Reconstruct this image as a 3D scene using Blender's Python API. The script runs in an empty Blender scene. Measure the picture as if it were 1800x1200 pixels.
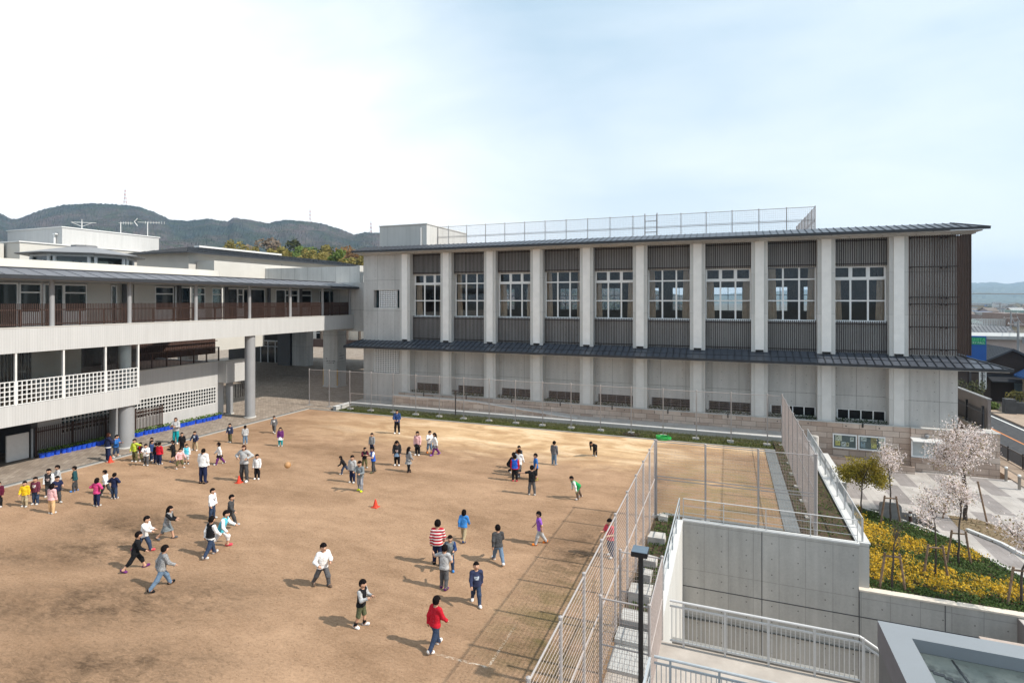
import bpy, math, random
import numpy as np
from mathutils import Vector, Matrix
R = math.radians
random.seed(7)
C = bpy.context.scene.collection
sc = bpy.context.scene

# ------------------------------------------------------------------ camera
cam_d = bpy.data.cameras.new("Camera")
cam = bpy.data.objects.new("Camera", cam_d); C.objects.link(cam)
cam.location = (0, 0, 9.0)
YAW = math.atan2(.3634, .9317)
cam.rotation_euler = (R(90), 0, YAW)
cam_d.sensor_width = 36.0
cam_d.lens = 19.5
cam_d.shift_y = -0.04
cam_d.clip_start = 0.1
cam_d.clip_end = 30000
sc.camera = cam

# ------------------------------------------------------------------ sky
SUN_EL, SUN_AZ = 43.0, 2.0            # azimuth measured from +X towards +Y
w = bpy.data.worlds.new("World"); sc.world = w; w.use_nodes = True
nt = w.node_tree; N = nt.nodes; L = nt.links
for n in list(N): N.remove(n)
out = N.new('ShaderNodeOutputWorld'); bg = N.new('ShaderNodeBackground')
sky = N.new('ShaderNodeTexSky'); sky.sky_type = 'NISHITA'; sky.sun_disc = False
sky.sun_elevation = R(SUN_EL); sky.sun_rotation = R(90 - SUN_AZ)
sky.air_density = 1.0; sky.dust_density = 1.2; sky.ozone_density = 1.0
tc = N.new('ShaderNodeTexCoord')
mp = N.new('ShaderNodeMapping'); mp.inputs['Rotation'].default_value = (R(12), R(20), R(35)); mp.inputs['Scale'].default_value = (1.0, 3.2, 4.5)
no = N.new('ShaderNodeTexNoise'); no.inputs['Scale'].default_value = 1.25; no.inputs['Detail'].default_value = 7; no.inputs['Roughness'].default_value = .52
no.inputs['Distortion'].default_value = .35
rp = N.new('ShaderNodeMapRange'); rp.inputs['From Min'].default_value = .36; rp.inputs['From Max'].default_value = .62
rp.inputs['To Min'].default_value = .0; rp.inputs['To Max'].default_value = .9
# thin veil of cirrus grows thicker towards the west (left of the view) and the horizon
sep = N.new('ShaderNodeSeparateXYZ')
dotv = N.new('ShaderNodeVectorMath'); dotv.operation = 'DOT_PRODUCT'; dotv.inputs[1].default_value = (-.86, .28, -.2)
veil = N.new('ShaderNodeMapRange'); veil.inputs['From Min'].default_value = .40; veil.inputs['From Max'].default_value = .92
veil.inputs['To Min'].default_value = .0; veil.inputs['To Max'].default_value = .85
hor = N.new('ShaderNodeMapRange'); hor.inputs['From Min'].default_value = .02; hor.inputs['From Max'].default_value = .30
hor.inputs['To Min'].default_value = .62; hor.inputs['To Max'].default_value = 0.0
ad = N.new('ShaderNodeMath'); ad.operation = 'ADD'
ad2 = N.new('ShaderNodeMath'); ad2.operation = 'ADD'; ad2.use_clamp = True
mu = N.new('ShaderNodeMath'); mu.operation = 'MULTIPLY'; mu.inputs[1].default_value = .30
mix = N.new('ShaderNodeMix'); mix.data_type = 'RGBA'
CLOUD = 10.5
mix.inputs['B'].default_value = (CLOUD*1.0, CLOUD*1.0, CLOUD*.985, 1)
gain = N.new('ShaderNodeMix'); gain.data_type = 'RGBA'; gain.blend_type = 'MULTIPLY'; gain.inputs['Factor'].default_value = 1
gain.inputs['B'].default_value = (1.18, 1.12, 1.02, 1)
L.new(tc.outputs['Generated'], mp.inputs['Vector']); L.new(mp.outputs[0], no.inputs['Vector'])
L.new(no.outputs['Fac'], rp.inputs['Value']); L.new(rp.outputs[0], mu.inputs[0])
L.new(tc.outputs['Generated'], dotv.inputs[0]); L.new(dotv.outputs['Value'], veil.inputs['Value'])
L.new(tc.outputs['Generated'], sep.inputs[0]); L.new(sep.outputs['Z'], hor.inputs['Value'])
L.new(mu.outputs[0], ad.inputs[0]); L.new(veil.outputs[0], ad.inputs[1])
L.new(ad.outputs[0], ad2.inputs[0]); L.new(hor.outputs[0], ad2.inputs[1])
L.new(sky.outputs[0], gain.inputs['A'])
even = N.new('ShaderNodeMix'); even.data_type = 'RGBA'; even.inputs['Factor'].default_value = .80
even.inputs['B'].default_value = (4.75, 6.2, 7.35, 1)
L.new(gain.outputs['Result'], even.inputs['A'])
L.new(even.outputs['Result'], mix.inputs['A']); L.new(ad2.outputs[0], mix.inputs['Factor'])
L.new(mix.outputs['Result'], bg.inputs['Color']); bg.inputs['Strength'].default_value = 0.07
L.new(bg.outputs[0], out.inputs['Surface'])

# ------------------------------------------------------------------ sun
sd = bpy.data.lights.new("Sun", 'SUN'); so = bpy.data.objects.new("Sun", sd); C.objects.link(so)
sd.energy = 2.9; sd.angle = R(.9); sd.color = (1, .94, .85)
sv = Vector((math.cos(R(SUN_EL))*math.cos(R(SUN_AZ)), math.cos(R(SUN_EL))*math.sin(R(SUN_AZ)), math.sin(R(SUN_EL))))
so.rotation_euler = (-sv).to_track_quat('-Z', 'Y').to_euler()
so.location = (60, 0, 60)
sc.view_settings.view_transform = 'Standard'; sc.view_settings.look = 'None'
sc.view_settings.exposure = 1.0; sc.view_settings.gamma = 1
sc.cycles.max_bounces = 8
sc.cycles.transparent_max_bounces = 16
sc.cycles.volume_bounces = 0

# ------------------------------------------------------------------ image measurements -> world
F_, U0_, V0_, H_ = 975., 900., 528., 9.
ca, sa = math.cos(YAW), math.sin(YAW)
def G(u, v, z=0.):                      # the ground point seen at a pixel of the 1800 x 1200 photograph
    Y = (H_-z)*F_/(v-V0_); t = (u-U0_)/F_
    return (Y*(t*ca-sa), Y*(t*sa+ca))
def PY(u, v, y):                        # (x, z) on the plane y = const
    t = (u-U0_)/F_; Y = y/(t*sa+ca)
    return (Y*(t*ca-sa), H_-(v-V0_)*Y/F_)
def PX(u, v, x):                        # (y, z) on the plane x = const
    t = (u-U0_)/F_; Y = x/(t*ca-sa)
    return (Y*(t*sa+ca), H_-(v-V0_)*Y/F_)

# ------------------------------------------------------------------ materials
MATS = {}
def newmat(name):
    m = bpy.data.materials.new(name); m.use_nodes = True
    b = m.node_tree.nodes['Principled BSDF']
    return m, m.node_tree, b
def nd(t, kind, **kw):
    n = t.nodes.new(kind)
    for k, v in kw.items(): setattr(n, k, v)
    return n
def mathn(t, op, a, b=None, clamp=False):
    n = nd(t, 'ShaderNodeMath', operation=op); n.use_clamp = clamp
    for i, x in enumerate((a, b)):
        if x is None: continue
        if isinstance(x, (int, float)): n.inputs[i].default_value = x
        else: t.links.new(x, n.inputs[i])
    return n.outputs[0]
def mixc(t, fac, a, b, blend='MIX'):
    n = nd(t, 'ShaderNodeMix', data_type='RGBA', blend_type=blend)
    for key, x in (('Factor', fac), ('A', a), ('B', b)):
        if isinstance(x, (int, float)): n.inputs[key].default_value = x
        elif isinstance(x, tuple): n.inputs[key].default_value = (*x[:3], 1)
        else: t.links.new(x, n.inputs[key])
    return n.outputs['Result']
def noise(t, vec, scale, detail=4, rough=.55, dist=0.):
    n = nd(t, 'ShaderNodeTexNoise'); n.inputs['Scale'].default_value = scale; n.inputs['Detail'].default_value = detail
    n.inputs['Roughness'].default_value = rough; n.inputs['Distortion'].default_value = dist
    t.links.new(vec, n.inputs['Vector']); return n.outputs['Fac']
def rng(t, x, a, b, c=0., d=1.):
    n = nd(t, 'ShaderNodeMapRange'); t.links.new(x, n.inputs['Value'])
    for k, v in (('From Min', a), ('From Max', b), ('To Min', c), ('To Max', d)): n.inputs[k].default_value = v
    return n.outputs[0]
def pos(t): return nd(t, 'ShaderNodeNewGeometry').outputs['Position']
def stretch(t, vec, s):
    n = nd(t, 'ShaderNodeVectorMath', operation='MULTIPLY'); t.links.new(vec, n.inputs[0]); n.inputs[1].default_value = s
    return n.outputs[0]
def uvz(t):                              # (x + y, z): runs along any axis-aligned wall
    s = nd(t, 'ShaderNodeSeparateXYZ'); t.links.new(pos(t), s.inputs[0])
    u = mathn(t, 'ADD', s.outputs['X'], s.outputs['Y'])
    c = nd(t, 'ShaderNodeCombineXYZ'); t.links.new(u, c.inputs[0]); t.links.new(s.outputs['Z'], c.inputs[1])
    return c.outputs[0], u, s.outputs['Z'], s
def bump(t, b, h, strength=.3, dist=.02):
    n = nd(t, 'ShaderNodeBump'); n.inputs['Strength'].default_value = strength; n.inputs['Distance'].default_value = dist
    t.links.new(h, n.inputs['Height']); t.links.new(n.outputs[0], b.inputs['Normal'])
def setc(t, b, c):
    if isinstance(c, tuple): b.inputs['Base Color'].default_value = (*c[:3], 1)
    else: t.links.new(c, b.inputs['Base Color'])

def plain(name, col, rough=.65, var=.12, scale=6., metal=0., spec=.4):
    if name in MATS: return MATS[name]
    m, t, b = newmat(name)
    tcn = nd(t, 'ShaderNodeTexCoord').outputs['Object']
    f = noise(t, tcn, scale)
    k = rng(t, f, .3, .7, 1-var, 1+var)
    v = nd(t, 'ShaderNodeVectorMath', operation='SCALE'); v.inputs[0].default_value = col[:3]; t.links.new(k, v.inputs['Scale'])
    setc(t, b, v.outputs[0]); b.inputs['Roughness'].default_value = rough; b.inputs['Metallic'].default_value = metal
    b.inputs['Specular IOR Level'].default_value = spec
    MATS[name] = m; return m

def concrete(name, col, pu=1.8, pv=.9, line=.6, ties=True, stain=.22, off=0.):
    m, t, b = newmat(name)
    vec, u, z, s = uvz(t)
    p = pos(t)
    big = noise(t, stretch(t, p, (.5, .5, .28)), 1.0, 6, .6)
    streak = noise(t, stretch(t, p, (3.2, 3.2, .22)), 1.0, 5, .6)
    fine = noise(t, p, 14, 5, .65)
    a = mathn(t, 'ADD', mathn(t, 'MULTIPLY', big, .42), mathn(t, 'ADD', mathn(t, 'MULTIPLY', streak, .34), mathn(t, 'MULTIPLY', fine, .20)))
    k = rng(t, a, .34, .66, 1-stain, 1+stain)
    def groove(x, per, wd, o=0.):
        fr = mathn(t, 'FRACT', mathn(t, 'DIVIDE', mathn(t, 'ADD', x, 500*per+o), per))
        d = mathn(t, 'ABSOLUTE', mathn(t, 'SUBTRACT', fr, .5))
        return mathn(t, 'GREATER_THAN', d, .5 - wd/per/2)
    g = mathn(t, 'MAXIMUM', groove(u, pu, .030, off), groove(z, pv, .030))
    # neighbouring panels differ a little in tone
    fl = nd(t, 'ShaderNodeCombineXYZ')
    t.links.new(mathn(t, 'FLOOR', mathn(t, 'DIVIDE', mathn(t, 'ADD', u, 500*pu+off-pu*.5*0), pu)), fl.inputs[0])
    t.links.new(mathn(t, 'FLOOR', mathn(t, 'DIVIDE', mathn(t, 'ADD', z, 500*pv), pv)), fl.inputs[1])
    wn = nd(t, 'ShaderNodeTexWhiteNoise', noise_dimensions='2D'); t.links.new(fl.outputs[0], wn.inputs['Vector'])
    k = mathn(t, 'MULTIPLY', k, rng(t, wn.outputs['Value'], 0, 1, .95, 1.05))
    k = mathn(t, 'MULTIPLY', k, mathn(t, 'SUBTRACT', 1.0, mathn(t, 'MULTIPLY', g, line)))
    if ties:
        fu = mathn(t, 'SUBTRACT', mathn(t, 'FRACT', mathn(t, 'DIVIDE', mathn(t, 'ADD', u, 500.2), .9)), .5)
        fz = mathn(t, 'SUBTRACT', mathn(t, 'FRACT', mathn(t, 'DIVIDE', mathn(t, 'ADD', z, 500.4), .6)), .5)
        dd = mathn(t, 'ADD', mathn(t, 'POWER', mathn(t, 'MULTIPLY', fu, .9), 2), mathn(t, 'POWER', mathn(t, 'MULTIPLY', fz, .6), 2))
        k = mathn(t, 'MULTIPLY', k, mathn(t, 'SUBTRACT', 1.0, mathn(t, 'MULTIPLY', mathn(t, 'LESS_THAN', dd, .0007), .55)))
    v = nd(t, 'ShaderNodeVectorMath', operation='SCALE'); v.inputs[0].default_value = col; t.links.new(k, v.inputs['Scale'])
    setc(t, b, v.outputs[0]); b.inputs['Roughness'].default_value = .8
    bump(t, b, fine, .15, .01)
    MATS[name] = m; return m

def granite(name):
    m, t, b = newmat(name)
    vec, u, z, s = uvz(t)
    br = nd(t, 'ShaderNodeTexBrick'); t.links.new(vec, br.inputs['Vector'])
    br.offset = .37; br.inputs['Scale'].default_value = 1
    br.inputs['Brick Width'].default_value = .92; br.inputs['Row Height'].default_value = .36; br.inputs['Mortar Size'].default_value = .014
    br.inputs['Color1'].default_value = (.40, .29, .225, 1); br.inputs['Color2'].default_value = (.60, .49, .41, 1)
    br.inputs['Mortar'].default_value = (.17, .125, .10, 1); br.inputs['Bias'].default_value = -.1
    fine = noise(t, pos(t), 40, 4, .7); big = noise(t, pos(t), 1.3, 4)
    k = mathn(t, 'MULTIPLY', rng(t, fine, .3, .7, .85, 1.15), rng(t, big, .3, .7, .85, 1.12))
    v = nd(t, 'ShaderNodeVectorMath', operation='SCALE'); t.links.new(br.outputs['Color'], v.inputs[0]); t.links.new(k, v.inputs['Scale'])
    setc(t, b, v.outputs[0]); b.inputs['Roughness'].default_value = .6
    bump(t, b, fine, .2, .01)
    MATS[name] = m; return m

def ribbed(name, col, per=.12, line=.18):
    m, t, b = newmat(name)
    vec, u, z, s = uvz(t)
    fr = mathn(t, 'FRACT', mathn(t, 'DIVIDE', mathn(t, 'ADD', u, 500.0), per))
    g = mathn(t, 'LESS_THAN', fr, .14)
    seam = mathn(t, 'LESS_THAN', mathn(t, 'FRACT', mathn(t, 'DIVIDE', mathn(t, 'ADD', u, 500.0), 1.92)), .012)
    st = noise(t, stretch(t, pos(t), (3, 3, .3)), 1, 5, .6)
    k = mathn(t, 'MULTIPLY', rng(t, st, .3, .7, .93, 1.05), mathn(t, 'SUBTRACT', 1., mathn(t, 'MULTIPLY', mathn(t, 'MAXIMUM', g, seam), line)))
    v = nd(t, 'ShaderNodeVectorMath', operation='SCALE'); v.inputs[0].default_value = col; t.links.new(k, v.inputs['Scale'])
    setc(t, b, v.outputs[0]); b.inputs['Roughness'].default_value = .55
    MATS[name] = m; return m

def glass(name, tint=(.75, .82, .85), refl=1.0):
    m = bpy.data.materials.new(name); m.use_nodes = True; t = m.node_tree
    for n in list(t.nodes): t.nodes.remove(n)
    o = nd(t, 'ShaderNodeOutputMaterial'); tr = nd(t, 'ShaderNodeBsdfTransparent'); gl = nd(t, 'ShaderNodeBsdfGlossy')
    tr.inputs[0].default_value = (*tint, 1); gl.inputs['Roughness'].default_value = .02
    fr = nd(t, 'ShaderNodeFresnel'); fr.inputs['IOR'].default_value = 1.5
    f = mathn(t, 'MULTIPLY', fr.outputs[0], refl, True)
    mx = nd(t, 'ShaderNodeMixShader'); t.links.new(f, mx.inputs[0]); t.links.new(tr.outputs[0], mx.inputs[1]); t.links.new(gl.outputs[0], mx.inputs[2])
    t.links.new(mx.outputs[0], o.inputs['Surface'])
    MATS[name] = m; return m

def sand():
    m, t, b = newmat('playground_earth')
    p = pos(t); s = nd(t, 'ShaderNodeSeparateXYZ'); t.links.new(p, s.inputs[0])
    big = noise(t, stretch(t, p, (.16, .34, 1)), 1, 7, .62, .6)
    mid = noise(t, stretch(t, p, (.9, 1.5, 1)), 1, 6, .62, .3)
    fine = noise(t, stretch(t, p, (9, 15, 1)), 1, 5, .7)
    grit = noise(t, p, 60, 3, .7)
    scuff = noise(t, stretch(t, p, (3.0, 8.0, 1)), 1, 6, .75, 1.2)
    k = mathn(t, 'ADD', mathn(t, 'MULTIPLY', big, .42), mathn(t, 'ADD', mathn(t, 'MULTIPLY', mid, .22), mathn(t, 'ADD', mathn(t, 'MULTIPLY', fine, .24), mathn(t, 'MULTIPLY', grit, .12))))
    base = mixc(t, rng(t, k, .36, .64), (.205, .122, .070), (.50, .322, .202))
    # fresh pale sand spread along the far edge
    edge = rng(t, mathn(t, 'ADD', s.outputs['Y'], mathn(t, 'MULTIPLY', mathn(t, 'SUBTRACT', mid, .5), 5.5)), 28.6, 32.6)
    inx = mathn(t, 'MULTIPLY', rng(t, s.outputs['X'], -31, -17), mathn(t, 'MAXIMUM', rng(t, s.outputs['X'], 1, -5), rng(t, s.outputs['Y'], 34.2, 36.0)))
    streaks = noise(t, stretch(t, p, (.28, .55, 1)), 1, 7, .60, 1.0)
    fresh = mathn(t, 'MULTIPLY', mathn(t, 'MULTIPLY', edge, inx), rng(t, streaks, .36, .56, .45, 1.0), True)
    yel = mixc(t, rng(t, streaks, .38, .64), (.55, .345, .165), (.74, .545, .355))
    base = mixc(t, fresh, base, yel)
    # elongated darker brown patches, broken up by noise
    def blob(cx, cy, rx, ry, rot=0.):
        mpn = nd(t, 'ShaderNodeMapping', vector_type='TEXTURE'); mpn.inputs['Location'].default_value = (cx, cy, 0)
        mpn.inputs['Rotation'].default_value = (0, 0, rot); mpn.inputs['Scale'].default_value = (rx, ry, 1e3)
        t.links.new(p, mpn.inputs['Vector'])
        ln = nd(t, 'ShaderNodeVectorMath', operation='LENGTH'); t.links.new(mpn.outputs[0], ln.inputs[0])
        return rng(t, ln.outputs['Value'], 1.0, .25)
    dark_patch = blob(-17.3, 11.0, 6.5, 2.2, .42)
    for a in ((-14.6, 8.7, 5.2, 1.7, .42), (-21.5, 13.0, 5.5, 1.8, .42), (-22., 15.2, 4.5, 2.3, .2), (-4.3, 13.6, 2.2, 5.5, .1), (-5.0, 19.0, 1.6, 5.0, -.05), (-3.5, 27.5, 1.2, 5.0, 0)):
        dark_patch = mathn(t, 'MAXIMUM', dark_patch, blob(*a))
    dn = mathn(t, 'MULTIPLY', dark_patch, rng(t, mathn(t, 'ADD', mathn(t, 'MULTIPLY', mid, .55), mathn(t, 'MULTIPLY', scuff, .45)), .40, .60))
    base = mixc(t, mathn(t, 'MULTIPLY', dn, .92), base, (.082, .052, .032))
    fleck = noise(t, stretch(t, p, (10, 19, 1)), 1, 4, .8, 1.0)
    sc2 = mathn(t, 'MAXIMUM', rng(t, scuff, .56, .70, 0, .55), rng(t, fleck, .57, .66, 0, .75))
    base = mixc(t, sc2, base, (.13, .08, .046))
    # thin worn turf inside the cage and near the front fence
    gx = mathn(t, 'MULTIPLY', rng(t, s.outputs['X'], -3.2, -2.0), rng(t, s.outputs['Y'], 34.5, 29.5))
    gg = mathn(t, 'MULTIPLY', mathn(t, 'MAXIMUM', gx, mathn(t, 'MULTIPLY', blob(-4.2, 15, 2.6, 4.5), .7)), rng(t, mid, .40, .62))
    base = mixc(t, mathn(t, 'MULTIPLY', gg, .62), base, (.18, .15, .055))
    pale = mathn(t, 'MULTIPLY', blob(-.4, 29.0, 1.5, .9), rng(t, mid, .35, .5))
    base = mixc(t, mathn(t, 'MULTIPLY', pale, .8), base, (.55, .36, .2))
    # worn chalk line
    u_ = mathn(t, 'ABSOLUTE', mathn(t, 'SUBTRACT', s.outputs['Y'], 12.47))
    cl = mathn(t, 'MULTIPLY', mathn(t, 'LESS_THAN', u_, .04), mathn(t, 'MULTIPLY', rng(t, s.outputs['X'], -7.6, -5.9), mathn(t, 'LESS_THAN', s.outputs['X'], -5.5)))
    v_ = mathn(t, 'ABSOLUTE', mathn(t, 'SUBTRACT', s.outputs['X'], -5.5))
    cl2 = mathn(t, 'MULTIPLY', mathn(t, 'LESS_THAN', v_, .035), mathn(t, 'MULTIPLY', rng(t, s.outputs['Y'], 14.6, 12.9), mathn(t, 'GREATER_THAN', s.outputs['Y'], 12.47)))
    chalk = mathn(t, 'MULTIPLY', mathn(t, 'MAXIMUM', cl, cl2), rng(t, fine, .46, .60))
    base = mixc(t, mathn(t, 'MULTIPLY', chalk, .7), base, (.70, .62, .52))
    setc(t, b, base); b.inputs['Roughness'].default_value = .95; b.inputs['Specular IOR Level'].default_value = .1
    bump(t, b, mathn(t, 'ADD', fine, mathn(t, 'MULTIPLY', scuff, .8)), .8, .04)
    MATS['sand'] = m; return m

def paving(name, c1, c2, mortar, bw, rh, rot=0., msz=.008, band=None):
    m, t, b = newmat(name)
    p = pos(t)
    mpn = nd(t, 'ShaderNodeMapping'); mpn.inputs['Rotation'].default_value = (0, 0, rot); t.links.new(p, mpn.inputs['Vector'])
    br = nd(t, 'ShaderNodeTexBrick'); t.links.new(mpn.outputs[0], br.inputs['Vector'])
    br.inputs['Scale'].default_value = 1; br.inputs['Brick Width'].default_value = bw; br.inputs['Row Height'].default_value = rh
    br.inputs['Mortar Size'].default_value = msz
    br.inputs['Color1'].default_value = (*c1, 1); br.inputs['Color2'].default_value = (*c2, 1); br.inputs['Mortar'].default_value = (*mortar, 1)
    col = br.outputs['Color']
    if band:
        s = nd(t, 'ShaderNodeSeparateXYZ'); t.links.new(p, s.inputs[0])
        seg = mathn(t, 'FLOOR', mathn(t, 'DIVIDE', mathn(t, 'ADD', s.outputs['Y'], 100.9), 3.3))
        xx = mathn(t, 'ADD', s.outputs['X'], mathn(t, 'MULTIPLY', seg, 1.05))
        bb = mathn(t, 'LESS_THAN', mathn(t, 'FRACT', mathn(t, 'DIVIDE', mathn(t, 'ADD', xx, 100.0), 2.1)), .42)
        col = mixc(t, mathn(t, 'MULTIPLY', bb, .8), col, mixc(t, 1.0, col, band, 'MULTIPLY'))
    big = noise(t, p, .8, 5, .6); f = noise(t, p, 25, 4, .7)
    k = mathn(t, 'MULTIPLY', rng(t, big, .3, .7, .82, 1.12), rng(t, f, .3, .7, .88, 1.1))
    v = nd(t, 'ShaderNodeVectorMath', operation='SCALE'); t.links.new(col, v.inputs[0]); t.links.new(k, v.inputs['Scale'])
    setc(t, b, v.outputs[0]); b.inputs['Roughness'].default_value = .8
    MATS[name] = m; return m

def mottled(name, c1, c2, scale=2., rough=.9, detail=6, c3=None, bumpk=0., st=(1, 1, 1)):
    m, t, b = newmat(name)
    p = stretch(t, pos(t), st)
    col = mixc(t, rng(t, noise(t, p, scale, detail, .62), .36, .64), c1, c2)
    if c3: col = mixc(t, rng(t, noise(t, p, scale*3.7, detail, .62), .52, .64), col, c3)
    setc(t, b, col); b.inputs['Roughness'].default_value = rough; b.inputs['Specular IOR Level'].default_value = .25
    if bumpk: bump(t, b, noise(t, p, scale*8, 5, .7), bumpk, .03)
    MATS[name] = m; return m

def leafmat(name, c1, c2, trans=.25, scale=1.3):
    m, t, b = newmat(name)
    oi = nd(t, 'ShaderNodeNewGeometry')
    col = mixc(t, oi.outputs['Random Per Island'], c1, c2)
    setc(t, b, col); b.inputs['Roughness'].default_value = .7; b.inputs['Specular IOR Level'].default_value = .2
    o = [n for n in t.nodes if n.type == 'OUTPUT_MATERIAL'][0]
    tl = nd(t, 'ShaderNodeBsdfTranslucent'); t.links.new(col, tl.inputs[0])
    mx = nd(t, 'ShaderNodeMixShader'); mx.inputs[0].default_value = trans
    t.links.new(b.outputs[0], mx.inputs[1]); t.links.new(tl.outputs[0], mx.inputs[2]); t.links.new(mx.outputs[0], o.inputs['Surface'])
    MATS[name] = m; return m

M_CON = concrete('fair_faced_concrete', (.50, .49, .47), pu=1.8, pv=2.7, line=.5, stain=.24)
M_CONP = concrete('pilaster_concrete', (.545, .535, .51), pu=40, pv=2.7, line=.25, ties=False, stain=.16)
M_CONF = concrete('retaining_concrete', (.43, .415, .39), pu=.9, pv=1.8, line=.22, stain=.24)
M_CONL = concrete('pale_concrete', (.50, .49, .465), pu=2.4, pv=50, line=.3, ties=False, stain=.15)
M_PRE = plain('precast_white', (.83, .805, .765), .5, .05, 2)
M_PREL = plain('precast_grey', (.64, .63, .605), .6, .06, 2)
M_GRAN = granite('pink_granite')
M_WRIB = ribbed('white_ribbed_panel', (.46, .455, .445))
M_WHITE = plain('white_paint', (.62, .615, .60), .45, .05)
M_CREAM = plain('cream_wall', (.52, .50, .46), .8, .06, .6)
M_FRAME = plain('white_aluminium', (.80, .80, .79), .4, .04)
M_SLAT = plain('brown_slat', (.048, .036, .034), .55, .12, 3)
M_BROWN = plain('dark_brown_slat', (.062, .034, .026), .55, .15, 3)
M_ROOF = plain('grey_metal_roof', (.072, .080, .098), .38, .10, 1.5, spec=.5)
M_ROOFD = plain('dark_roof_edge', (.035, .037, .042), .4, .1, 2)
M_GREY = plain('grey_column_paint', (.27, .272, .278), .5, .06, 1.)
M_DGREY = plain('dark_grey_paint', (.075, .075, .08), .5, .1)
M_BLACK = plain('black_metal', (.012, .012, .014), .4, .1)
M_GALV = plain('galvanised_wire', (.54, .445, .40), .5, .08)
M_POST = plain('fence_post_metal', (.38, .345, .33), .45, .06)
M_RAILW = plain('pale_rail_metal', (.58, .57, .56), .35, .05)
M_STEEL = plain('blue_grey_rail', (.42, .45, .47), .35, .06)
M_GLASS = glass('window_glass', (.88, .91, .92), .9)
M_GLASSD = glass('dark_glass', (.30, .36, .38), 1.5)
M_CURT = plain('beige_curtain', (.66, .49, .36), .9, .1, 5)
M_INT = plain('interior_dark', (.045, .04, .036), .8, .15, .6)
M_INTW = plain('interior_wall', (.70, .62, .52), .8, .1, .6)
M_WOOD = plain('interior_wood', (.42, .27, .15), .6, .15, .8)
M_DECK = mottled('deck_boards', (.15, .09, .065), (.24, .15, .115), 1.5, .8)
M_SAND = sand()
M_GRASS = mottled('grass_ground', (.035, .05, .012), (.09, .085, .03), 1.2, .95, c3=(.12, .09, .04))
M_SOIL = mottled('soil', (.045, .030, .019), (.10, .068, .042), 2.5, .95, c3=(.055, .06, .02), bumpk=.6)
M_LAND = mottled('far_land', (.10, .10, .09), (.20, .19, .17), .02, .95)
M_PAVE = paving('brick_paving', (.235, .185, .145), (.335, .275, .22), (.16, .125, .10), .40, .20, .785, .006)
M_PLAZA = paving('plaza_paving', (.40, .365, .335), (.46, .425, .395), (.30, .27, .25), .6, .3, 1.5708, .006, band=(.50, .48, .50))
M_PATH = paving('pale_walk', (.45, .43, .405), (.52, .50, .475), (.33, .31, .29), .6, .3, 0, .006)
M_SLAB = mottled('pale_slab', (.38, .335, .295), (.48, .43, .38), 1.2, .85)
M_ROAD = mottled('asphalt', (.045, .046, .05), (.075, .075, .078), 3, .9)
M_SIDE = paving('sidewalk_tan', (.33, .245, .18), (.40, .31, .235), (.25, .19, .14), .3, .15)
M_LINE = plain('white_line', (.75, .75, .73), .7, .08)
M_ORANGE = plain('orange_line', (.55, .20, .06), .7, .1)
M_GRATE = plain('steel_grating', (.19, .20, .20), .5, .1, 4)
M_KERB = plain('drain_kerb', (.26, .25, .23), .85, .15, 2)
M_BLOCK = mottled('footing_block', (.38, .36, .33), (.52, .49, .45), 3, .9, bumpk=.3)

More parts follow.
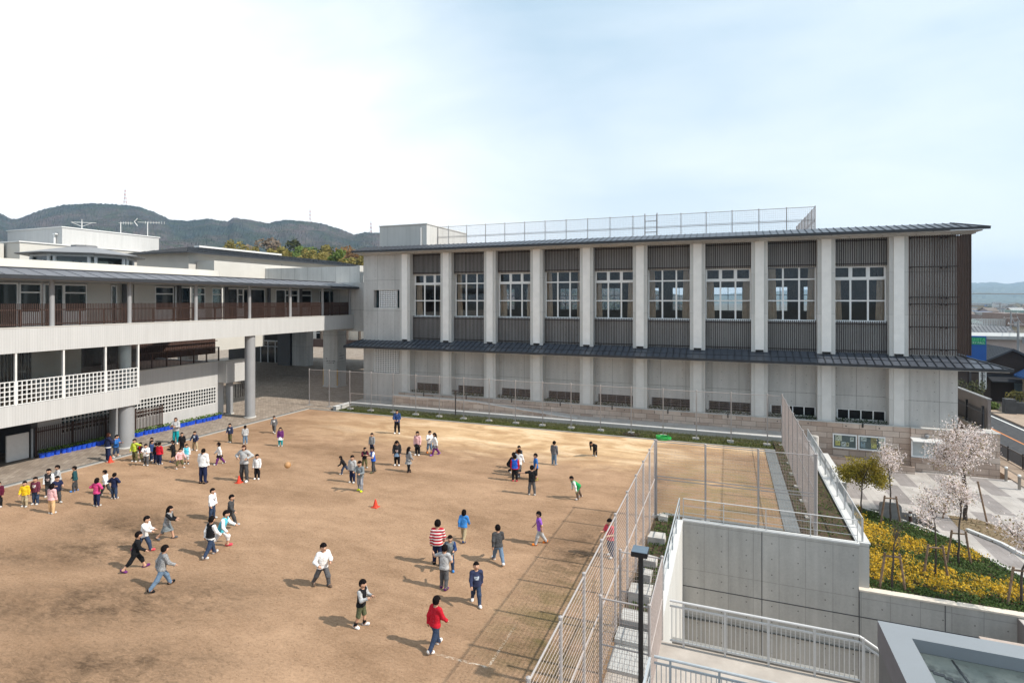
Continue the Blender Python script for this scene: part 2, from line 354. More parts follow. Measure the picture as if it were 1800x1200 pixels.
# ------------------------------------------------------------------ mesh helper
class MB:
    def __init__(s): s.v = []; s.f = []; s.m = []
    def add(s, vs, fs, m=0):
        o = len(s.v); s.v += [tuple(x) for x in vs]; s.f += [tuple(i+o for i in f) for f in fs]; s.m += [m]*len(fs); return s
    def box(s, x0, x1, y0, y1, z0, z1, m=0):
        vs = [(x, y, z) for z in (z0, z1) for y in (y0, y1) for x in (x0, x1)]
        return s.add(vs, [(0, 2, 3, 1), (4, 5, 7, 6), (0, 1, 5, 4), (2, 6, 7, 3), (0, 4, 6, 2), (1, 3, 7, 5)], m)
    def quad(s, a, b, c, d, m=0): return s.add([a, b, c, d], [(0, 1, 2, 3)], m)
    def prism(s, pts, a, b, m=0):              # pts are 3-D corner points of one end; b - a is the extrusion
        n = len(pts); d = Vector(b)-Vector(a)
        vs = [Vector(p) for p in pts] + [Vector(p)+d for p in pts]
        fs = [tuple(range(n))[::-1], tuple(range(n, 2*n))] + [(i, (i+1) % n, n+(i+1) % n, n+i) for i in range(n)]
        return s.add(vs, fs, m)
    def tube(s, p0, p1, r0, r1=None, n=8, m=0, caps=True):
        r1 = r0 if r1 is None else r1
        p0 = Vector(p0); p1 = Vector(p1); d = (p1-p0).normalized()
        a = d.orthogonal().normalized(); b = d.cross(a)
        vs = []
        for p, r in ((p0, r0), (p1, r1)):
            for i in range(n):
                q = 2*math.pi*i/n; vs.append(p+a*(r*math.cos(q))+b*(r*math.sin(q)))
        fs = [(i, (i+1) % n, n+(i+1) % n, n+i) for i in range(n)]
        if caps: fs += [tuple(range(n))[::-1], tuple(range(n, 2*n))]
        return s.add(vs, fs, m)
    def beam(s, p0, p1, wd, ht, m=0):          # square bar between two points, width horizontal
        p0 = Vector(p0); p1 = Vector(p1); d = (p1-p0).normalized()
        up = Vector((0, 0, 1)) if abs(d.z) < .95 else Vector((1, 0, 0))
        a = d.cross(up).normalized(); b = a.cross(d)
        vs = []
        for p in (p0, p1):
            for i, j in ((-1, -1), (1, -1), (1, 1), (-1, 1)): vs.append(p+a*(i*wd/2)+b*(j*ht/2))
        return s.add(vs, [(3, 2, 1, 0), (4, 5, 6, 7), (0, 1, 5, 4), (1, 2, 6, 5), (2, 3, 7, 6), (3, 0, 4, 7)], m)
    def lathe(s, cx, cy, prof, n=16, m=0, ang=0.):   # prof: (r, z)
        vs = []; k = len(prof)
        for r, z in prof:
            for i in range(n):
                q = ang+2*math.pi*i/n; vs.append((cx+r*math.cos(q), cy+r*math.sin(q), z))
        fs = []
        for j in range(k-1):
            for i in range(n): fs.append((j*n+i, j*n+(i+1) % n, (j+1)*n+(i+1) % n, (j+1)*n+i))
        fs += [tuple(range(n))[::-1], tuple(range((k-1)*n, k*n))]
        return s.add(vs, fs, m)
    def build(s, name, mats, parent=None, smooth=False, loc=None):
        me = bpy.data.meshes.new(name); me.from_pydata(s.v, [], s.f)
        if not isinstance(mats, (list, tuple)): mats = [mats]
        for x in mats: me.materials.append(x)
        if len(mats) > 1: me.polygons.foreach_set('material_index', s.m)
        if smooth: me.polygons.foreach_set('use_smooth', [True]*len(me.polygons))
        me.update()
        o = bpy.data.objects.new(name, me); C.objects.link(o)
        if parent is not None: o.parent = parent
        if loc: o.location = loc
        return o

def tag(o, label=None, cat=None, group=None, kind=None):
    if label: o['label'] = label
    if cat: o['category'] = cat
    if group: o['group'] = group
    if kind: o['kind'] = kind
    return o
def empty(name, loc, label, cat, group=None, rz=0.):
    o = bpy.data.objects.new(name, None); C.objects.link(o); o.location = loc; o.rotation_euler = (0, 0, rz)
    o.empty_display_size = .2
    return tag(o, label, cat, group)
class Rel:                                    # build parts in world coordinates under a root that stands at its base
    def __init__(s, root): s.root = root
    def __call__(s, mb, name, mats, parent=None, smooth=False, label=None):
        o = mb.build(name, mats, None, smooth)
        p = parent if parent is not None else s.root
        o.parent = p
        if p is s.root: o.matrix_parent_inverse = Matrix.Translation(-Vector(s.root.location))
        if label: o['label'] = label
        return o
def copy_tree(root, loc, rz=None, label=None):
    r = root.copy(); C.objects.link(r); r.location = loc
    if rz is not None: r.rotation_euler = (0, 0, rz)
    if label: r['label'] = label
    for ch in root.children:
        c = ch.copy(); C.objects.link(c); c.parent = r
        for g in ch.children:
            d = g.copy(); C.objects.link(d); d.parent = c
    return r

# ================================================================== SETTING
def structure(mb, name, mats): return tag(mb.build(name, mats), kind='structure')
# far ground, out to the horizon
g = MB(); n = 64
hx0, hx1, hy0, hy1 = -1.9, 14.5, 3.0, 23.3
rect, ring = [], []
for i in range(n):
    q = 2*math.pi*i/n; cx_, cy_ = (hx0+hx1)/2, (hy0+hy1)/2; dx, dy = math.cos(q), math.sin(q)
    k = min((hx1-hx0)/2/max(1e-6, abs(dx)), (hy1-hy0)/2/max(1e-6, abs(dy)))
    rect.append((cx_+dx*k, cy_+dy*k, -3.7)); ring.append((dx*7200, dy*7200, -3.7))
g.add(rect+ring, [(i, n+i, n+(i+1) % n, (i+1) % n) for i in range(n)])
structure(g, 'ground', M_LAND)
# school platform: playground earth with its side faces
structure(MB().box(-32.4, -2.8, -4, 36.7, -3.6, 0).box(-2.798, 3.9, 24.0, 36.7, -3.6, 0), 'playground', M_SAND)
structure(MB().box(-115, -32.9, -4, 130, -3.6, .05).box(-32.898, -30.6, 36.9, 130, -3.6, .045), 'pavement', M_PAVE)
structure(MB().box(-32.898, -32.60, -4, 36.9, -3.6, .012), 'drain_channel', plain('drain_grate_dark', (.13, .13, .125), .7, .15, 3))
structure(MB().box(-32.598, -32.402, -4, 36.9, -3.6, .03), 'drain_kerb', plain('drain_kerb_grey', (.36, .345, .32), .85, .12, 2))
structure(MB().box(-32.40, 3.9, 36.702, 36.9, -3.6, .03), 'kerb', M_KERB)
structure(MB().box(-30.0, 4.3, 36.902, 39.15, -3.6, -.03), 'grass_bank', M_GRASS)
structure(MB().box(-30.598, 4.4, 39.42, 41.46, -3.6, .18), 'walkway', M_PATH)
structure(MB().box(-2.797, -1.96, 15.95, 23.59, -3.6, .06).box(2.65, 4.35, 23.9, 38.9, -3.6, .06).box(-2.797, 2.0, 23.60, 23.997, -3.6, .04), 'soil_strip', M_SOIL)
structure(MB().box(2.05, 2.6, 24.0, 36.7, .002, .035), 'drain_grating', M_GRATE)
structure(MB().box(-2.6, 2.0, 24.02, 24.22, .002, .03), 'front_drain', M_GRATE)
# lower court in front of the retaining wall
structure(MB().box(-1.7, 14, 3.2, 23.3, -5.6, -5.2).box(12.5, 14, 3.2, 23.3, -5.19, -3.6), 'lower_court', M_SLAB)
# plaza, road, pavements on the right
structure(MB().box(4.82, 15.6, 33.0, 41.25, -3.65, -1.6).box(9.0, 15.602, 18, 32.998, -3.65, -1.604), 'plaza', M_PLAZA)
structure(MB().box(15.61, 17.3, 10, 260, -3.65, -1.56), 'near_sidewalk', M_SIDE)
structure(MB().box(17.31, 23.1, 8, 400, -3.65, -1.66), 'road', M_ROAD)
structure(MB().box(23.11, 26.5, 8, 260, -3.65, -1.55), 'far_sidewalk', M_SIDE)
structure(MB().box(22.55, 22.70, 8, 400, -1.659, -1.655).box(17.45, 17.58, 8, 400, -1.659, -1.655), 'road_edge_line', M_LINE)
structure(MB().box(20.35, 20.5, 8, 400, -1.659, -1.655), 'road_centre_line', M_ORANGE)
structure(MB().box(26.52, 130, 30, 150, -3.65, -1.7), 'house_plots', M_LAND)

# ================================================================== GYMNASIUM
PIL = [10.07-4.04*i for i in range(10)]      # pilaster centres
YF = 41.66
gym = empty('gymnasium', (-8.5, 41.7, 0), 'long two storey concrete gymnasium with ten pilasters, brown louvres and dark pent roofs', 'building')
P = Rel(gym)
XL, XR = -30.66, 13.16
wl = MB()
# lower wall (behind the pilasters), openings for the low windows are strips between two bands
ED = [PIL[9]-.52] + [p for p in PIL[::-1]]
for i in range(9):
    a, b = PIL[i+1]+.52, PIL[i]-.52
    wl.box(a, b, 42.5, 42.8, 1.78, 5.5)
    wl.box(a, b, 42.5, 42.8, .0, 1.12)
    wl.box(a, a+.22, 42.5, 42.8, 1.12, 1.78); 
    wl.box(a, b, 42.30, 42.7, 5.5, 7.60)
    wl.box(a, b, 42.30, 42.7, 11.28, 13.35)
# plain end bays
lx0, lx1 = XL, PIL[9]-.52
wl.box(lx0, -29.58, YF+.1, 42.7, 0, 13.2).box(-26.9, lx1, YF+.1, 42.7, 0, 13.2)
wl.box(-29.58, -26.9, YF+.1, 42.7, 0, 2.56).box(-29.58, -26.9, YF+.1, 42.7, 4.72, 8.35).box(-29.58, -26.9, YF+.1, 42.7, 9.92, 13.2)
wl.box(PIL[0]+.52, XR, YF+.12, 42.7, .0, 5.2).box(PIL[0]+.52, XR, 42.0, 42.7, 5.2, 13.3)
wl.box(XR-.4, XR, 42.7, 60, 0, 13.3).box(XL, XL+.4, 42.7, 60, 0, 13.3)
P(wl, 'wall', M_CON)
# inside: floors, ceiling, back wall with its own windows
P(MB().box(XL+.4, XR-.4, 42.72, 59.6, 6.7, 7.0), 'floor', M_WOOD)
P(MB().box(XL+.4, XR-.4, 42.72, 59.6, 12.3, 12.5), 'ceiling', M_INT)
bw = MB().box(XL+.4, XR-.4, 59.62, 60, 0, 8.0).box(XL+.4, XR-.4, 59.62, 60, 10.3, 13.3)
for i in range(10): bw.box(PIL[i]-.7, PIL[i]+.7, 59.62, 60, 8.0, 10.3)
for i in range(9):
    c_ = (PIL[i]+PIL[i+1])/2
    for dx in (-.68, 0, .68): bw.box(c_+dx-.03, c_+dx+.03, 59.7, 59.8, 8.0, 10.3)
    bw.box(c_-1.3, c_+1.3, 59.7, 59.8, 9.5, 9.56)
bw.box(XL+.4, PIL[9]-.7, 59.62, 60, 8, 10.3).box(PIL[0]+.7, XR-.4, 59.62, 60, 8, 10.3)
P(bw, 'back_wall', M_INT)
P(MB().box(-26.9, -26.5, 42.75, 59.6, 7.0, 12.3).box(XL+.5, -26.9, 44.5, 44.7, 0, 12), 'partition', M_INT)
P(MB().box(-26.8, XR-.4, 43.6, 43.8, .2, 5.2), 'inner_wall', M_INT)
# pilasters
pil0 = None
for i, x in enumerate(PIL):
    p = MB()
    p.box(x-.52, x+.52, YF, 42.75, .0, 4.86)
    p.box(x-.52, x+.52, YF, 42.75, 5.47, 13.3)
    p.box(x-.28, x+.28, YF-.05, YF+.01, 5.62, 13.10, 1).box(x-.28, x+.28, YF-.03, YF+.01, .02, 4.84, 3)
    p.box(x-.24, x+.24, YF-.035, YF+.02, 5.48, 5.618, 2).box(x-.24, x+.24, YF-.035, YF+.02, 13.102, 13.25, 2)
    P(p, 'pilaster', [M_CONP, M_PRE, M_BLACK, M_PREL])
# louvres, windows, curtains, low windows
for i in range(9):
    a, b = PIL[i+1]+.52, PIL[i]-.52
    for z0, z1 in ((5.56, 7.66), (11.26, 13.18)):
        s = MB(); k = 24
        for j in range(k):
            x = a+.05+(b-a-.1)*j/(k-1)
            s.box(x-.023, x+.023, 42.14, 42.18, z0, z1)
        for z in (z0+.14, z1-.2 if z1 < 8 else z1-.25): s.box(a, b, 42.181, 42.22, z-.03, z+.03)
        P(s, 'louvre_panel', M_SLAT)
    plainwin = (i % 2 == 1)
    f = MB(); zb, zt, t1, t2 = 7.62, 11.26, 8.98, 10.45
    y0, y1 = 42.47, 42.55
    tall = .05 if plainwin else .10
    f.box(a, a+.06, y0, y1, zb, zt).box(b-.06, b, y0, y1, zb, zt)
    cw = (b-a)/3
    for j in (1, 2): f.box(a+cw*j-.055, a+cw*j+.055, y0, y1, zb, zt)
    f.box(a+.06, b-.06, y0+.004, y1-.004, zb, zb+.07).box(a+.06, b-.06, y0+.004, y1-.004, zt-(.03 if plainwin else .09), zt)
    f.box(a+.06, b-.06, y0+.004, y1-.004, t1-.045, t1+.045).box(a+.06, b-.06, y0+.004, y1-.004, t2-tall, t2+tall)
    if not plainwin:
        for j in range(3):
            f.box(a+cw*j+.06, a+cw*j+.11, y0+.008, y1-.008, t2+tall, zt-.09).box(a+cw*(j+1)-.11, a+cw*(j+1)-.06, y0+.008, y1-.008, t2+tall, zt-.09)
    win = P(f, 'window', M_FRAME)
    P(MB().box(a+.03, b-.03, 42.508, 42.514, zb+.02, zt-.01), 'pane', M_GLASS, win)
    P(MB().box(a, b, 42.28, 42.55, zb-.07, zb-.003), 'sill', M_FRAME, win)
    P(MB().box(a, b, 42.66, 42.69, 12.0, 13.2), 'lintel', M_INT, win)
    for side in (0, 1):
        if i == 0 and side == 1: pass
        wd = random.uniform(.38, .62); x0 = a+.02 if side == 0 else b-.02-wd
        zc1 = 11.2 if plainwin else 10.5
        cmb = MB(); vs = []; nn = 28
        for q in range(nn+1):
            x = x0+wd*q/nn; yy = 42.78+.045*math.sin(q*1.35)+.02*math.sin(q*.53+i)
            sh = .10*(1 if side == 0 else -1)
            vs += [(x+sh*(q/nn if side == 0 else 1-q/nn), yy, 7.05), (x, yy, zc1)]
        cmb.add(vs, [(2*q, 2*q+2, 2*q+3, 2*q+1) for q in range(nn)])
        P(cmb, 'curtain', M_CURT, smooth=True)
    # low window strip
    l = MB(); l.box(a+.22, b, 42.52, 42.6, 1.12, 1.16).box(a+.22, b, 42.52, 42.6, 1.74, 1.78)
    for q in range(5):
        x = a+.22+(b-a-.22)*q/4; x = min(max(x, a+.25), b-.03)
        l.box(x-.03, x+.03, 42.515, 42.605, 1.12, 1.78)
    if i >= 2:
        for q in (1, 2): l.box(a+.24, b-.02, 42.54, 42.57, 1.12+q*.22, 1.135+q*.22)
    lw = P(l, 'low_window', [M_FRAME if i < 2 else M_DGREY])
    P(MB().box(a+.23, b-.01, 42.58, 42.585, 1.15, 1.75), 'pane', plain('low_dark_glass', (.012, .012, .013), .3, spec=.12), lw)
# corner screen on the right: slats, carriers and brackets
s = MB(); xs0, xs1 = PIL[0]+.56, 13.77
k = 25
for j in range(k):
    x = xs0+(xs1-xs0)*j/(k-1); s.box(x-.02, x+.02, 41.61, 41.66, 5.62, 13.14)
for j in range(1, 26):
    y = 41.6+.1*j; s.box(xs1-.04, xs1+.04, y-.02, y+.02, 5.62, 13.14)
P(s, 'corner_screen', M_BROWN)
s = MB()
for z in (12.95, 11.1, 9.2, 8.78, 7.35, 5.95):
    s.box(xs0-.04, 13.2, 41.665, 41.72, z-.03, z+.03)
    for x in (xs0+.05, 12.35, 12.62): s.box(x-.05, x+.05, 41.722, 42.0, z-.08, z-.035)
P(s, 'screen_carrier', M_BLACK)
# square lattices at the left end
for z0, z1, x0, x1, full in ((2.56, 4.72, -29.56, -26.92, True), (8.35, 9.92, -29.0, -27.2, False)):
    s = MB(); st = .165
    nx = int((x1-x0)/st); nz = int((z1-z0)/st)
    for j in range(nx+1): x = x0+(x1-x0)*j/nx; s.box(x-.03, x+.03, 41.82, 41.88, z0, z1)
    for j in range(nz+1): z = z0+(z1-z0)*j/nz; s.box(x0, x1, 41.818, 41.877, z-.03, z+.03)
    P(s, 'lattice', M_FRAME)
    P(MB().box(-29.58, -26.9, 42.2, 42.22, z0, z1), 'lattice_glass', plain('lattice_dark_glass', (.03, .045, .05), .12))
# pent roof between the storeys and the main roof
def sloped_roof(x0, x1, ye, ze, yt, zt, hipl, hipr, name, step, midline, thick=.1):
    r = MB()
    A = (x0, ye, ze); B = (x1, ye, ze); Cc = (x1-hipr, yt, zt); D = (x0+hipl, yt, zt)
    th = Vector((0, 0, -thick))
    top = [Vector(q) for q in (A, B, Cc, D)]
    vs = top+[q+th for q in top]
    r.add(vs, [(0, 1, 2, 3), (7, 6, 5, 4), (0, 4, 5, 1), (1, 5, 6, 2), (2, 6, 7, 3), (3, 7, 4, 0)])
    nst = int((x1-x0)/step)
    for j in range(nst+1):
        xa = x0+(x1-x0)*j/nst
        # standing seam follows the slope; hips cut it short
        f = 1.
        if hipl > 0 and xa < x0+hipl: f = (xa-x0)/hipl
        if hipr > 0 and xa > x1-hipr: f = (x1-xa)/hipr
        if f < .06: continue
        r.beam((xa, ye-.004, ze+.02), (xa, ye+(yt-ye)*f, ze+(zt-ze)*f+.02), .032, .05, 1)
    if midline: 
        ym = ye+(yt-ye)*.42; zm = ze+(zt-ze)*.42
        r.beam((x0+hipl*.42, ym, zm+.012), (x1-hipr*.42, ym, zm+.012), .05, .035, 1)
    r.beam((x0, ye-.03, ze-.05), (x1, ye-.03, ze-.05), .06, .16, 1)
    if hipr: r.beam(B, Cc, .10, .10, 1)
    if hipl: r.beam(A, D, .10, .10, 1)
    return r
P(sloped_roof(-31.75, 15.35, 40.36, 4.98, 42.05, 5.56, 1.1, 1.95, 'pent_roof', .45, True), 'pent_roof', [M_ROOF, M_ROOFD])
# hipped returns of the pent roof round the right corner
r = MB(); r.add([(15.35, 40.36, 4.98), (15.35, 58, 4.98), (13.4, 58, 5.56), (13.4, 42.05, 5.56)], [(0, 1, 2, 3)])
for j in range(38):
    y = 40.8+.45*j; f = min(1., (y-40.36)/1.69)
    r.beam((15.35, y, 5.0), (15.35-1.95*f, y, 5.0+.58*f), .045, .05, 1)
P(r, 'pent_roof_return', [M_ROOF, M_ROOFD])
P(MB().box(-31.6, 15.2, 40.5, 42.3, 4.86, 4.90).box(-31.6, 15.2, 40.42, 40.5, 4.80, 4.93), 'pent_soffit', M_CONL)
P(sloped_roof(-30.95, 14.3, 40.46, 13.33, 42.5, 13.85, 0.0, 1.3, 'roof', .43, False, .12), 'roof', [M_ROOF, M_ROOFD])
P(MB().box(-30.8, 13.0, 42.5, 60.3, 13.4, 13.83), 'roof_slab', M_ROOF)
P(MB().box(-30.85, 14.0, 40.62, 42.4, 13.13, 13.20).box(-30.85, 13.9, 41.3, 41.9, 13.04, 13.13), 'roof_soffit', M_CON)
# rooftop stair house
sh = empty('rooftop_stair_house', (-28, 48, 13.84), 'pale concrete box with a white pipe on the left end of the gymnasium roof', 'rooftop room')
Q = Rel(sh)
Q(MB().box(-30.5, -25.46, 44, 52.2, 13.84, 15.9), 'wall', M_CONL)
Q(MB().box(-30.56, -25.40, 43.94, 52.26, 15.9, 15.98), 'coping', M_CREAM)
Q(MB().tube((-26.0, 43.9, 13.84), (-26.0, 43.9, 15.6), .05), 'pipe', M_WHITE)

# ------------------------------------------------------------------ wire fences
def mesh_wires(mb, p0, p1, z0, z1, dv=.055, dh=.115, wr=.004, hr=None):
    hr = hr or wr
    p0 = Vector((*p0, 0)); p1 = Vector((*p1, 0)); ln = (p1-p0).length; d = (p1-p0)/ln; nrm = Vector((-d.y, d.x, 0))
    nv = int(ln/dv)
    for i in range(nv+1):
        q = p0+d*(ln*i/nv); a = q-d*wr-nrm*wr; b = q+d*wr-nrm*wr; c = q+d*wr+nrm*wr; e = q-d*wr+nrm*wr
        vs = [(x.x, x.y, z) for z in (z0, z1) for x in (a, b, c, e)]
        mb.add(vs, [(0, 1, 5, 4), (1, 2, 6, 5), (2, 3, 7, 6), (3, 0, 4, 7)])
    nh = int((z1-z0)/dh)
    for i in range(nh+1):
        z = z0+(z1-z0)*i/nh; off = nrm*(wr*2)
        mb.beam(p0+off+Vector((0, 0, z)), p1+off+Vector((0, 0, z)), hr*2, hr*2)
def wire_fence(root, posts, z0, z1, gap=.0, post_r=.036, rails=(), footing=None, dv=.055, dh=.115, wr=.004, hr=None, cap=True):
    Pp = Rel(root)
    for a, b in zip(posts[:-1], posts[1:]):
        if a is None or b is None: continue
        m = MB(); mesh_wires(m, a[:2], b[:2], z0+.08, z1-.05, dv, dh, wr, hr)
        mp_ = Pp(m, 'mesh_panel', M_GALV)
        for z in (z1-.03,)+tuple(rails): Pp(MB().tube((a[0], a[1], z), (b[0], b[1], z), .019, n=6), 'rail', M_POST)
    for a in posts:
        if a is None: continue
        m = MB(); m.tube((a[0], a[1], z0), (a[0], a[1], z1), post_r, n=8)
        if cap: m.lathe(a[0], a[1], [(post_r*1.25, z1), (post_r*1.25, z1+.04), (.01, z1+.06)], 8)
        Pp(m, 'post', M_POST)
        if footing:
            s = footing; jx = random.uniform(-.05, .05)
            fm = MB().box(a[0]-s[0]+jx, a[0]+s[0]+jx, a[1]-s[1], a[1]+s[1], z0-.35, z0+s[2])
            Pp(fm, 'footing', M_BLOCK)
fd = empty('wire_fence', (-15, 38, 0), 'long wire mesh fence on square concrete blocks along the grass before the gymnasium', 'fence')
wire_fence(fd, [(2.27-2.103*i, 38.0) for i in range(18)][::-1] + [(3.1, 38.0)], .0, 3.12, footing=(.20, .17, .08), wr=.0025, dv=.075, dh=.15)
fc = empty('wire_fence', (3.1, 30, 0), 'tall wire mesh fence along the right side of the cage beside the drain grating', 'fence')
wire_fence(fc, [(3.1, y) for y in (23.65, 25.7, 27.75, 29.8, 31.85, 33.9, 35.95, 37.97)], .05, 3.18, rails=(1.65,), wr=.0023, footing=(.14, .14, .06))
fb = empty('wire_fence', (0, 23.65, 0), 'tall wire mesh fence closing the near side of the cage behind the concrete wall', 'fence')
wire_fence(fb, [(-2.79, 23.65), (-.86, 23.65), (1.09, 23.65), (3.04, 23.65)], .05, 3.18, rails=(1.6, 1.72), wr=.0026, footing=(.16, .13, .06))
fa = empty('wire_fence', (-2.85, 15, 0), 'tall wire mesh fence rising from the bottom edge between the dirt playground and the steps', 'fence')
wire_fence(fa, [(-2.85, y) for y in (6.2, 8.0, 9.75, 11.5, 13.25, 15.0, 16.9, 18.6, 20.3, 22.0, 23.62)], .02, 3.2, rails=(1.6,), wr=.0010, hr=.0031, dh=.115, dv=.12, post_r=.036)
fe = empty('low_wire_fence', (-2.2, 14, 0), 'low wire mesh fence and gate across the pale steps beside the black lamp post', 'fence')
wire_fence(fe, [(-2.78, 15.35), (-1.66, 15.35), (-1.66, 12.8), (-2.78, 12.8)], -.1, 2.1, rails=(1.0,), wr=.003, dh=.11, post_r=.035)
fr_ = empty('rooftop_fence', (-9, 46, 13.84), 'long see-through wire fence with a small gate on the gymnasium roof against the sky', 'fence')
RX = [-25.40] + [5.94-1.89*i for i in range(17)][::-1]
wire_fence(fr_, [(x, 46.0) for x in RX] + [(5.94, y) for y in (48., 50., 52., 54., 56., 58.)], 13.84, 15.9, rails=(14.85, 14.95), wr=.0045, dh=.16, dv=.12, post_r=.035)
Rel(fr_)(MB().box(-6.36, -6.29, 45.95, 46.05, 13.84, 16.05).box(-5.40, -5.33, 45.95, 46.05, 13.84, 16.05).box(-6.29, -5.40, 45.96, 46.04, 15.4, 15.45).box(-6.29, -5.40, 45.96, 46.04, 14.5, 14.56), 'gate_frame', M_POST)

# ------------------------------------------------------------------ granite plinth and walkway walls
gw = empty('granite_wall', (-8, 41.3, -1.6), 'pink granite block wall along the foot of the whole gymnasium', 'wall')
Q = Rel(gw)
Q(MB().box(-26.8, 10.62, 41.47, 41.655, -1.7, 1.02).box(-26.8, 10.62, 41.657, 42.45, .2, .9), 'wall', M_GRAN)
Q(MB().box(10.62, 15.05, 41.26, 41.78, -1.7, 1.04).box(14.55, 15.05, 41.781, 60, -1.7, 1.04), 'end_wall', M_GRAN)
Q(MB().box(-26.82, 10.6, 41.43, 41.654, 1.021, 1.075).box(10.6, 15.08, 41.23, 41.655, 1.041, 1.09).box(14.52, 15.08, 41.8, 60, 1.041, 1.09), 'coping', M_CONL)
m = MB()
for i in range(9):
    for q in range(2):
        x = PIL[i]-1.1-q*1.85
        m.tube((x, 41.40, .86), (x, 41.5, .86), .035, n=8)
Q(m, 'drain_hole', M_BLACK)
m = MB()
for i in range(9): m.box((PIL[i]+PIL[i+1])/2-.04, (PIL[i]+PIL[i+1])/2+.04, 41.40, 41.468, .84, 1.12)
Q(m, 'spout', M_BLACK)
sp = empty('spotlight', (11.42, 41.2, .72), 'small round grey wall lamp above the canopy window in the granite wall', 'lamp')
Rel(sp)(MB().lathe(11.42, 41.18, [(.04, .74), (.13, .70), (.14, .58), (.02, .55)], 12), 'shade', M_GREY)
Rel(sp)(MB().box(11.36, 11.48, 41.19, 41.262, .60, .76), 'bracket', M_DGREY)
# canopy window in the granite end wall
cw_ = empty('service_window', (11.25, 41.2, -.75), 'frosted sliding window under a thin white canopy in the granite wall', 'window')
Q = Rel(cw_)
x0, x1 = 10.68, 11.95
Q(MB().box(x0-.07, x0, 41.18, 41.262, -.72, .3).box(x1, x1+.07, 41.18, 41.262, -.72, .3).box(x0, x1, 41.185, 41.262, .23, .3).box(x0, x1, 41.185, 41.262, -.72, -.62).box((x0+x1)/2-.03, (x0+x1)/2+.03, 41.19, 41.262, -.62, .23), 'frame', M_FRAME)
Q(MB().box(x0, x1, 41.235, 41.255, -.62, .23), 'pane', plain('frosted_glass', (.42, .45, .45), .25, .05))
Q(MB().prism([(x0-.12, 41.26, .50), (x0-.12, 40.55, .40), (x0-.12, 40.55, .36), (x0-.12, 41.26, .44)], (0, 0, 0), (x1-x0+.34, 0, 0)), 'canopy', M_WHITE)
Q(MB().box(x0-.12, x1+.12, 41.08, 41.262, -.80, -.73), 'sill', M_GRAN)
# notice boards with pinned sheets
def board(x0, x1, label, seed):
    rd = random.Random(seed)
    b_ = empty('notice_board', ((x0+x1)/2, 41.4, -.6), label, 'notice board', 'notice boards on the granite wall')
    Q = Rel(b_); z0, z1 = -.60, .32
    Q(MB().box(x0, x1, 41.36, 41.469, z0, z0+.07).box(x0, x1, 41.36, 41.469, z1-.07, z1).box(x0, x0+.06, 41.36, 41.469, z0+.07, z1-.07).box(x1-.06, x1, 41.36, 41.469, z0+.07, z1-.07), 'frame', M_FRAME)
    Q(MB().box(x0+.06, x1-.06, 41.43, 41.468, z0+.07, z1-.07), 'backing', plain('board_felt', (.16, .19, .19), .9))
    Q(MB().box(x0+.05, x1-.05, 41.385, 41.388, z0+.06, z1-.06), 'pane', MATS.get('board_glass') or glass('board_glass', (.92, .95, .95), .5))
    cols = [(.72, .66, .42), (.78, .74, .60), (.70, .72, .70), (.76, .66, .20), (.35, .45, .52), (.75, .75, .73), (.45, .36, .16)]
    sheets = ([(.06, .38, .40, .38), (.06, .08, .30, .30), (.36, .06, .26, .28), (.60, .06, .16, .26), (.78, .40, .22, .28)] if seed == 1 else
              [(.05, .48, .34, .26), (.05, .10, .26, .32), (.48, .38, .34, .36), (.84, .36, .36, .38), (.50, .08, .32, .28), (.86, .10, .34, .24)])
    for k, (sx, sz, sw, shh) in enumerate(sheets):
        sx_, sz_ = x0+.08+sx*(x1-x0-.2), z0+.08+sz
        c = cols[(k*2+seed) % len(cols)]
        m = MB().box(sx_, sx_+sw*.93, 41.424, 41.429, sz_, sz_+shh)
        for q in range(6):
            qx = sx_+rd.uniform(.03, max(.04, sw*.93-.09)); qz = sz_+rd.uniform(.03, shh-.06)
            m.box(qx, qx+rd.uniform(.03, .07), 41.420+q*.0004, 41.4235, qz, qz+rd.uniform(.02, .05), 1+q % 2)
        Q(m, 'sheet', [plain('sheet_%d_%d' % (seed, k), c, .8, .1), plain('sheet_ink', (.10, .09, .06), .8), plain('sheet_picture', (.30, .24, .12), .8, .3)])
board(6.36, 7.72, 'left notice board behind glass with cream leaflets on the granite wall', 1)
board(7.80, 9.28, 'right notice board behind glass with pale blue posters on the granite wall', 2)
# low granite upstand of the ramp below the boards
ru = tag(MB().add([(5.8, 40.42, -1.65), (10.6, 40.42, -1.65), (10.6, 40.42, -1.17), (5.8, 40.42, -.92), (5.8, 40.62, -1.65), (10.6, 40.62, -1.65), (10.6, 40.62, -1.17), (5.8, 40.62, -.92)],
    [(0, 1, 2, 3), (5, 4, 7, 6), (4, 0, 3, 7), (1, 5, 6, 2), (3, 2, 6, 7), (4, 5, 1, 0)]).build('ramp_wall', M_GRAN), 'low sloping granite upstand below the notice boards', 'wall')
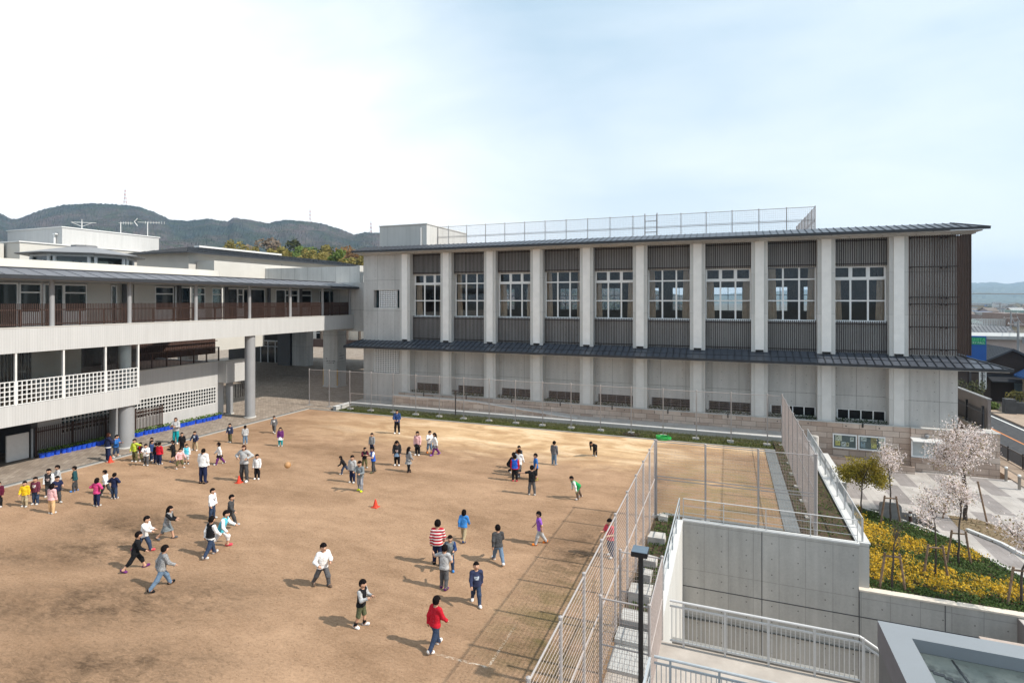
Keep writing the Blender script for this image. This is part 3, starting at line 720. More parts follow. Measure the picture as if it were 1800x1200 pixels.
# retaining wall of the walkway behind the wire fence, with white cap
rw = empty('retaining_wall', (-13, 39.3, 0), 'low concrete retaining wall with a white cap behind the long wire fence', 'wall')
Q = Rel(rw)
Q(MB().box(-30.4, 4.3, 39.16, 39.415, -.5, .22).box(-30.4, -30.1, 37.3, 39.15, -.3, .22), 'wall', M_CONL)
Q(MB().box(-30.45, 4.3, 39.12, 39.44, .222, .29).box(-30.45, -30.05, 37.26, 39.118, .222, .29), 'cap', M_WHITE)
rs = tag(MB().add([(-26.6, 40.2, .1), (-10.5, 40.2, .1), (-10.5, 40.2, .19), (-19.5, 40.2, .92), (-26.6, 40.2, .95), (-26.6, 40.45, .1), (-10.5, 40.45, .1), (-10.5, 40.45, .19), (-19.5, 40.45, .92), (-26.6, 40.45, .95)],
    [(0, 1, 2, 3, 4), (9, 8, 7, 6, 5), (2, 7, 8, 3), (3, 8, 9, 4), (4, 9, 5, 0), (1, 6, 7, 2)]).beam((-26.6, 40.32, .975), (-19.5, 40.32, .945), .27, .05, 1).beam((-19.5, 40.32, .945), (-10.5, 40.32, .215), .27, .05, 1).build('ramp_wall', [M_GRAN, M_WHITE]), 'sloping granite ramp wall on the walkway at the left foot of the gymnasium', 'wall')
structure(MB().add([(-26.6, 40.46, .19), (-10.5, 40.46, .19), (-19.5, 40.46, .80), (-26.6, 40.46, .80), (-26.6, 41.46, .19), (-10.5, 41.46, .19), (-19.5, 41.46, .80), (-26.6, 41.46, .80)],
    [(0, 1, 2, 3), (1, 5, 6, 2), (3, 2, 6, 7)]), 'ramp', M_PATH)
hr_ = empty('handrail', (-24, 39.3, .2), 'thin metal handrail along the pale walkway at the left foot of the gymnasium', 'handrail')
m = MB(); m.tube((-30.2, 39.3, 1.05), (-12, 39.3, 1.05), .016, n=6)
Rel(hr_)(m, 'rail', M_GALV)
m = MB()
for i in range(13): m.tube((-30.2+1.5*i, 39.3, .29), (-30.2+1.5*i, 39.3, 1.05), .014, n=6)
Rel(hr_)(m, 'baluster', M_GALV)
sl = empty('street_lamp', (-19.8, 38.65, 0), 'slender dark lamp post on the grass behind the long wire fence', 'lamp post')
Rel(sl)(MB().tube((-19.8, 38.65, -.1), (-19.8, 38.65, 1.95), .05, n=8), 'pole', M_BLACK)
Rel(sl)(MB().box(-20.05, -19.6, 38.5, 38.8, 1.95, 2.02), 'lamp_head', M_BLACK)

# ------------------------------------------------------------------ front retaining walls, court, steps, rails, near roof
fw = empty('concrete_wall', (1.4, 23.4, -3.2), 'tall grey fair faced concrete retaining wall below the small cage', 'wall')
Q = Rel(fw)
Q(MB().box(-1.72, 4.43, 23.4, 23.58, -5.3, .10), 'wall', M_CONF)
Q(MB().box(-1.74, 4.45, 23.37, 23.6, .102, .16), 'coping', M_WHITE)
m = MB(); m.box(-1.72, 12, 23.392, 23.3995, -2.51, -2.475).box(1.19, 1.215, 23.392, 23.3995, -5.3, .10).box(4.42, 4.45, 23.385, 23.3995, -5.3, -1.5)
Q(m, 'joint', M_DGREY)
cr = empty('top_rail', (1.4, 23.5, .16), 'thin white wire railing on top of the tall concrete retaining wall', 'railing')
m = MB()
for z in (.42, .70, .98): m.tube((-1.7, 23.48, z), (4.4, 23.48, z), .012 if z < .9 else .02, n=6)
Rel(cr)(m, 'rail', M_RAILW)
for i in range(5): Rel(cr)(MB().tube((-1.7+1.525*i, 23.48, .16), (-1.7+1.525*i, 23.48, .98), .016, n=6), 'post', M_RAILW)
lw_ = empty('concrete_wall', (4, 23.4, -3), 'long low concrete wall with a cream cap in front of the yellow flower bed', 'wall')
Q = Rel(lw_)
Q(MB().box(4.432, 16, 23.4, 23.66, -5.3, -1.56), 'wall', M_CONF)
Q(MB().box(4.432, 16, 23.37, 23.69, -1.558, -1.50), 'cap', plain('cream_cap', (.66, .58, .49), .8, .08))
m = MB()
for x in (7.0,): m.box(x, x+.025, 23.393, 23.3995, -5.3, -1.56)
Q(m, 'joint', M_DGREY)
rwall = empty('side_wall', (4.3, 31, -1.6), 'white topped retaining wall with a railing along the right side of the cage', 'wall')
Q = Rel(rwall)
Q(MB().box(4.42, 4.80, 23.62, 39.0, -3.3, .08), 'wall', M_CONL)
Q(MB().box(4.38, 4.84, 23.61, 39.0, .082, .13), 'coping', M_WHITE)
sr = empty('side_railing', (4.6, 31, .13), 'pale metal railing on the white topped wall right of the cage', 'railing')
m = MB(); m.tube((4.6, 23.7, 1.0), (4.6, 38.9, 1.0), .025, n=6); m.tube((4.6, 23.7, .3), (4.6, 38.9, .3), .012, n=6)
Rel(sr)(m, 'rail', M_RAILW)
for i in range(10): Rel(sr)(MB().box(4.57, 4.63, 23.7+1.68*i, 23.75+1.68*i, .13, 1.0), 'post', M_RAILW)
m = MB(); mesh_wires(m, (4.6, 23.75), (4.6, 38.85), .3, .98, .10, .34, .004)
Rel(sr)(m, 'infill', M_STEEL)
pw = empty('planter_wall', (5.6, 36, -1.6), 'low white concrete wall with a square corner beside the green maple', 'wall')
Q = Rel(pw)
Q(MB().box(5.36, 5.80, 33.6, 39.6, -1.7, -.62).box(4.82, 5.358, 33.6, 34.0, -1.7, -.62), 'wall', M_CONL)
Q(MB().box(5.34, 5.82, 33.57, 39.6, -.618, -.58).box(4.82, 5.338, 33.57, 34.03, -.618, -.58), 'coping', M_WHITE)
gp = tag(MB().lathe(4.95, 38.6, [(.23, -1.7), (.23, .62), (.20, .68), (.05, .70)], 14).build('gate_post', M_BLOCK, smooth=False), 'round pale stone gate post behind the wire fence right of the cage', 'post')
ww = empty('return_wall', (-1.85, 19.5, -3.2), 'white concrete return wall running toward the viewer left of the tall grey wall', 'wall')
Q = Rel(ww)
Q(MB().box(-1.955, -1.722, 15.9, 23.6, -5.3, .08), 'wall', M_CONL)
Q(MB().box(-1.99, -1.70, 15.85, 23.36, .082, .15), 'coping', M_WHITE)
wr_ = empty('return_railing', (-1.85, 19.5, .15), 'pale metal railing on the white return wall beside the rough concrete blocks', 'railing')
m = MB()
for z in (.4, .7, 1.0): m.tube((-1.85, 16.0, z), (-1.85, 23.4, z), .012 if z < .9 else .022, n=6)
Rel(wr_)(m, 'rail', M_STEEL)
for i in range(6): Rel(wr_)(MB().box(-1.875, -1.825, 16.0+1.47*i, 16.04+1.47*i, .15, 1.0), 'post', M_STEEL)
# pale landing, steps
structure(MB().box(-2.796, 2.9, 12.4, 15.35, -5.3, -.14).box(-2.796, -1.3, 4, 12.398, -5.3, -.142).box(-1.298, 2.9, 12.3, 12.398, -5.3, -.145), 'landing', M_SLAB)
structure(MB().box(-2.8, -1.8, 13.6, 14.6, -.138, -.05).box(-2.8, -1.8, 14.602, 15.2, -.138, .10).box(-2.8, -2.0, 15.36, 15.94, -3, .22), 'steps', M_CONL)
m = MB()
for i in range(14): m.box(2.902+.3*i, 3.2+.3*i, 12.4, 15.35, -5.3, -.30-.17*i)
structure(m, 'stairs', M_SLAB)
def baluster_rail(name, y, label, z0, xa, xb, m_):
    e = empty(name, (xa, y, z0), label, 'railing', 'railings beside the pale landing')
    Q = Rel(e); zt = z0+1.17
    m = MB(); m.tube((xa, y, zt), (xb, y, zt), .032, n=8); m.tube((xb, y, zt), (xb+2.6, y, zt-1.5), .032, n=8)
    m.beam((xa, y, zt-.14), (xb, y, zt-.14), .035, .04); m.beam((xb, y, zt-.14), (xb+2.6, y, zt-1.64), .035, .04)
    m.beam((xa, y, z0+.12), (xb, y, z0+.12), .035, .04); m.beam((xb, y, z0+.12), (xb+2.6, y, z0-1.38), .035, .04)
    Q(m, 'rail', m_)
    k = 1
    for i in range(int((xb-xa)/.9)+1):
        Q(MB().box(xa+.35+i*1.02-.025, xa+.35+i*1.02+.025, y-.026, y+.026, z0, zt-.02), 'post', m_)
    m = MB(); x = xa+.05
    while x < xb+2.5:
        dz = 0 if x < xb else -(x-xb)*1.5/2.6
        m.box(x-.009, x+.009, y-.009, y+.009, z0+.12+dz, zt-.14+dz); x += .105
    Q(m, 'baluster', m_)
baluster_rail('baluster_railing', 15.28, 'far pale metal baluster railing in front of the tall concrete wall', -.14, -1.45, 2.9, M_RAILW)
baluster_rail('baluster_railing', 12.75, 'near grey metal baluster railing at the bottom edge of the picture', -.14, -1.55, 2.9, M_STEEL)
structure(MB().box(-1.4, 2.9, 15.352, 15.5, -5.3, -.05), 'landing_kerb', M_KERB)
hp = empty('handrail', (-1.64, 11.5, -.14), 'blue grey flat handrail beside the black lamp post', 'handrail')
Rel(hp)(MB().beam((-1.64, 12.7, .98), (-1.64, 10.2, .98), .05, .09).beam((-1.64, 12.7, .62), (-1.64, 10.2, .62), .02, .02), 'rail', M_STEEL)
for y in (12.65, 11.4, 10.25): Rel(hp)(MB().box(-1.665, -1.615, y-.02, y+.02, -.14, .97), 'post', M_STEEL)
# black lamp post
bl = empty('lamp_post', (-1.80, 12.45, -.14), 'black square lamp post with a flat slate blue top beside the steps', 'lamp post')
Q = Rel(bl)
Q(MB().box(-1.85, -1.75, 12.40, 12.50, -.14, 3.36), 'pole', M_BLACK)
Q(MB().box(-1.99, -1.64, 12.27, 12.63, 3.40, 3.50).box(-1.9, -1.7, 12.35, 12.55, 3.36, 3.40), 'lamp_head', M_BLACK)
Q(MB().box(-1.985, -1.645, 12.275, 12.625, 3.501, 3.512), 'lid', plain('slate_blue_lid', (.12, .16, .20), .5, .1))
# rough blocks along the foot of the near fence
for k, (y, sx, sy, sz) in enumerate(((21.1, .30, .28, .25), (19.2, .24, .22, .22), (18.0, .18, .22, .30), (16.95, .30, .34, .28), (23.3, .16, .16, .2))):
    m = MB(); m.box(-2.46-sx, -2.46+sx, y-sy, y+sy, -.1, .06+sz)
    o = m.build('concrete_block', M_BLOCK); bmv = [v.co for v in o.data.vertices]
    for v in bmv: v.x += random.uniform(-.04, .04); v.y += random.uniform(-.04, .04); v.z += random.uniform(-.03, .03)
    lab = ['second farthest rough pale concrete block on the soil beside the near fence', 'middle rough pale concrete block on the soil beside the near fence', 'narrow rough concrete block between two larger ones beside the near fence', 'largest rough pale concrete block, nearest the steps by the fence', 'farthest small rough concrete block at the far corner of the near fence'][k]
    tag(o, lab, 'block', 'rough concrete blocks by the near fence')
# small flat roof building at the lower right
nr = empty('flat_roof_building', (6, 10, -.2), 'small building with a wide grey roof coping at the lower right corner', 'building')
Q = Rel(nr)
X0, Y1, ZR = 2.61, 12.2, 3.0
m = MB(); wdt = .43; Xe, Ye = 9, 4
m.add([(X0, Y1, ZR), (Xe, Y1, ZR), (Xe, Y1-wdt, ZR), (X0+wdt, Y1-wdt, ZR), (X0+wdt, Ye, ZR), (X0, Ye, ZR)], [(0, 5, 4, 3), (0, 3, 2, 1)])
m.add([(X0+wdt, Y1-wdt, ZR), (Xe, Y1-wdt, ZR), (Xe, Y1-wdt, ZR-.22), (X0+wdt, Y1-wdt, ZR-.22), (X0+wdt, Ye, ZR), (X0+wdt, Ye, ZR-.22)], [(0, 1, 2, 3), (0, 3, 5, 4)])
Q(m, 'coping', plain('coping_grey_blue', (.235, .25, .265), .45, .04, 1))
m = MB(); m.box(X0+.02, Xe, Ye, Y1-.02, -5.3, ZR-.5)
m.add([(X0, Y1, ZR), (X0, Ye, ZR), (X0, Ye, ZR-.5), (X0, Y1, ZR-.5), (Xe, Y1, ZR), (Xe, Y1, ZR-.5)], [(0, 3, 2, 1), (0, 4, 5, 3)], 1)
Q(m, 'wall', [M_DGREY, plain('coping_side', (.09, .085, .10), .5, .1)])
Q(MB().box(X0+wdt, Xe, Ye, Y1-wdt, ZR-.26, ZR-.222), 'roof', mottled('wet_roof', (.06, .078, .078), (.12, .14, .135), 1.3, .45, c3=(.05, .06, .06)))
def crack_path(pts, wd, seed):
    rd = random.Random(seed); m = MB(); z = ZR-.218
    for (a, b) in zip(pts[:-1], pts[1:]):
        k = 10
        for i in range(k):
            p = Vector(a).lerp(Vector(b), i/k); q = Vector(a).lerp(Vector(b), (i+1)/k); ww_ = wd*rd.uniform(.4, 1.6); j = rd.uniform(-.03, .03)
            m.box(min(p.x, q.x)-.012, max(p.x, q.x)+.012, min(p.y, q.y)+j-ww_/2, max(p.y, q.y)+j+ww_/2, z+i*.0003, z+.004+i*.0003)
    return m
cA = [(X0+.55, 11.25), (X0+1.0, 11.0), (X0+1.5, 10.75), (X0+2.0, 10.5), (X0+2.9, 10.25)]
m = crack_path(cA, .045, 1); m2 = crack_path([(X0+1.0, 11.65), (X0+1.05, 11.0)], .05, 2); m3 = crack_path([(X0+1.75, 10.95), (X0+2.0, 10.45)], .16, 3); m4 = crack_path([(X0+1.5, 10.7), (X0+1.75, 10.2)], .06, 4)
for q in (m2, m3, m4): m.add(q.v, q.f)
Q(m, 'tar_seam', plain('wet_tar', (.02, .022, .024), .25, .2))
bs = empty('slatted_bench', (9.0, 20.6, -5.2), 'beige slatted bench top seen above the grey roof coping at the right edge', 'bench')
m = MB(); m.box(7.0, 12, 20.35, 20.6, -1.12, -1.06)
for i in range(34): m.box(7.1+.14*i, 7.17+.14*i, 20.36, 20.42, -1.62, -1.12)
Rel(bs)(m, 'backrest', plain('beige_bench', (.42, .34, .29), .7, .1))
Rel(bs)(MB().box(7.0, 12, 20.0, 20.34, -2.75, -2.69), 'seat', plain('beige_bench', (.42, .34, .29), .7, .1))
for x in (7.2, 9.5, 11.8): Rel(bs)(MB().box(x-.04, x+.04, 20.05, 20.34, -5.2, -2.75).box(x-.04, x+.04, 20.42, 20.5, -5.2, -1.12), 'leg', M_DGREY)

# ================================================================== LEFT SCHOOL WING
XB = -33.7                                   # face of the white beams
wing = empty('school_wing', (-37, 25, 0), 'white school wing on the left with an open upper corridor over a passage', 'building')
P = Rel(wing)
YE = 44.4
P(MB().box(-34.3, XB, 6, YE, 6.32, 7.58), 'upper_beam', M_WRIB)
P(MB().box(-38, -34.302, 6, YE, 6.5, 7.4), 'corridor_floor', M_CONL)
P(MB().box(-34.32, XB+.02, 6, YE, 7.582, 7.62), 'beam_cap', M_CREAM)
P(MB().box(-34.3, XB, 6, 23.45, 2.64, 3.66), 'lower_beam', M_WRIB)
P(MB().box(-38, -34.302, 6, 23.44, 2.9, 3.3), 'room_floor', M_WOOD)
# corridor roof
m = MB()
m.add([(-33.15, 6, 10.28), (-33.15, YE+.4, 10.28), (-35.0, YE-1.2, 10.72), (-35.0, 6, 10.72), (-33.15, 6, 10.16), (-33.15, YE+.4, 10.16), (-35.0, YE-1.2, 10.5), (-35.0, 6, 10.5), (-36.8, YE+.4, 10.28)],
      [(0, 1, 2, 3), (4, 7, 6, 5), (0, 4, 5, 1), (1, 8, 2)])
y = 6.5
while y < YE-.4:
    f = 1. if y < YE-1.2 else .6
    m.beam((-33.15, y, 10.285), (-33.15-1.85*f, y, 10.285+.44*f), .03, .03, 0); y += .9
m.beam((-33.12, 6, 10.20), (-33.12, YE+.4, 10.20), .05, .20, 1)
m.beam((-34.98, 6, 10.74), (-34.98, YE-1.2, 10.74), .08, .06, 1)
P(m, 'corridor_roof', [plain('corridor_metal_roof', (.105, .105, .118), .42, .05, 1), M_ROOFD])
P(MB().box(-38, -33.3, 6, YE, 10.06, 10.15), 'corridor_ceiling', M_GREY)
P(MB().box(-38, -35.02, 6, 60, 10.3, 10.7), 'roof_slab', M_CONL)
# upper posts and brown railing
PY_ = [14.8, 18.91, 23.07, 27.61, 32.19, 36.41, 40.37, 44.2]
for y in PY_:
    P(MB().tube((-34.1, y, 7.58), (-34.1, y, 10.06), .125, n=14, caps=False), 'post', M_GREY, smooth=True)
for a, b in zip(PY_[:-1], PY_[1:]):
    s = MB(); k = int((b-a-.3)/.085)
    for j in range(k+1):
        y = a+.16+(b-a-.32)*j/k; s.box(-34.11, -34.07, y-.014, y+.014, 7.66, 8.84)
    for z in (7.75, 8.5): s.box(-34.16, -34.12, a+.13, b-.13, z-.03, z+.03)
    for j in range(4): y = a+.14+(b-a-.28)*j/3; s.box(-34.2, -34.122, y-.04, y+.04, 7.6, 8.5)
    P(s, 'railing_panel', M_BROWN)
# back wall of the corridor: glazing and white panels from u-coordinates along it
xb = -37.0
def yy(u): return PX(u, 528, xb)[0]
BAY = [(-40, 32, 'glass'), (35, 73, 'win'), (78, 112, 'glass'), (113, 153, 'win'), (155, 194, 'wall'), (196, 206, 'glass'), (206, 217, 'wall'), (217, 235, 'wall'), (235, 272, 'wall'), (273, 306, 'win'), (310, 335, 'glass'), (338, 361, 'win'), (361, 373, 'wall'), (373, 390, 'win'), (394, 418, 'glass'), (418, 428, 'win'), (428, 466, 'glass'), (466, 472, 'wall'), (472, 485, 'wall'), (485, 502, 'glass'), (502, 524, 'win'), (526, 548, 'win'), (548, 562, 'wall'), (562, 580, 'glass'), (580, 606, 'glass')]
wallm = MB(); glz = []
for a, b, kd in BAY:
    ya, yb = yy(a), yy(b)
    if kd == 'wall': wallm.box(xb-.2, xb-.02, ya-.03, yb+.03, 7.4, 10.06); continue
    f = MB(); fr = .05
    f.box(xb-.12, xb, ya, ya+fr, 7.42, 9.9).box(xb-.12, xb, yb-fr, yb, 7.42, 9.9).box(xb-.118, xb-.002, ya, yb, 9.9, 9.98)
    if kd == 'win':
        f.box(xb-.115, xb-.003, ya+fr, yb-fr, 9.42, 9.5).box(xb-.115, xb-.003, ya+fr, yb-fr, 8.3, 8.36)
        f.box(xb-.117, xb-.004, ya+fr, yb-fr, 7.42, 8.3)
    w_ = P(f, 'window', M_FRAME)
    P(MB().box(xb-.07, xb-.06, ya+fr, yb-fr, 7.42 if kd == 'glass' else 8.36, 9.9), 'pane', M_GLASSD, w_)
wallm.box(xb-.2, xb-.13, 6, YE+4, 9.985, 10.06)
P(wallm, 'corridor_wall', M_CREAM)
P(MB().box(-43, -38.01, 6, 30, 7.2, 7.4).box(-43, -42.8, 6, 30, 7.4, 10.3).box(-43, -38, 30, 30.2, 7.2, 10.6), 'room_interior', M_INT)
for u in (214, 311, 394, 469, 525):
    y = yy(u); P(MB().tube((-36.75, y, 7.4), (-36.75, y, 10.06), .14, n=12, caps=False), 'inner_post', M_DGREY, smooth=True)
P(MB().tube((-37.3, yy(366), 7.4), (-37.3, yy(366), 10.06), .28, n=14, caps=False), 'inner_column', M_WHITE, smooth=True)
# roof parapet, its far end rounds off
m = MB(); pts = []
for y in np.linspace(6, 31, 12): pts.append((-37.45, y))
for k in range(1, 10):
    a = R(90*k/9); pts.append((-37.45-3.2*(1-math.cos(a)), 31+3.2*math.sin(a)))
pts += [(-46, 34.2)]
vs = []
for x, y in pts: vs += [(x, y, 10.5), (x, y, 11.35)]
vs2 = []
for x, y in pts: vs2 += [(x-.25, y-.12, 10.5), (x-.25, y-.12, 11.35)]
n_ = len(pts)
m.add(vs+vs2, [(2*i, 2*i+2, 2*i+3, 2*i+1) for i in range(n_-1)] + [(2*i+1, 2*i+3, 2*n_+2*i+3, 2*n_+2*i+1) for i in range(n_-1)])
P(m, 'parapet', M_CREAM)
# lower room: white lattice balustrade, posts, glazing
LP = [6.5, 9, 11.6, 14.3, 17.11, 19.29, 21.48, 23.40]
for y in LP: P(MB().box(XB-.16, XB-.03, y-.04, y+.04, 3.662, 6.32), 'lower_post', M_PREL)
for a, b in zip(LP[:-1], LP[1:]):
    s = MB(); a_, b_ = a+.06, b-.06; k = max(2, round((b_-a_)/.215)); z0, z1 = 3.70, 4.88
    for j in range(k+1): y = a_+(b_-a_)*j/k; s.box(XB-.10, XB-.04, y-.022, y+.022, z0, z1)
    for j in range(6): z = z0+(z1-z0)*j/5; s.box(XB-.098, XB-.042, a_, b_, z-.022, z+.022)
    la = P(s, 'lattice', M_WHITE)
    P(MB().box(XB-.20, XB-.195, a_, b_, 3.66, 6.32), 'pane', M_GLASS)
P(MB().box(-39.2, -39.0, 6, 23.3, 3.3, 6.4).box(-41.8, -34.5, 6, 6.2, 3.3, 6.4), 'room_wall', M_INTW)
P(MB().box(-41.8, -38.0, 6, 23.44, 2.9, 3.3), 'room_floor', M_WOOD)
P(MB().box(-41.8, -34.31, 6, 23.4, 6.36, 6.46), 'room_ceiling', M_INTW)
P(MB().tube((-34.42, 23.02, 3.3), (-34.42, 23.02, 6.36), .33, n=20, caps=False), 'room_column', M_WHITE, smooth=True)
m = MB()
for j in range(14): y = 18.2+.17*j; m.box(-38.99, -38.9, y, y+.08, 3.5, 6.0)
P(m, 'room_panel', M_BROWN)
P(MB().box(-37.5, -37.2, 15.6, 18.1, 3.3, 4.2), 'counter', M_WOOD)
# big columns
for x, y, r, z in ((-34.2, 32.35, .37, 6.32), (-34.25, 23.0, .42, 2.64), (-36.1, 23.6, .36, 2.9), (-36.75, 32.75, .25, 2.6), (-34.3, 14.0, .42, 2.64)):
    c_ = P(MB().tube((x, y, .05), (x, y, z), r, n=24, caps=False), 'column', M_GREY, smooth=True)
    P(MB().lathe(x, y, [(r+.07, .04), (r+.07, .12), (r+.005, .125)], 24), 'column_foot', M_CONL, c_)
# terrace block with lattice strip, low door and slat fence
tb = MB()
tb.box(-37.4, -37.0, 19.8, 32.4, 2.32, 4.22).box(-37.4, -37.0, 19.8, 32.4, .05, 1.08).box(-37.4, -37.0, 31.7, 32.4, 1.08, 2.32).box(-37.4, -37.0, 19.8, 21, 1.08, 2.32)
tb.box(-47, -37.4, 32.2, 32.4, .05, 4.2).box(-37.0, -36.1, 31.9, 34.0, 2.62, 4.26)
P(tb, 'terrace_wall', M_WRIB)
P(MB().box(-37.42, -36.94, 19.8, 32.42, 4.222, 4.28).box(-36.95, -36.08, 31.88, 34.02, 4.262, 4.30), 'terrace_coping', M_CREAM)
s = MB(); k = 49
for j in range(k+1): y = 21+10.7*j/k; s.box(-37.06, -36.99, y-.024, y+.024, 1.08, 2.32)
for j in range(6): z = 1.08+1.24*j/5; s.box(-37.058, -36.992, 21, 31.7, z-.024, z+.024)
la = P(s, 'lattice', M_WHITE)
P(MB().box(-37.3, -37.28, 21, 31.7, 1.08, 2.32), 'pane', M_GLASSD, la)
P(MB().box(-46.5, -37.42, 23.5, 32.2, 3.9, 4.1), 'terrace_deck', M_DECK)
s = MB()
for j in range(84): y = 23.6+.105*j; s.box(-37.346, -37.334, y-.008, y+.008, 4.28, 5.3)
s.box(-37.38, -37.30, 23.5, 32.3, 5.3, 5.36)
for j in range(9): y = 23.6+1.08*j; s.box(-37.38, -37.3, y-.03, y+.03, 4.28, 5.3)
P(s, 'terrace_railing', M_BROWN)
s = MB(); s.box(-44.5, -44.4, 26.3, 38, 4.1, 5.45)
for j in range(70): y = 26.3+.165*j; s.box(-44.4, -44.36, y, y+.09, 4.1, 5.5)
s.box(-44.2, -44.12, 26, 38, 5.25, 5.32)
P(s, 'terrace_screen', M_BROWN)
P(MB().box(-44.52, -44.3, 23.3, 26.3, 4.1, 6.5), 'terrace_end_wall', M_CREAM)
m = MB()
m.box(-46.7, -46.6, 23, 46, 4.1, 10.2)
for j in range(5): m.box(-46.59, -46.5, 29+2.2*j, 30.4+2.2*j, 4.1, 6.5)
P(m, 'back_wall', M_CREAM)
P(MB().box(-46.595, -46.56, 30.4, 31.2, 4.2, 6.3).box(-46.595, -46.56, 32.6, 33.4, 4.2, 6.3).box(-46.595, -46.56, 34.8, 35.6, 4.2, 6.3), 'back_glass', plain('back_dark_glass', (.03, .04, .045), .1))
P(MB().tube((-45.5, 36.2, 4.1), (-45.5, 36.2, 6.4), .35, n=16, caps=False), 'terrace_column', M_WHITE, smooth=True)
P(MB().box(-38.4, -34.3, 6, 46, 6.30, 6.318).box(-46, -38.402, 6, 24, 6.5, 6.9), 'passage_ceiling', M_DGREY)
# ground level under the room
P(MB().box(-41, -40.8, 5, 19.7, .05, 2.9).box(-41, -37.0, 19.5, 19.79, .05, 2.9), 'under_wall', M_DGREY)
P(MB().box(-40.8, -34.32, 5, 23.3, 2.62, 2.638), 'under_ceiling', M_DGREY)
dr = P(MB().box(-37.05, -36.95, 18.3, 19.35, .10, 1.55), 'door', M_WHITE)
P(MB().box(-36.98, -36.9, 19.45, 19.53, .05, 1.7), 'door_post', M_STEEL)
# passage behind: entrance, piers
P(MB().box(-39.25, -37.45, 46.6, 48.0, .05, 6.3), 'pier', M_CON)
P(MB().box(-39.28, -37.43, 46.55, 48.05, .05, .2), 'pier_base', M_CONL)
m = MB()
for (x, y) in ((-39.27, 46.59), (-37.52, 46.59)): m.box(x, x+.08, y-.004, y+.006, .25, 1.9)
m.box(-37.452, -37.442, 46.62, 46.70, .25, 1.9)
P(m, 'corner_guard', plain('yellow_guard', (.55, .33, .06), .6))
# small dark inscription on the pier, as rows of strokes
m = MB(); rd = random.Random(5)
for r_, (n_, z) in enumerate(((2, 2.95), (14, 2.72), (13, 2.52))):
    for j in range(n_): 
        if rd.random() < .15: continue
        m.box(-38.9+.085*j, -38.9+.085*j+rd.uniform(.03, .065), 46.592, 46.599, z, z+rd.uniform(.05, .09))
for r_, (n_, z) in enumerate(((2, 3.5), (9, 3.25), (7, 2.95))):
    for j in range(n_): m.box(-37.449, -37.442, 46.95+.085*j, 46.95+.085*j+rd.uniform(.03, .065), z, z+rd.uniform(.05, .09))
P(m, 'inscription', M_BLACK)
P(MB().box(-56, -53.6, 60.2, 61.6, .05, 7), 'pier', M_CON)
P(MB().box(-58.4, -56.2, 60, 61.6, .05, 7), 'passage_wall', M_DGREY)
e = MB(); 
for j in range(5): e.box(-63.4+1.35*j-.05, -63.4+1.35*j+.05, 61.9, 62.0, .05, 3.2)
e.box(-63.4, -58.0, 61.9, 62.0, 3.1, 3.25).box(-63.4, -58, 61.9, 62, 2.35, 2.42)
en = P(e, 'entrance_door', M_FRAME)
P(MB().box(-63.4, -58.0, 61.96, 61.97, .1, 3.1), 'pane', M_GLASSD, en)
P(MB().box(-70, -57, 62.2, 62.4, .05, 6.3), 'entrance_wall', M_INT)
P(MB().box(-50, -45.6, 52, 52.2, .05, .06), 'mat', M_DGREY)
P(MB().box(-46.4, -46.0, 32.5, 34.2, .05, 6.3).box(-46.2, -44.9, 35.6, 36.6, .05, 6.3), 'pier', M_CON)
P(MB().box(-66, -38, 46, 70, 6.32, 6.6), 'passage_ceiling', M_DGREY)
s = MB()
for j in range(40): 
    a = R(-70+4*j); s.box(-46.5+4.2*math.cos(a)-.02, -46.5+4.2*math.cos(a)+.02, 38.5+4.2*math.sin(a)-.02, 38.5+4.2*math.sin(a)+.02, .05, 1.25)
P(s, 'curved_screen', M_BROWN)
# concrete block that ties the corridor to the gymnasium and its roof parapet
P(MB().box(-36.2, -30.70, 44.402, 47.5, 6.05, 10.72).box(-36.2, -30.70, 47.502, 48.2, 6.05, 6.9), 'link_block', M_CON)
P(MB().box(-56, -35.3, 47.0, 47.35, 10.3, 12.5), 'link_parapet', M_CON)
P(MB().box(-35.298, -34.9, 46.9, 47.5, 10.725, 12.55), 'link_pillar', M_CONL)
P(MB().box(-56, -38, 46, 60, 10.0, 10.29), 'link_roof', M_CONL)
# slat fence in front of the terrace wall
sf = empty('slat_fence', (-36.7, 23.2, .05), 'dark vertical slat fence behind the row of blue planters', 'fence')
s = MB(); y = 19.6
while y < 27.2:
    s.box(-36.72, -36.68, y-.014, y+.014, .12, 1.75); y += .10
Rel(sf)(s, 'slats', M_BROWN)
s = MB()
for z in (.4, 1.5): s.box(-36.76, -36.722, 19.6, 27.2, z-.03, z+.03)
for y in (19.6, 21.5, 23.4, 25.3, 27.15): s.box(-36.79, -36.73, y-.03, y+.03, .05, 1.78)
Rel(sf)(s, 'rail', M_BROWN)
# blue planters with seedlings
M_BLUE = plain('blue_plastic', (.012, .07, .52), .45, .08)
M_SEED = leafmat('seedling_leaf', (.06, .13, .03), (.16, .24, .06))
def leafball(mb, c, r, n, size, rnd, flat=1.0, m=0):
    for i in range(n):
        d = Vector((rnd.gauss(0, 1), rnd.gauss(0, 1), rnd.gauss(0, 1)*flat)).normalized()*(r*rnd.uniform(.35, 1.)**.6)
        p = Vector(c)+Vector((d.x, d.y, d.z*flat))
        a = Vector((rnd.gauss(0, 1), rnd.gauss(0, 1), rnd.gauss(0, 1))).normalized(); b = a.orthogonal().normalized()
        s = size*rnd.uniform(.6, 1.3)
        mb.add([p-a*s*.5, p+b*s*.35, p+a*s*.5, p-b*s*.35], [(0, 1, 2, 3)], m)
rd = random.Random(3)
m = MB(); m.lathe(0, 0, [(.12, 0), (.155, .24), (.168, .245), (.168, .28), (.13, .28), (.12, .22)], 12)
pr = empty('planter', (0, 0, 0), 'blue planter pot', 'planter', 'row of blue planters along the terrace wall')
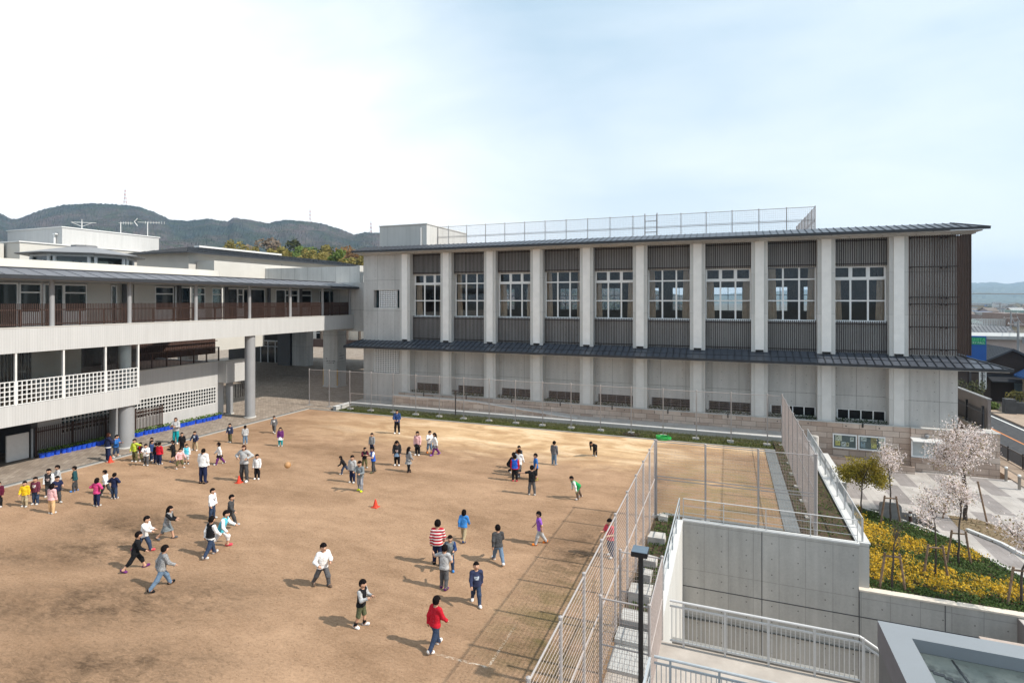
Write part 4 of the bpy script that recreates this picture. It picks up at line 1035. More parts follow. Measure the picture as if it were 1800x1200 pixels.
pp = m.build('pot', M_BLUE, pr)
m = MB(); leafball(m, (0, 0, .34), .17, 46, .12, rd, .9); sd_ = m.build('seedling', M_SEED, pr)
NP = 44
pots = [pr]+[copy_tree(pr, (0, 0, 0)) for _ in range(NP-1)]
for k, p in enumerate(pots):
    f = k/(NP-1); p.location = (-36.42+.42*f+rd.uniform(-.05, .05), 19.7+11.5*f+rd.uniform(-.05, .05), .05); p.rotation_euler = (0, 0, rd.uniform(0, 6))
    p['label'] = ('blue planter with a green seedling in the row behind the dark slat fence shade' if f < .36 else 'blue planter with a green seedling in the row in front of the slats beside the column' if f < .66 else 'blue planter with a green seedling in the sunny row below the white lattice wall')
for p in pots: p['label'] = 'blue planter with a small green seedling in the long row along the terrace wall'

# ------------------------------------------------------------------ buildings behind
hb = empty('school_hall', (-54, 47, 10.3), 'cream hall with grey tiled hip roof behind the white parapet', 'building')
Q = Rel(hb)
Q(MB().box(-57.5, -50, 39.7, 70, 9, 13.75), 'wall', M_CREAM)
m = MB()
a_, b_, c_, d_ = (-58.6, 38.7, 13.75), (-49.0, 38.7, 13.75), (-49.0, 71, 13.75), (-58.6, 71, 13.75)
m.add([a_, b_, c_, d_, (-54.2, 43, 14.75), (-54.2, 67, 14.75)], [(0, 1, 4), (1, 2, 5, 4), (2, 3, 5), (3, 0, 4, 5), (3, 2, 1, 0)])
for j in range(60): y = 39.2+.53*j; f = min(1., (y-38.7)/4.3, (71-y)/4.0); m.beam((-49.0, y, 13.78), (-49-5.2*f, y, 13.78+1.0*f), .06, .06, 1)
for j in range(16): x = -58.2+.6*j; f = min(1., (x+58.6)/4.4, (-49-x)/5.2); m.beam((x, 38.7, 13.78), (x, 38.7+4.3*f, 13.78+f), .06, .06, 1)
m.beam((-48.97, 38.7, 13.72), (-48.97, 71, 13.72), .1, .14, 1); m.beam((-58.6, 38.67, 13.72), (-49, 38.67, 13.72), .1, .14, 1)
Q(m, 'roof', [M_ROOF, M_ROOFD])
Q(MB().box(-54.6, -53.8, 44, 56, 14.8, 15.0), 'ridge_cap', M_WHITE)
Q(MB().box(-50.0, -49.98, 52, 52.1, 10, 13.4).box(-50.0, -49.98, 60, 60.1, 10, 13.4), 'downpipe', M_GREY)
Q(MB().box(-49.9, -47.5, 40.5, 64, 9, 12.95), 'side_wall', M_CREAM)
lb = empty('classroom_block', (-64, 36, 10), 'long flat white roof block behind the octagonal roof lantern at the far left', 'building')
Q = Rel(lb)
Q(MB().box(-72, -60, 30.7, 46, 9, 14.3), 'wall', M_CREAM); Q(MB().box(-72.1, -59.9, 30.6, 46.1, 14.3, 14.42), 'coping', M_WHITE)
Q(MB().box(-90, -62, 24, 30.5, 9, 14.2), 'wing_wall', M_CREAM)
m = MB(); m.tube((-62.9, 30.6, 11), (-62.9, 30.6, 13.6), .12, n=8); Q(m, 'pipe', M_WHITE)
Q(MB().box(-60.0, -59.95, 40, 43.5, 13.2, 13.55), 'vent', M_DGREY)
pb = empty('rooftop_plant_room', (-70, 42, 14), 'tall white box shaped plant room on the school roof below the wooded hill', 'rooftop room')
Q = Rel(pb)
Q(MB().box(-74.5, -65, 37, 47.6, 12, 16.65), 'wall', M_WRIB); Q(MB().box(-74.6, -64.9, 36.9, 47.7, 16.65, 16.75), 'coping', M_WHITE)
Q(MB().tube((-66, 36.85, 14.4), (-66, 36.85, 16.0), .10, n=8).box(-66.1, -65.6, 36.7, 36.95, 15.9, 16.05), 'pipe', M_WHITE)
def antenna(x, y, z, h, kind, label):
    e = empty('antenna', (x, y, z), label, 'antenna', 'antennas on the plant room roof')
    Rel(e)(MB().tube((x, y, z), (x, y, z+h), .045, n=6), 'mast', M_WHITE)
    m = MB()
    if kind == 0:
        m.tube((x-.8, y-.6, z+h-.1), (x+1.1, y+.8, z+h-.1), .028, n=5); m.tube((x, y, z+h*.45), (x-.8, y-.6, z+h-.1), .024, n=5); m.tube((x, y, z+h*.45), (x+.8, y+.6, z+h-.1), .024, n=5)
        m.tube((x, y, z+h-.1), (x, y, z+h+.25), .028, n=5)
    elif kind == 1:
        m.tube((x-.2, y-.1, z+h), (x+1.0, y+.8, z+h), .024, n=5)
        for q in range(5): m.tube((x+.2*q, y+.16*q, z+h-.18), (x+.2*q, y+.16*q, z+h+.18), .02, n=4)
    else:
        m.tube((x-.9, y-.6, z+h-.05), (x+1.1, y+.75, z+h-.05), .024, n=5)
        for q in range(8): m.tube((x-.2+.25*q, y-.13+.16*q, z+h-.2), (x-.2+.25*q, y-.13+.16*q, z+h+.1), .02, n=4)
        m.tube((x-.9, y-.6, z+h-.5), (x-1.2, y-.8, z+h), .04, n=4); m.tube((x-1.2, y-.8, z+h), (x-.9, y-.6, z+h+.4), .04, n=4)
    Rel(e)(m, 'element', M_WHITE)
antenna(-66.5, 39.8, 16.7, 1.0, 0, 'leftmost roof antenna shaped like a wide letter Y')
antenna(-66.5, 44.0, 16.4, 1.7, 1, 'middle short roof antenna with one small arm')
antenna(-65.6, 46.6, 16.6, 1.9, 2, 'rightmost tall roof antenna with a long toothed arm')
cu = empty('roof_lantern', (-45, 27.1, 10.7), 'octagonal roof lantern with a shallow grey roof and a ring of windows', 'roof lantern')
Q = Rel(cu)
cx, cy = -45., 27.1; A8 = R(22.5)
Q(MB().lathe(cx, cy, [(3.1, 10.6), (3.1, 11.45)], 8, ang=A8), 'wall', M_CREAM)
m = MB(); m.lathe(cx, cy, [(3.12, 11.45), (3.12, 11.55)], 8, ang=A8); m.lathe(cx, cy, [(3.12, 12.1), (3.12, 12.3)], 8, ang=A8)
for i in range(8):
    for t_ in (0., 1.):
        a0 = A8+i*math.pi/4; p = Vector((cx+3.1*math.cos(a0), cy+3.1*math.sin(a0), 0)); q = Vector((cx+3.1*math.cos(a0+math.pi/4), cy+3.1*math.sin(a0+math.pi/4), 0))
        c0 = p.lerp(q, .09+.82*t_); m.tube((c0.x, c0.y, 11.55), (c0.x, c0.y, 12.1), .11, n=6)
wn_ = Q(m, 'window', M_FRAME)
Q(MB().lathe(cx, cy, [(3.0, 11.5), (3.0, 12.2)], 8, ang=A8), 'pane', M_GLASSD, wn_)
Q(MB().lathe(cx, cy, [(3.9, 12.26), (3.95, 12.34), (.8, 12.98), (.8, 13.1), (.01, 13.15)], 8, ang=A8), 'roof', plain('lantern_roof', (.20, .20, .205), .45, .06, 1))
# bright building seen through the passage and between the piers
fb_ = empty('far_school_block', (-60, 95, 0), 'sunlit cream block with brown band seen through the dark passage', 'building')
Q = Rel(fb_)
Q(MB().box(-110, -80.5, 96, 104, -1, 8.2), 'wall', M_CREAM)
Q(MB().box(-110, -80.5, 95.7, 95.99, 4.6, 6.0), 'band', M_BROWN)
m = MB()
for j in range(9): m.box(-109+3.3*j, -107.2+3.3*j, 95.9, 95.995, .8, 3.2, 0).box(-109+3.3*j, -107.2+3.3*j, 95.86, 95.9, 2.0, 2.1, 1)
Q(m, 'window', [M_GLASSD, M_FRAME])
Q(MB().box(-105, -60, 86, 86.2, 0, 1.6), 'fence', M_BROWN)
hs = empty('far_house', (-77, 100, 0), 'bright cream house seen between the pier and the gymnasium corner', 'house')
Q = Rel(hs)
Q(MB().box(-86, -68, 104, 112, -1, 8.6), 'wall', M_CREAM)
m = MB()
for zz in (2.4, 5.2):
    for j in range(4): m.box(-84+4*j, -82.2+4*j, 103.93, 103.995, zz, zz+1.3)
Q(m, 'window', M_GLASSD); Q(MB().box(-86.5, -67.5, 103.3, 112.5, 8.6, 8.9), 'roof', M_ROOF)

# ================================================================== PLANTS AND TREES
M_BARK = mottled('bark', (.055, .042, .034), (.11, .09, .075), 14, .9)
M_STAKE = mottled('wooden_stake', (.16, .10, .065), (.27, .19, .13), 8, .85)
M_BLOSS = leafmat('cherry_blossom', (.74, .60, .56), (.82, .75, .72), .35)
M_BUDS = leafmat('young_leaves', (.28, .17, .09), (.22, .20, .07), .3)
M_MAPLE = leafmat('maple_leaves', (.17, .15, .02), (.38, .29, .035), .35)
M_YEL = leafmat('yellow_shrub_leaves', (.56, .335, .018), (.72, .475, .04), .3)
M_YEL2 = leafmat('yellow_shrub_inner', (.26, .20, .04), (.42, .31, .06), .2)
M_GCOV = leafmat('ground_cover_leaves', (.030, .060, .012), (.085, .13, .030), .2)
M_HEDGE = leafmat('hedge_leaves', (.018, .035, .012), (.05, .08, .03), .1)
M_TURF = leafmat('turf_blades', (.06, .085, .018), (.16, .16, .05), .2)
def quadleaf(mb, p, s, rnd, up=0., m=0):
    a = Vector((rnd.gauss(0, 1), rnd.gauss(0, 1), rnd.gauss(0, 1)+up)).normalized(); b = a.orthogonal().normalized()
    b.rotate(Matrix.Rotation(rnd.uniform(0, 6.28), 3, a)) if False else None
    mb.add([p-a*s*.5, p+b*s*.36, p+a*s*.5, p-b*s*.36], [(0, 1, 2, 3)], m)
def branches(mb, tips, p, d, ln, r, depth, rnd, spread, up, n=6):
    segs = 3; q = Vector(p); dd = Vector(d).normalized()
    for i in range(segs):
        nd_ = (dd+Vector((rnd.gauss(0, .10), rnd.gauss(0, .10), rnd.gauss(0, .05)+up*.08))).normalized()
        q2 = q+nd_*(ln/segs); r2 = r*(1-.30*(i+1)/segs)
        mb.tube(q, q2, r*(1-.30*i/segs), r2, n, 0, False)
        if depth <= 1: tips.append((q2.copy(), depth))
        if depth > 0 and (i > 0 or depth < 3):
            k = rnd.choice((1, 1, 2))
            for _ in range(k):
                ax = nd_.orthogonal(); ax.rotate(Matrix.Rotation(rnd.uniform(0, 6.28), 3, nd_))
                c = (nd_*math.cos(spread)+ax*math.sin(spread)+Vector((0, 0, up*.3))).normalized()
                branches(mb, tips, q2, c, ln*rnd.uniform(.55, .75), r2*.62, depth-1, rnd, spread, up, 5)
        q, dd = q2, nd_
    tips.append((q.copy(), depth))
    if depth > 0: branches(mb, tips, q, dd, ln*.7, r*.66, depth-1, rnd, spread, up, 5)
def tree(name, label, base, h, trunk_h, r, seed, leaf=None, leafn=10, leafs=.10, lr=.22, spread=.7, up=.6, depth=3, first=.45, group='young trees around the flower bed', cat='tree', stakes=None, bud=None):
    rnd = random.Random(seed)
    e = empty(name, base, label, cat, group)
    Q = Rel(e); m = MB(); tips = []
    b = Vector(base); q = b
    for i in range(4):
        q2 = b+Vector((rnd.gauss(0, .02), rnd.gauss(0, .02), trunk_h*(i+1)/4)); m.tube(q, q2, r*(1-.08*i), r*(1-.08*(i+1)), 8, 0, False); q = q2
    branches(m, tips, q, (0, 0, 1), (h-trunk_h)*first, r*.68, depth, rnd, spread, up)
    # scale the limbs so that the tallest tip meets the wanted height
    Q(m, 'trunk', M_BARK, smooth=True)
    if leaf:
        l = MB()
        for (p, dp) in tips:
            k = leafn if dp <= 1 else leafn//3
            for _ in range(k):
                o = Vector((rnd.gauss(0, 1), rnd.gauss(0, 1), rnd.gauss(0, .8)))*lr*.55
                quadleaf(l, p+o, leafs*rnd.uniform(.6, 1.3), rnd, m=1 if (bud and rnd.random() < .18) else 0)
        Q(l, 'crown', [leaf, bud or leaf])
    if stakes:
        s = MB()
        for (dx, dy) in stakes[0]:
            s.tube(b+Vector((dx, dy, -.05)), b+Vector((dx*.55, dy*.55, stakes[1])), .04, n=7)
        if stakes[2]:
            (dx, dy), (ex, ey) = stakes[0][0], stakes[0][1]
            zz = stakes[1]*.92
            s.tube(b+Vector((dx*.68, dy*.68, zz)), b+Vector((ex*.68, ey*.68, zz)), .035, n=7)
        Q(s, 'stake', M_STAKE)
    return e
two = ([(-.42, -.08), (.42, .02)], 1.35, True)
tri = ([(-.95, -.1), (.75, -.35), (.1, .9)], 2.0, False)
tree('cherry_tree', 'tallest cherry tree with pale blossom in front of the canopy window on the plaza', (10.67, 32.91, -1.62), 5.2, 1.45, .10, 11, M_BLOSS, 3, .078, .36, .80, .62, 4, .36, stakes=tri, bud=M_BUDS)
tree('cherry_tree', 'young cherry tree with two stakes just below the tallest cherry tree', (8.61, 27.26, -1.58), 3.6, 1.6, .045, 5, M_BLOSS, 5, .065, .24, .75, .7, 3, .40, stakes=two, bud=M_BUDS)
tree('cherry_tree', 'young staked cherry tree in the middle of the yellow flower bed', (7.30, 25.38, -1.58), 3.5, 1.5, .042, 8, M_BLOSS, 5, .065, .24, .75, .7, 3, .40, stakes=two, bud=M_BUDS)
tree('bare_tree', 'small leafless tree with two stakes behind the cream capped wall', (5.58, 23.95, -1.58), 2.9, 1.0, .045, 4, None, spread=.6, up=.8, depth=3, first=.36, stakes=two)
tree('cherry_tree', 'cherry tree cut by the right edge of the picture', (9.45, 24.3, -1.58), 3.4, 1.3, .05, 15, M_BLOSS, 5, .07, .26, .9, .5, 3, .42, stakes=two, bud=M_BUDS)
tree('cherry_tree', 'slim pink cherry tree below the notice boards beside the green maple', (7.14, 30.95, -1.58), 3.9, 1.5, .045, 21, M_BLOSS, 5, .065, .24, .65, .85, 3, .40, stakes=two, bud=M_BUDS)
tree('maple_tree', 'small olive green maple beside the square white planter wall', (6.05, 31.5, -1.58), 3.1, .7, .05, 17, M_MAPLE, 3, .085, .20, 1.0, .28, 4, .40)

# flower bed: soil sheet, green cover and yellow shrubs
bed = [(4.43, 23.67), (11.5, 23.67), (10.75, 26.1), (9.9, 27.9), (9.3, 29.6), (8.4, 30.9), (7.26, 32.0), (6.0, 32.9), (4.83, 33.5)]
m = MB(); nb = len(bed)
m.add([(x, y, -3.6) for x, y in bed]+[(x, y, -1.6) for x, y in bed], [tuple(range(nb, 2*nb))]+[(i, (i+1) % nb, nb+(i+1) % nb, nb+i) for i in range(nb)])
structure(m, 'flower_bed_soil', M_SOIL)
def inpoly(x, y, poly):
    c = False; j = len(poly)-1
    for i in range(len(poly)):
        xi, yi = poly[i]; xj, yj = poly[j]
        if (yi > y) != (yj > y) and x < (xj-xi)*(y-yi)/(yj-yi)+xi: c = not c
        j = i
    return c
def gp_(l, z=-1.3): return [G(u, v, z) for u, v in l]
ypolys = [gp_(l) for l in (
    [(1500, 885), (1520, 905), (1560, 925), (1600, 940), (1640, 955), (1690, 955), (1735, 975), (1720, 975), (1670, 970), (1640, 965), (1620, 965), (1570, 960), (1505, 945)],
    [(1505, 955), (1560, 968), (1600, 975), (1640, 990), (1700, 1005), (1760, 1015), (1830, 1030), (1830, 1055), (1760, 1042), (1700, 1035), (1650, 1028), (1600, 1022), (1560, 1010), (1512, 1003)],
    [(1513, 1020), (1545, 1030), (1600, 1048), (1590, 1052), (1515, 1040)])]
rnd = random.Random(42)
# uneven borders: a wobble is added before testing
def inyel(x, y):
    wx = x+.16*math.sin(y*7+x*3)+.1*math.sin(y*17); wy = y+.16*math.sin(x*6.3)+.1*math.sin(x*15+y*4)
    return any(inpoly(wx, wy, p) for p in ypolys)
my, mg = MB(), MB(); cnt = 0
while cnt < 17000:
    x, y = rnd.uniform(4.45, 11.5), rnd.uniform(23.7, 33.4)
    if not inpoly(x, y, bed): continue
    cnt += 1
    if inyel(x, y):
        hh = .16+.28*abs(math.sin(x*5.1+1.3*math.sin(y*4.3)))*abs(math.cos(y*4.7+x))**.5
        for _ in range(2):
            zz = rnd.uniform(.2, 1.0)
            p = Vector((x+rnd.gauss(0, .05), y+rnd.gauss(0, .05), -1.6+hh*zz))
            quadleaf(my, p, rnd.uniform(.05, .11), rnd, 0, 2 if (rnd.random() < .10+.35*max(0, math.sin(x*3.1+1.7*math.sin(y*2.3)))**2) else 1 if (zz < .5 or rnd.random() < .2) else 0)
    else:
        for _ in range(2):
            p = Vector((x+rnd.gauss(0, .05), y+rnd.gauss(0, .05), -1.6+rnd.uniform(.02, .17+.08*math.sin(x*4+y*5))))
            quadleaf(mg, p, rnd.uniform(.05, .10), rnd, .2)
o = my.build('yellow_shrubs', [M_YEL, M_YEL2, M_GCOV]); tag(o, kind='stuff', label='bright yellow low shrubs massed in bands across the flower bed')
o = mg.build('ground_cover', M_GCOV); tag(o, kind='stuff', label='dark green ground cover between the yellow shrubs')
# cream kerb and pale path curving round the bed
m = MB(); kb = bed[1:8]
for a, b in zip(kb[:-1], kb[1:]): m.beam((a[0]+.06, a[1]+.03, -1.58), (b[0]+.06, b[1]+.03, -1.58), .14, .16)
structure(m, 'bed_kerb', M_CONL)
m = MB(); pth = [(x+1.0+.25*i*.3, y+.55) for i, (x, y) in enumerate(kb)]
for a, b in zip(pth[:4], pth[1:5]): m.beam((a[0]+.55, a[1], -1.56), (b[0]+.55, b[1], -1.56), .16, .14)
structure(m, 'path_kerb', M_WHITE)
structure(MB().add([(10.1, 33.4, -1.596), (10.0, 31.6, -1.596), (10.9, 30.2, -1.596), (13.2, 28.6, -1.596), (13.4, 30.6, -1.596), (12.2, 32.0, -1.596), (11.3, 33.2, -1.596)], [(0, 1, 2, 3, 4, 5, 6)]), 'tree_bed_soil', mottled('dry_bed', (.16, .11, .07), (.26, .19, .12), 6, .95, c3=(.12, .12, .05)))
m = MB()
for _ in range(900):
    x, y = rnd.uniform(10.0, 13.4), rnd.uniform(28.6, 33.4)
    if inpoly(x, y, [(10.1, 33.4), (10.0, 31.6), (10.9, 30.2), (13.2, 28.6), (13.4, 30.6), (12.2, 32.0), (11.3, 33.2)]): quadleaf(m, Vector((x, y, -1.56)), .09, rnd)
tag(m.build('dry_plants', leafmat('dry_leaves', (.16, .12, .06), (.28, .21, .12), .2)), kind='stuff', label='dry low plants round the foot of the tallest cherry tree')
ss = empty('stone_slab', (7.28, 31.55, -1.6), 'rounded grey standing stone slab beside the slim pink cherry tree', 'stone')
m = MB(); prof = []
for k in range(9): a = R(90*k/8); prof.append((.28+.17*math.sin(a), .85-.17+.17*math.cos(a)))
pts = [(-.45, 0), (.45, 0)]+[(.28+.17*math.cos(R(90*k/6)), .68+.17*math.sin(R(90*k/6))) for k in range(7)]+[(-.28-.17*math.sin(R(90*k/6)), .68+.17*math.cos(R(90*k/6))) for k in range(7)]
m.prism([(7.28+a, 31.5, -1.6+b) for a, b in pts], (0, 0, 0), (0, .16, 0)); Rel(ss)(m, 'slab', plain('grey_stone', (.25, .245, .24), .8, .15))
Rel(ss)(MB().box(6.75, 7.81, 31.4, 31.8, -1.62, -1.52), 'base', M_CONL)
bo = empty('bollard_light', (8.05, 31.4, -1.6), 'short bronze bollard light at the top corner of the yellow flower bed', 'bollard light')
Rel(bo)(MB().tube((8.05, 31.4, -1.6), (8.05, 31.4, -1.22), .075, n=12), 'body', M_BROWN)
Rel(bo)(MB().tube((8.05, 31.4, -1.22), (8.05, 31.4, -1.08), .06, n=12), 'lens', M_FRAME); Rel(bo)(MB().lathe(8.05, 31.4, [(.08, -1.08), (.08, -1.02), (.01, -1.0)], 12), 'cap', M_BROWN)
for k, (x, y) in enumerate(((15.2, 42.3), (15.2, 40.9), (15.2, 39.3))):
    b_ = empty('bollard', (x, y, -1.6), ['farthest of three metal bollards between plaza and sidewalk', 'middle of three metal bollards between plaza and sidewalk', 'nearest of three metal bollards between plaza and sidewalk'][k], 'bollard', 'metal bollards along the plaza edge')
    Rel(b_)(MB().lathe(x, y, [(.075, -1.6), (.075, -.82), (.06, -.80)], 12), 'body', plain('bollard_steel', (.30, .27, .24), .4, .1, metal=.5)); Rel(b_)(MB().lathe(x, y, [(.076, -.86), (.085, -.78), (.05, -.75)], 12), 'cap', M_FRAME)
    Rel(b_)(MB().lathe(x, y, [(.16, -1.6), (.16, -1.585)], 14), 'base', M_CONL)
# hedges under the low windows
for i in range(9):
    a, b = PIL[i+1]+.54, PIL[i]-.54; m = MB()
    for _ in range(520):
        quadleaf(m, Vector((rnd.uniform(a, b), rnd.uniform(41.72, 42.45), rnd.uniform(.9, 1.26 if i < 2 else 1.24))), rnd.uniform(.06, .13), rnd)
    nm = ['rightmost', 'second from the right', 'third from the right', 'fourth from the right', 'middle', 'fourth from the left', 'third from the left', 'second from the left', 'leftmost'][i]
    tag(m.build('low_hedge', M_HEDGE), 'low dark hedge between pilasters under the low windows, %s of nine' % nm, 'hedge', 'hedges at the foot of the gymnasium')
# grass tufts on the bank
m = MB()
for _ in range(16000):
    x = rnd.uniform(-29.9, 4.2); y = rnd.choice((rnd.uniform(36.95, 39.1), rnd.uniform(38.2, 39.1), rnd.uniform(37.0, 37.8)))
    hgt = rnd.uniform(.04, .13)*(1.2 if y > 38.2 else .8); s = rnd.uniform(.015, .035); dx, dy = rnd.gauss(0, .04), rnd.gauss(0, .04)
    m.add([(x-s, y, -.03), (x+s, y+s, -.03), (x+dx, y+dy, -.03+hgt)], [(0, 1, 2)])
tag(m.build('grass', M_TURF), kind='stuff', label='green grass strip along the wire fence')
m = MB()
for _ in range(2600):
    if rnd.random() < .45: x, y, z = rnd.uniform(-2.7, -2.02), rnd.uniform(16, 23.9), .06
    else: x, y, z = rnd.uniform(2.7, 4.3), rnd.uniform(24, 38.8), .06
    quadleaf(m, Vector((x, y, z+rnd.uniform(0, .10))), rnd.uniform(.04, .10), rnd)
tag(m.build('weeds', M_GCOV), kind='stuff', label='scattered weeds on the dark soil strips')

# hose coil on the grass edge
hc = empty('garden_hose', (-4.6, 37.1, .03), 'bright green coiled garden hose on the kerb below the wire fence', 'hose')
m = MB(); prev = None
for i in range(220):
    a = i*.21; r = .42+.035*math.sin(i*.37)+.03*math.sin(i*.11); p = (-3.9+r*math.cos(a)*1.05, 37.0+r*math.sin(a)*.8, .06+.16*(i/220)+.02*math.sin(i*.5))
    if prev: m.tube(prev, p, .022, n=6, caps=False)
    prev = p
Rel(hc)(m, 'coil', plain('green_hose', (.03, .40, .08), .4, .1))
m = MB(); m.tube((-3.7, 36.9, .15), (-3.55, 36.85, .42), .02, n=6); Rel(hc)(m, 'nozzle', plain('green_hose', (.03, .40, .08), .4, .1))
dh = MB(); 
for _ in range(160): 
    quadleaf(dh, Vector((-6.0+rnd.gauss(0, .35), 37.15+rnd.gauss(0, .1), .03+abs(rnd.gauss(0, .09)))), .1, rnd)
tag(dh.build('leaf_pile', plain('dead_leaves', (.05, .035, .025), .9, .3)), kind='stuff')
# cones and ball
M_CONE = plain('red_cone', (.62, .05, .02), .5, .08)
def cone(u, v, label):
    x, y = G(u, v); e = empty('traffic_cone', (x, y, 0), label, 'cone', 'small red cones on the dirt')
    e2 = MB(); e2.lathe(0, 0, [(.12, .025), (.11, .04), (.028, .34), (.02, .35)], 14); e2.build('body', M_CONE, e)
    MB().box(-.14, .14, -.14, .14, 0, .025).build('base', M_CONE, e)
cone(194, 812, 'small red cone at the feet of the navy hooded helper beside the big columns')
cone(420, 848, 'small red cone beside the grey sweatered teacher')
cone(660, 891, 'small red cone alone in the middle of the dirt playground')
t_ = (505.6-U0_)/F_; Yb = 21.0; bx, by, bz = Yb*(t_*ca-sa), Yb*(t_*sa+ca), H_-(817-V0_)*Yb/F_
m = MB(); n1, n2 = 20, 12; prof = [(max(.001, .12*math.sin(math.pi*i/n2)), -.12*math.cos(math.pi*i/n2)) for i in range(n2+1)]
m.lathe(0, 0, prof, n1)
ball = m.build('ball', plain('tan_ball', (.42, .22, .09), .55, .12, 3), smooth=True); ball.location = (bx, by, bz)
tag(ball, 'tan brown ball flying above the dirt between the teacher and the children', 'ball')

# ================================================================== BEHIND: WOODED RIDGES, BAMBOO, TOWN
def heights(az, r, ridge):                        # az as image tangent t, r in metres
    pass
def ridge_terrain(name, prof, D, depth, front, t0, t1, nt_, nr_, mat_, seed, rough):
    us = [p[0] for p in prof]; vs_ = [p[1] for p in prof]
    rs = np.random.RandomState(seed)
    ph = rs.uniform(0, 6.28, 40); fx = rs.uniform(.6, 5.5, 40); fy = rs.uniform(.6, 5.5, 40)
    m = MB(); V = []
    for j in range(nr_):
        f = j/(nr_-1)
        for i in range(nt_):
            u = t0+(t1-t0)*i/(nt_-1); t = (u-U0_)/F_
            hv = np.interp(u, us, vs_); top = (V0_-hv)*D/F_+H_+3.7
            r = front+(D-front)*min(1, f/.72) if f < .72 else D+depth*(f-.72)/.28
            sh = (f/.72)**1.12 if f < .72 else 1-.75*((f-.72)/.28)**1.5
            X = r*(t*ca-sa); Yw = r*(t*sa+ca)
            k = D/110.
            rid = sum(math.sin(X/k/ (1.5+.6*q)*fx[q]*.25+ph[q])*math.sin(Yw/k/(1.5+.6*q)*fy[q]*.25+ph[q+20])/(1+q*.35) for q in range(12))
            gul = abs(math.sin(X/(D*.055)+.8*math.sin(Yw/(D*.07))))
            z = -3.7+top*(sh*(1-.16*(1-gul)*(1-abs(2*f/.72-1) if f < .72 else 0)))+rough*rid*math.sin(min(1, f/.72)*math.pi)
            z -= top*.10*(1-gul)*math.sin(min(1, f/.72)*math.pi)**.8
            z += rs.uniform(-1, 1)*rough*.55*(1 if f > .03 else 0)
            V.append((X, Yw, z))
    F2 = [(j*nt_+i, j*nt_+i+1, (j+1)*nt_+i+1, (j+1)*nt_+i) for j in range(nr_-1) for i in range(nt_-1)]
    m.add(V, F2)
    return tag(m.build(name, mat_, smooth=False), kind='structure')
def hillmat():
    m, t, b = newmat('wooded_hill'); p = pos(t)
    big = noise(t, p, .006, 5, .6); mid = noise(t, p, .03, 5, .65)
    vo = nd(t, 'ShaderNodeTexVoronoi'); vo.inputs['Scale'].default_value = .085; t.links.new(p, vo.inputs['Vector'])
    col = mixc(t, rng(t, big, .40, .58), (.026, .034, .033), (.070, .055, .052))
    col = mixc(t, rng(t, mid, .45, .62, 0, .8), col, (.034, .044, .028))
    k = mathn(t, 'MULTIPLY', rng(t, vo.outputs['Distance'], 0, 9, 1.25, .5), rng(t, vo.outputs['Color'], 0, 1, .65, 1.35))
    v = nd(t, 'ShaderNodeVectorMath', operation='SCALE'); t.links.new(col, v.inputs[0]); t.links.new(k, v.inputs['Scale'])
    setc(t, b, v.outputs[0]); b.inputs['Roughness'].default_value = 1.; b.inputs['Specular IOR Level'].default_value = 0.
    MATS['wooded_hill'] = m; return m
M_HILL = hillmat()
M_HILL2 = mottled('far_hill', (.05, .07, .05), (.10, .12, .09), .004, 1., 8)
left_prof = [(-260, 392), (-120, 362), (-40, 368), (0, 374), (18, 384), (30, 385), (75, 368), (110, 360), (150, 357), (200, 358), (240, 362), (270, 372), (300, 386), (330, 388), (365, 384), (400, 389), (410, 382), (440, 386), (470, 392), (500, 386), (530, 388), (570, 393), (600, 403), (622, 412), (640, 408), (665, 409), (720, 418), (900, 450), (1100, 500), (1200, 520)]
ridge_terrain('hills', left_prof, 1500, 500, 420, -260, 1200, 700, 150, M_HILL, 3, 3.0)
right_prof = [(1200, 520), (1500, 505), (1650, 500), (1710, 497), (1745, 496), (1770, 498), (1790, 496), (1830, 490), (1900, 500), (2100, 505), (2300, 520)]
ridge_terrain('far_hills', right_prof, 5200, 1500, 2600, 1200, 2300, 160, 40, M_HILL2, 9, 9.)
def mast(u, vtop, D, label):
    t = (u-U0_)/F_; X, Yw = D*(t*ca-sa), D*(t*sa+ca)
    zt = H_+(V0_-vtop)*D/F_; zb = zt-44
    e = empty('radio_mast', (X, Yw, zb), label, 'radio mast', 'lattice masts on the ridge')
    m = MB(); n = 9
    for k in range(n):
        z0, z1 = zb+44*k/n, zb+44*(k+1)/n; r0, r1 = 4.0*(1-k/n)+.5, 4.0*(1-(k+1)/n)+.5
        for a in range(4):
            q0 = (X+r0*math.cos(a*1.57), Yw+r0*math.sin(a*1.57), z0); q1 = (X+r1*math.cos(a*1.57), Yw+r1*math.sin(a*1.57), z1); q2 = (X+r1*math.cos(a*1.57+1.57), Yw+r1*math.sin(a*1.57+1.57), z1)
            m.tube(q0, q1, .38, n=4, m=k % 2); m.tube(q0, q2, .2, n=4, m=k % 2)
    Rel(e)(m, 'lattice', [M_WHITE, plain('mast_red', (.45, .12, .08), .6)])
mast(220, 331, 1490, 'red and white lattice radio mast on the highest hill at the left')
mast(545, 367, 1490, 'thin radio mast on the ridge above the bamboo grove')
mast(652, 389, 1490, 'thin radio mast on the ridge beside the rooftop stair house')
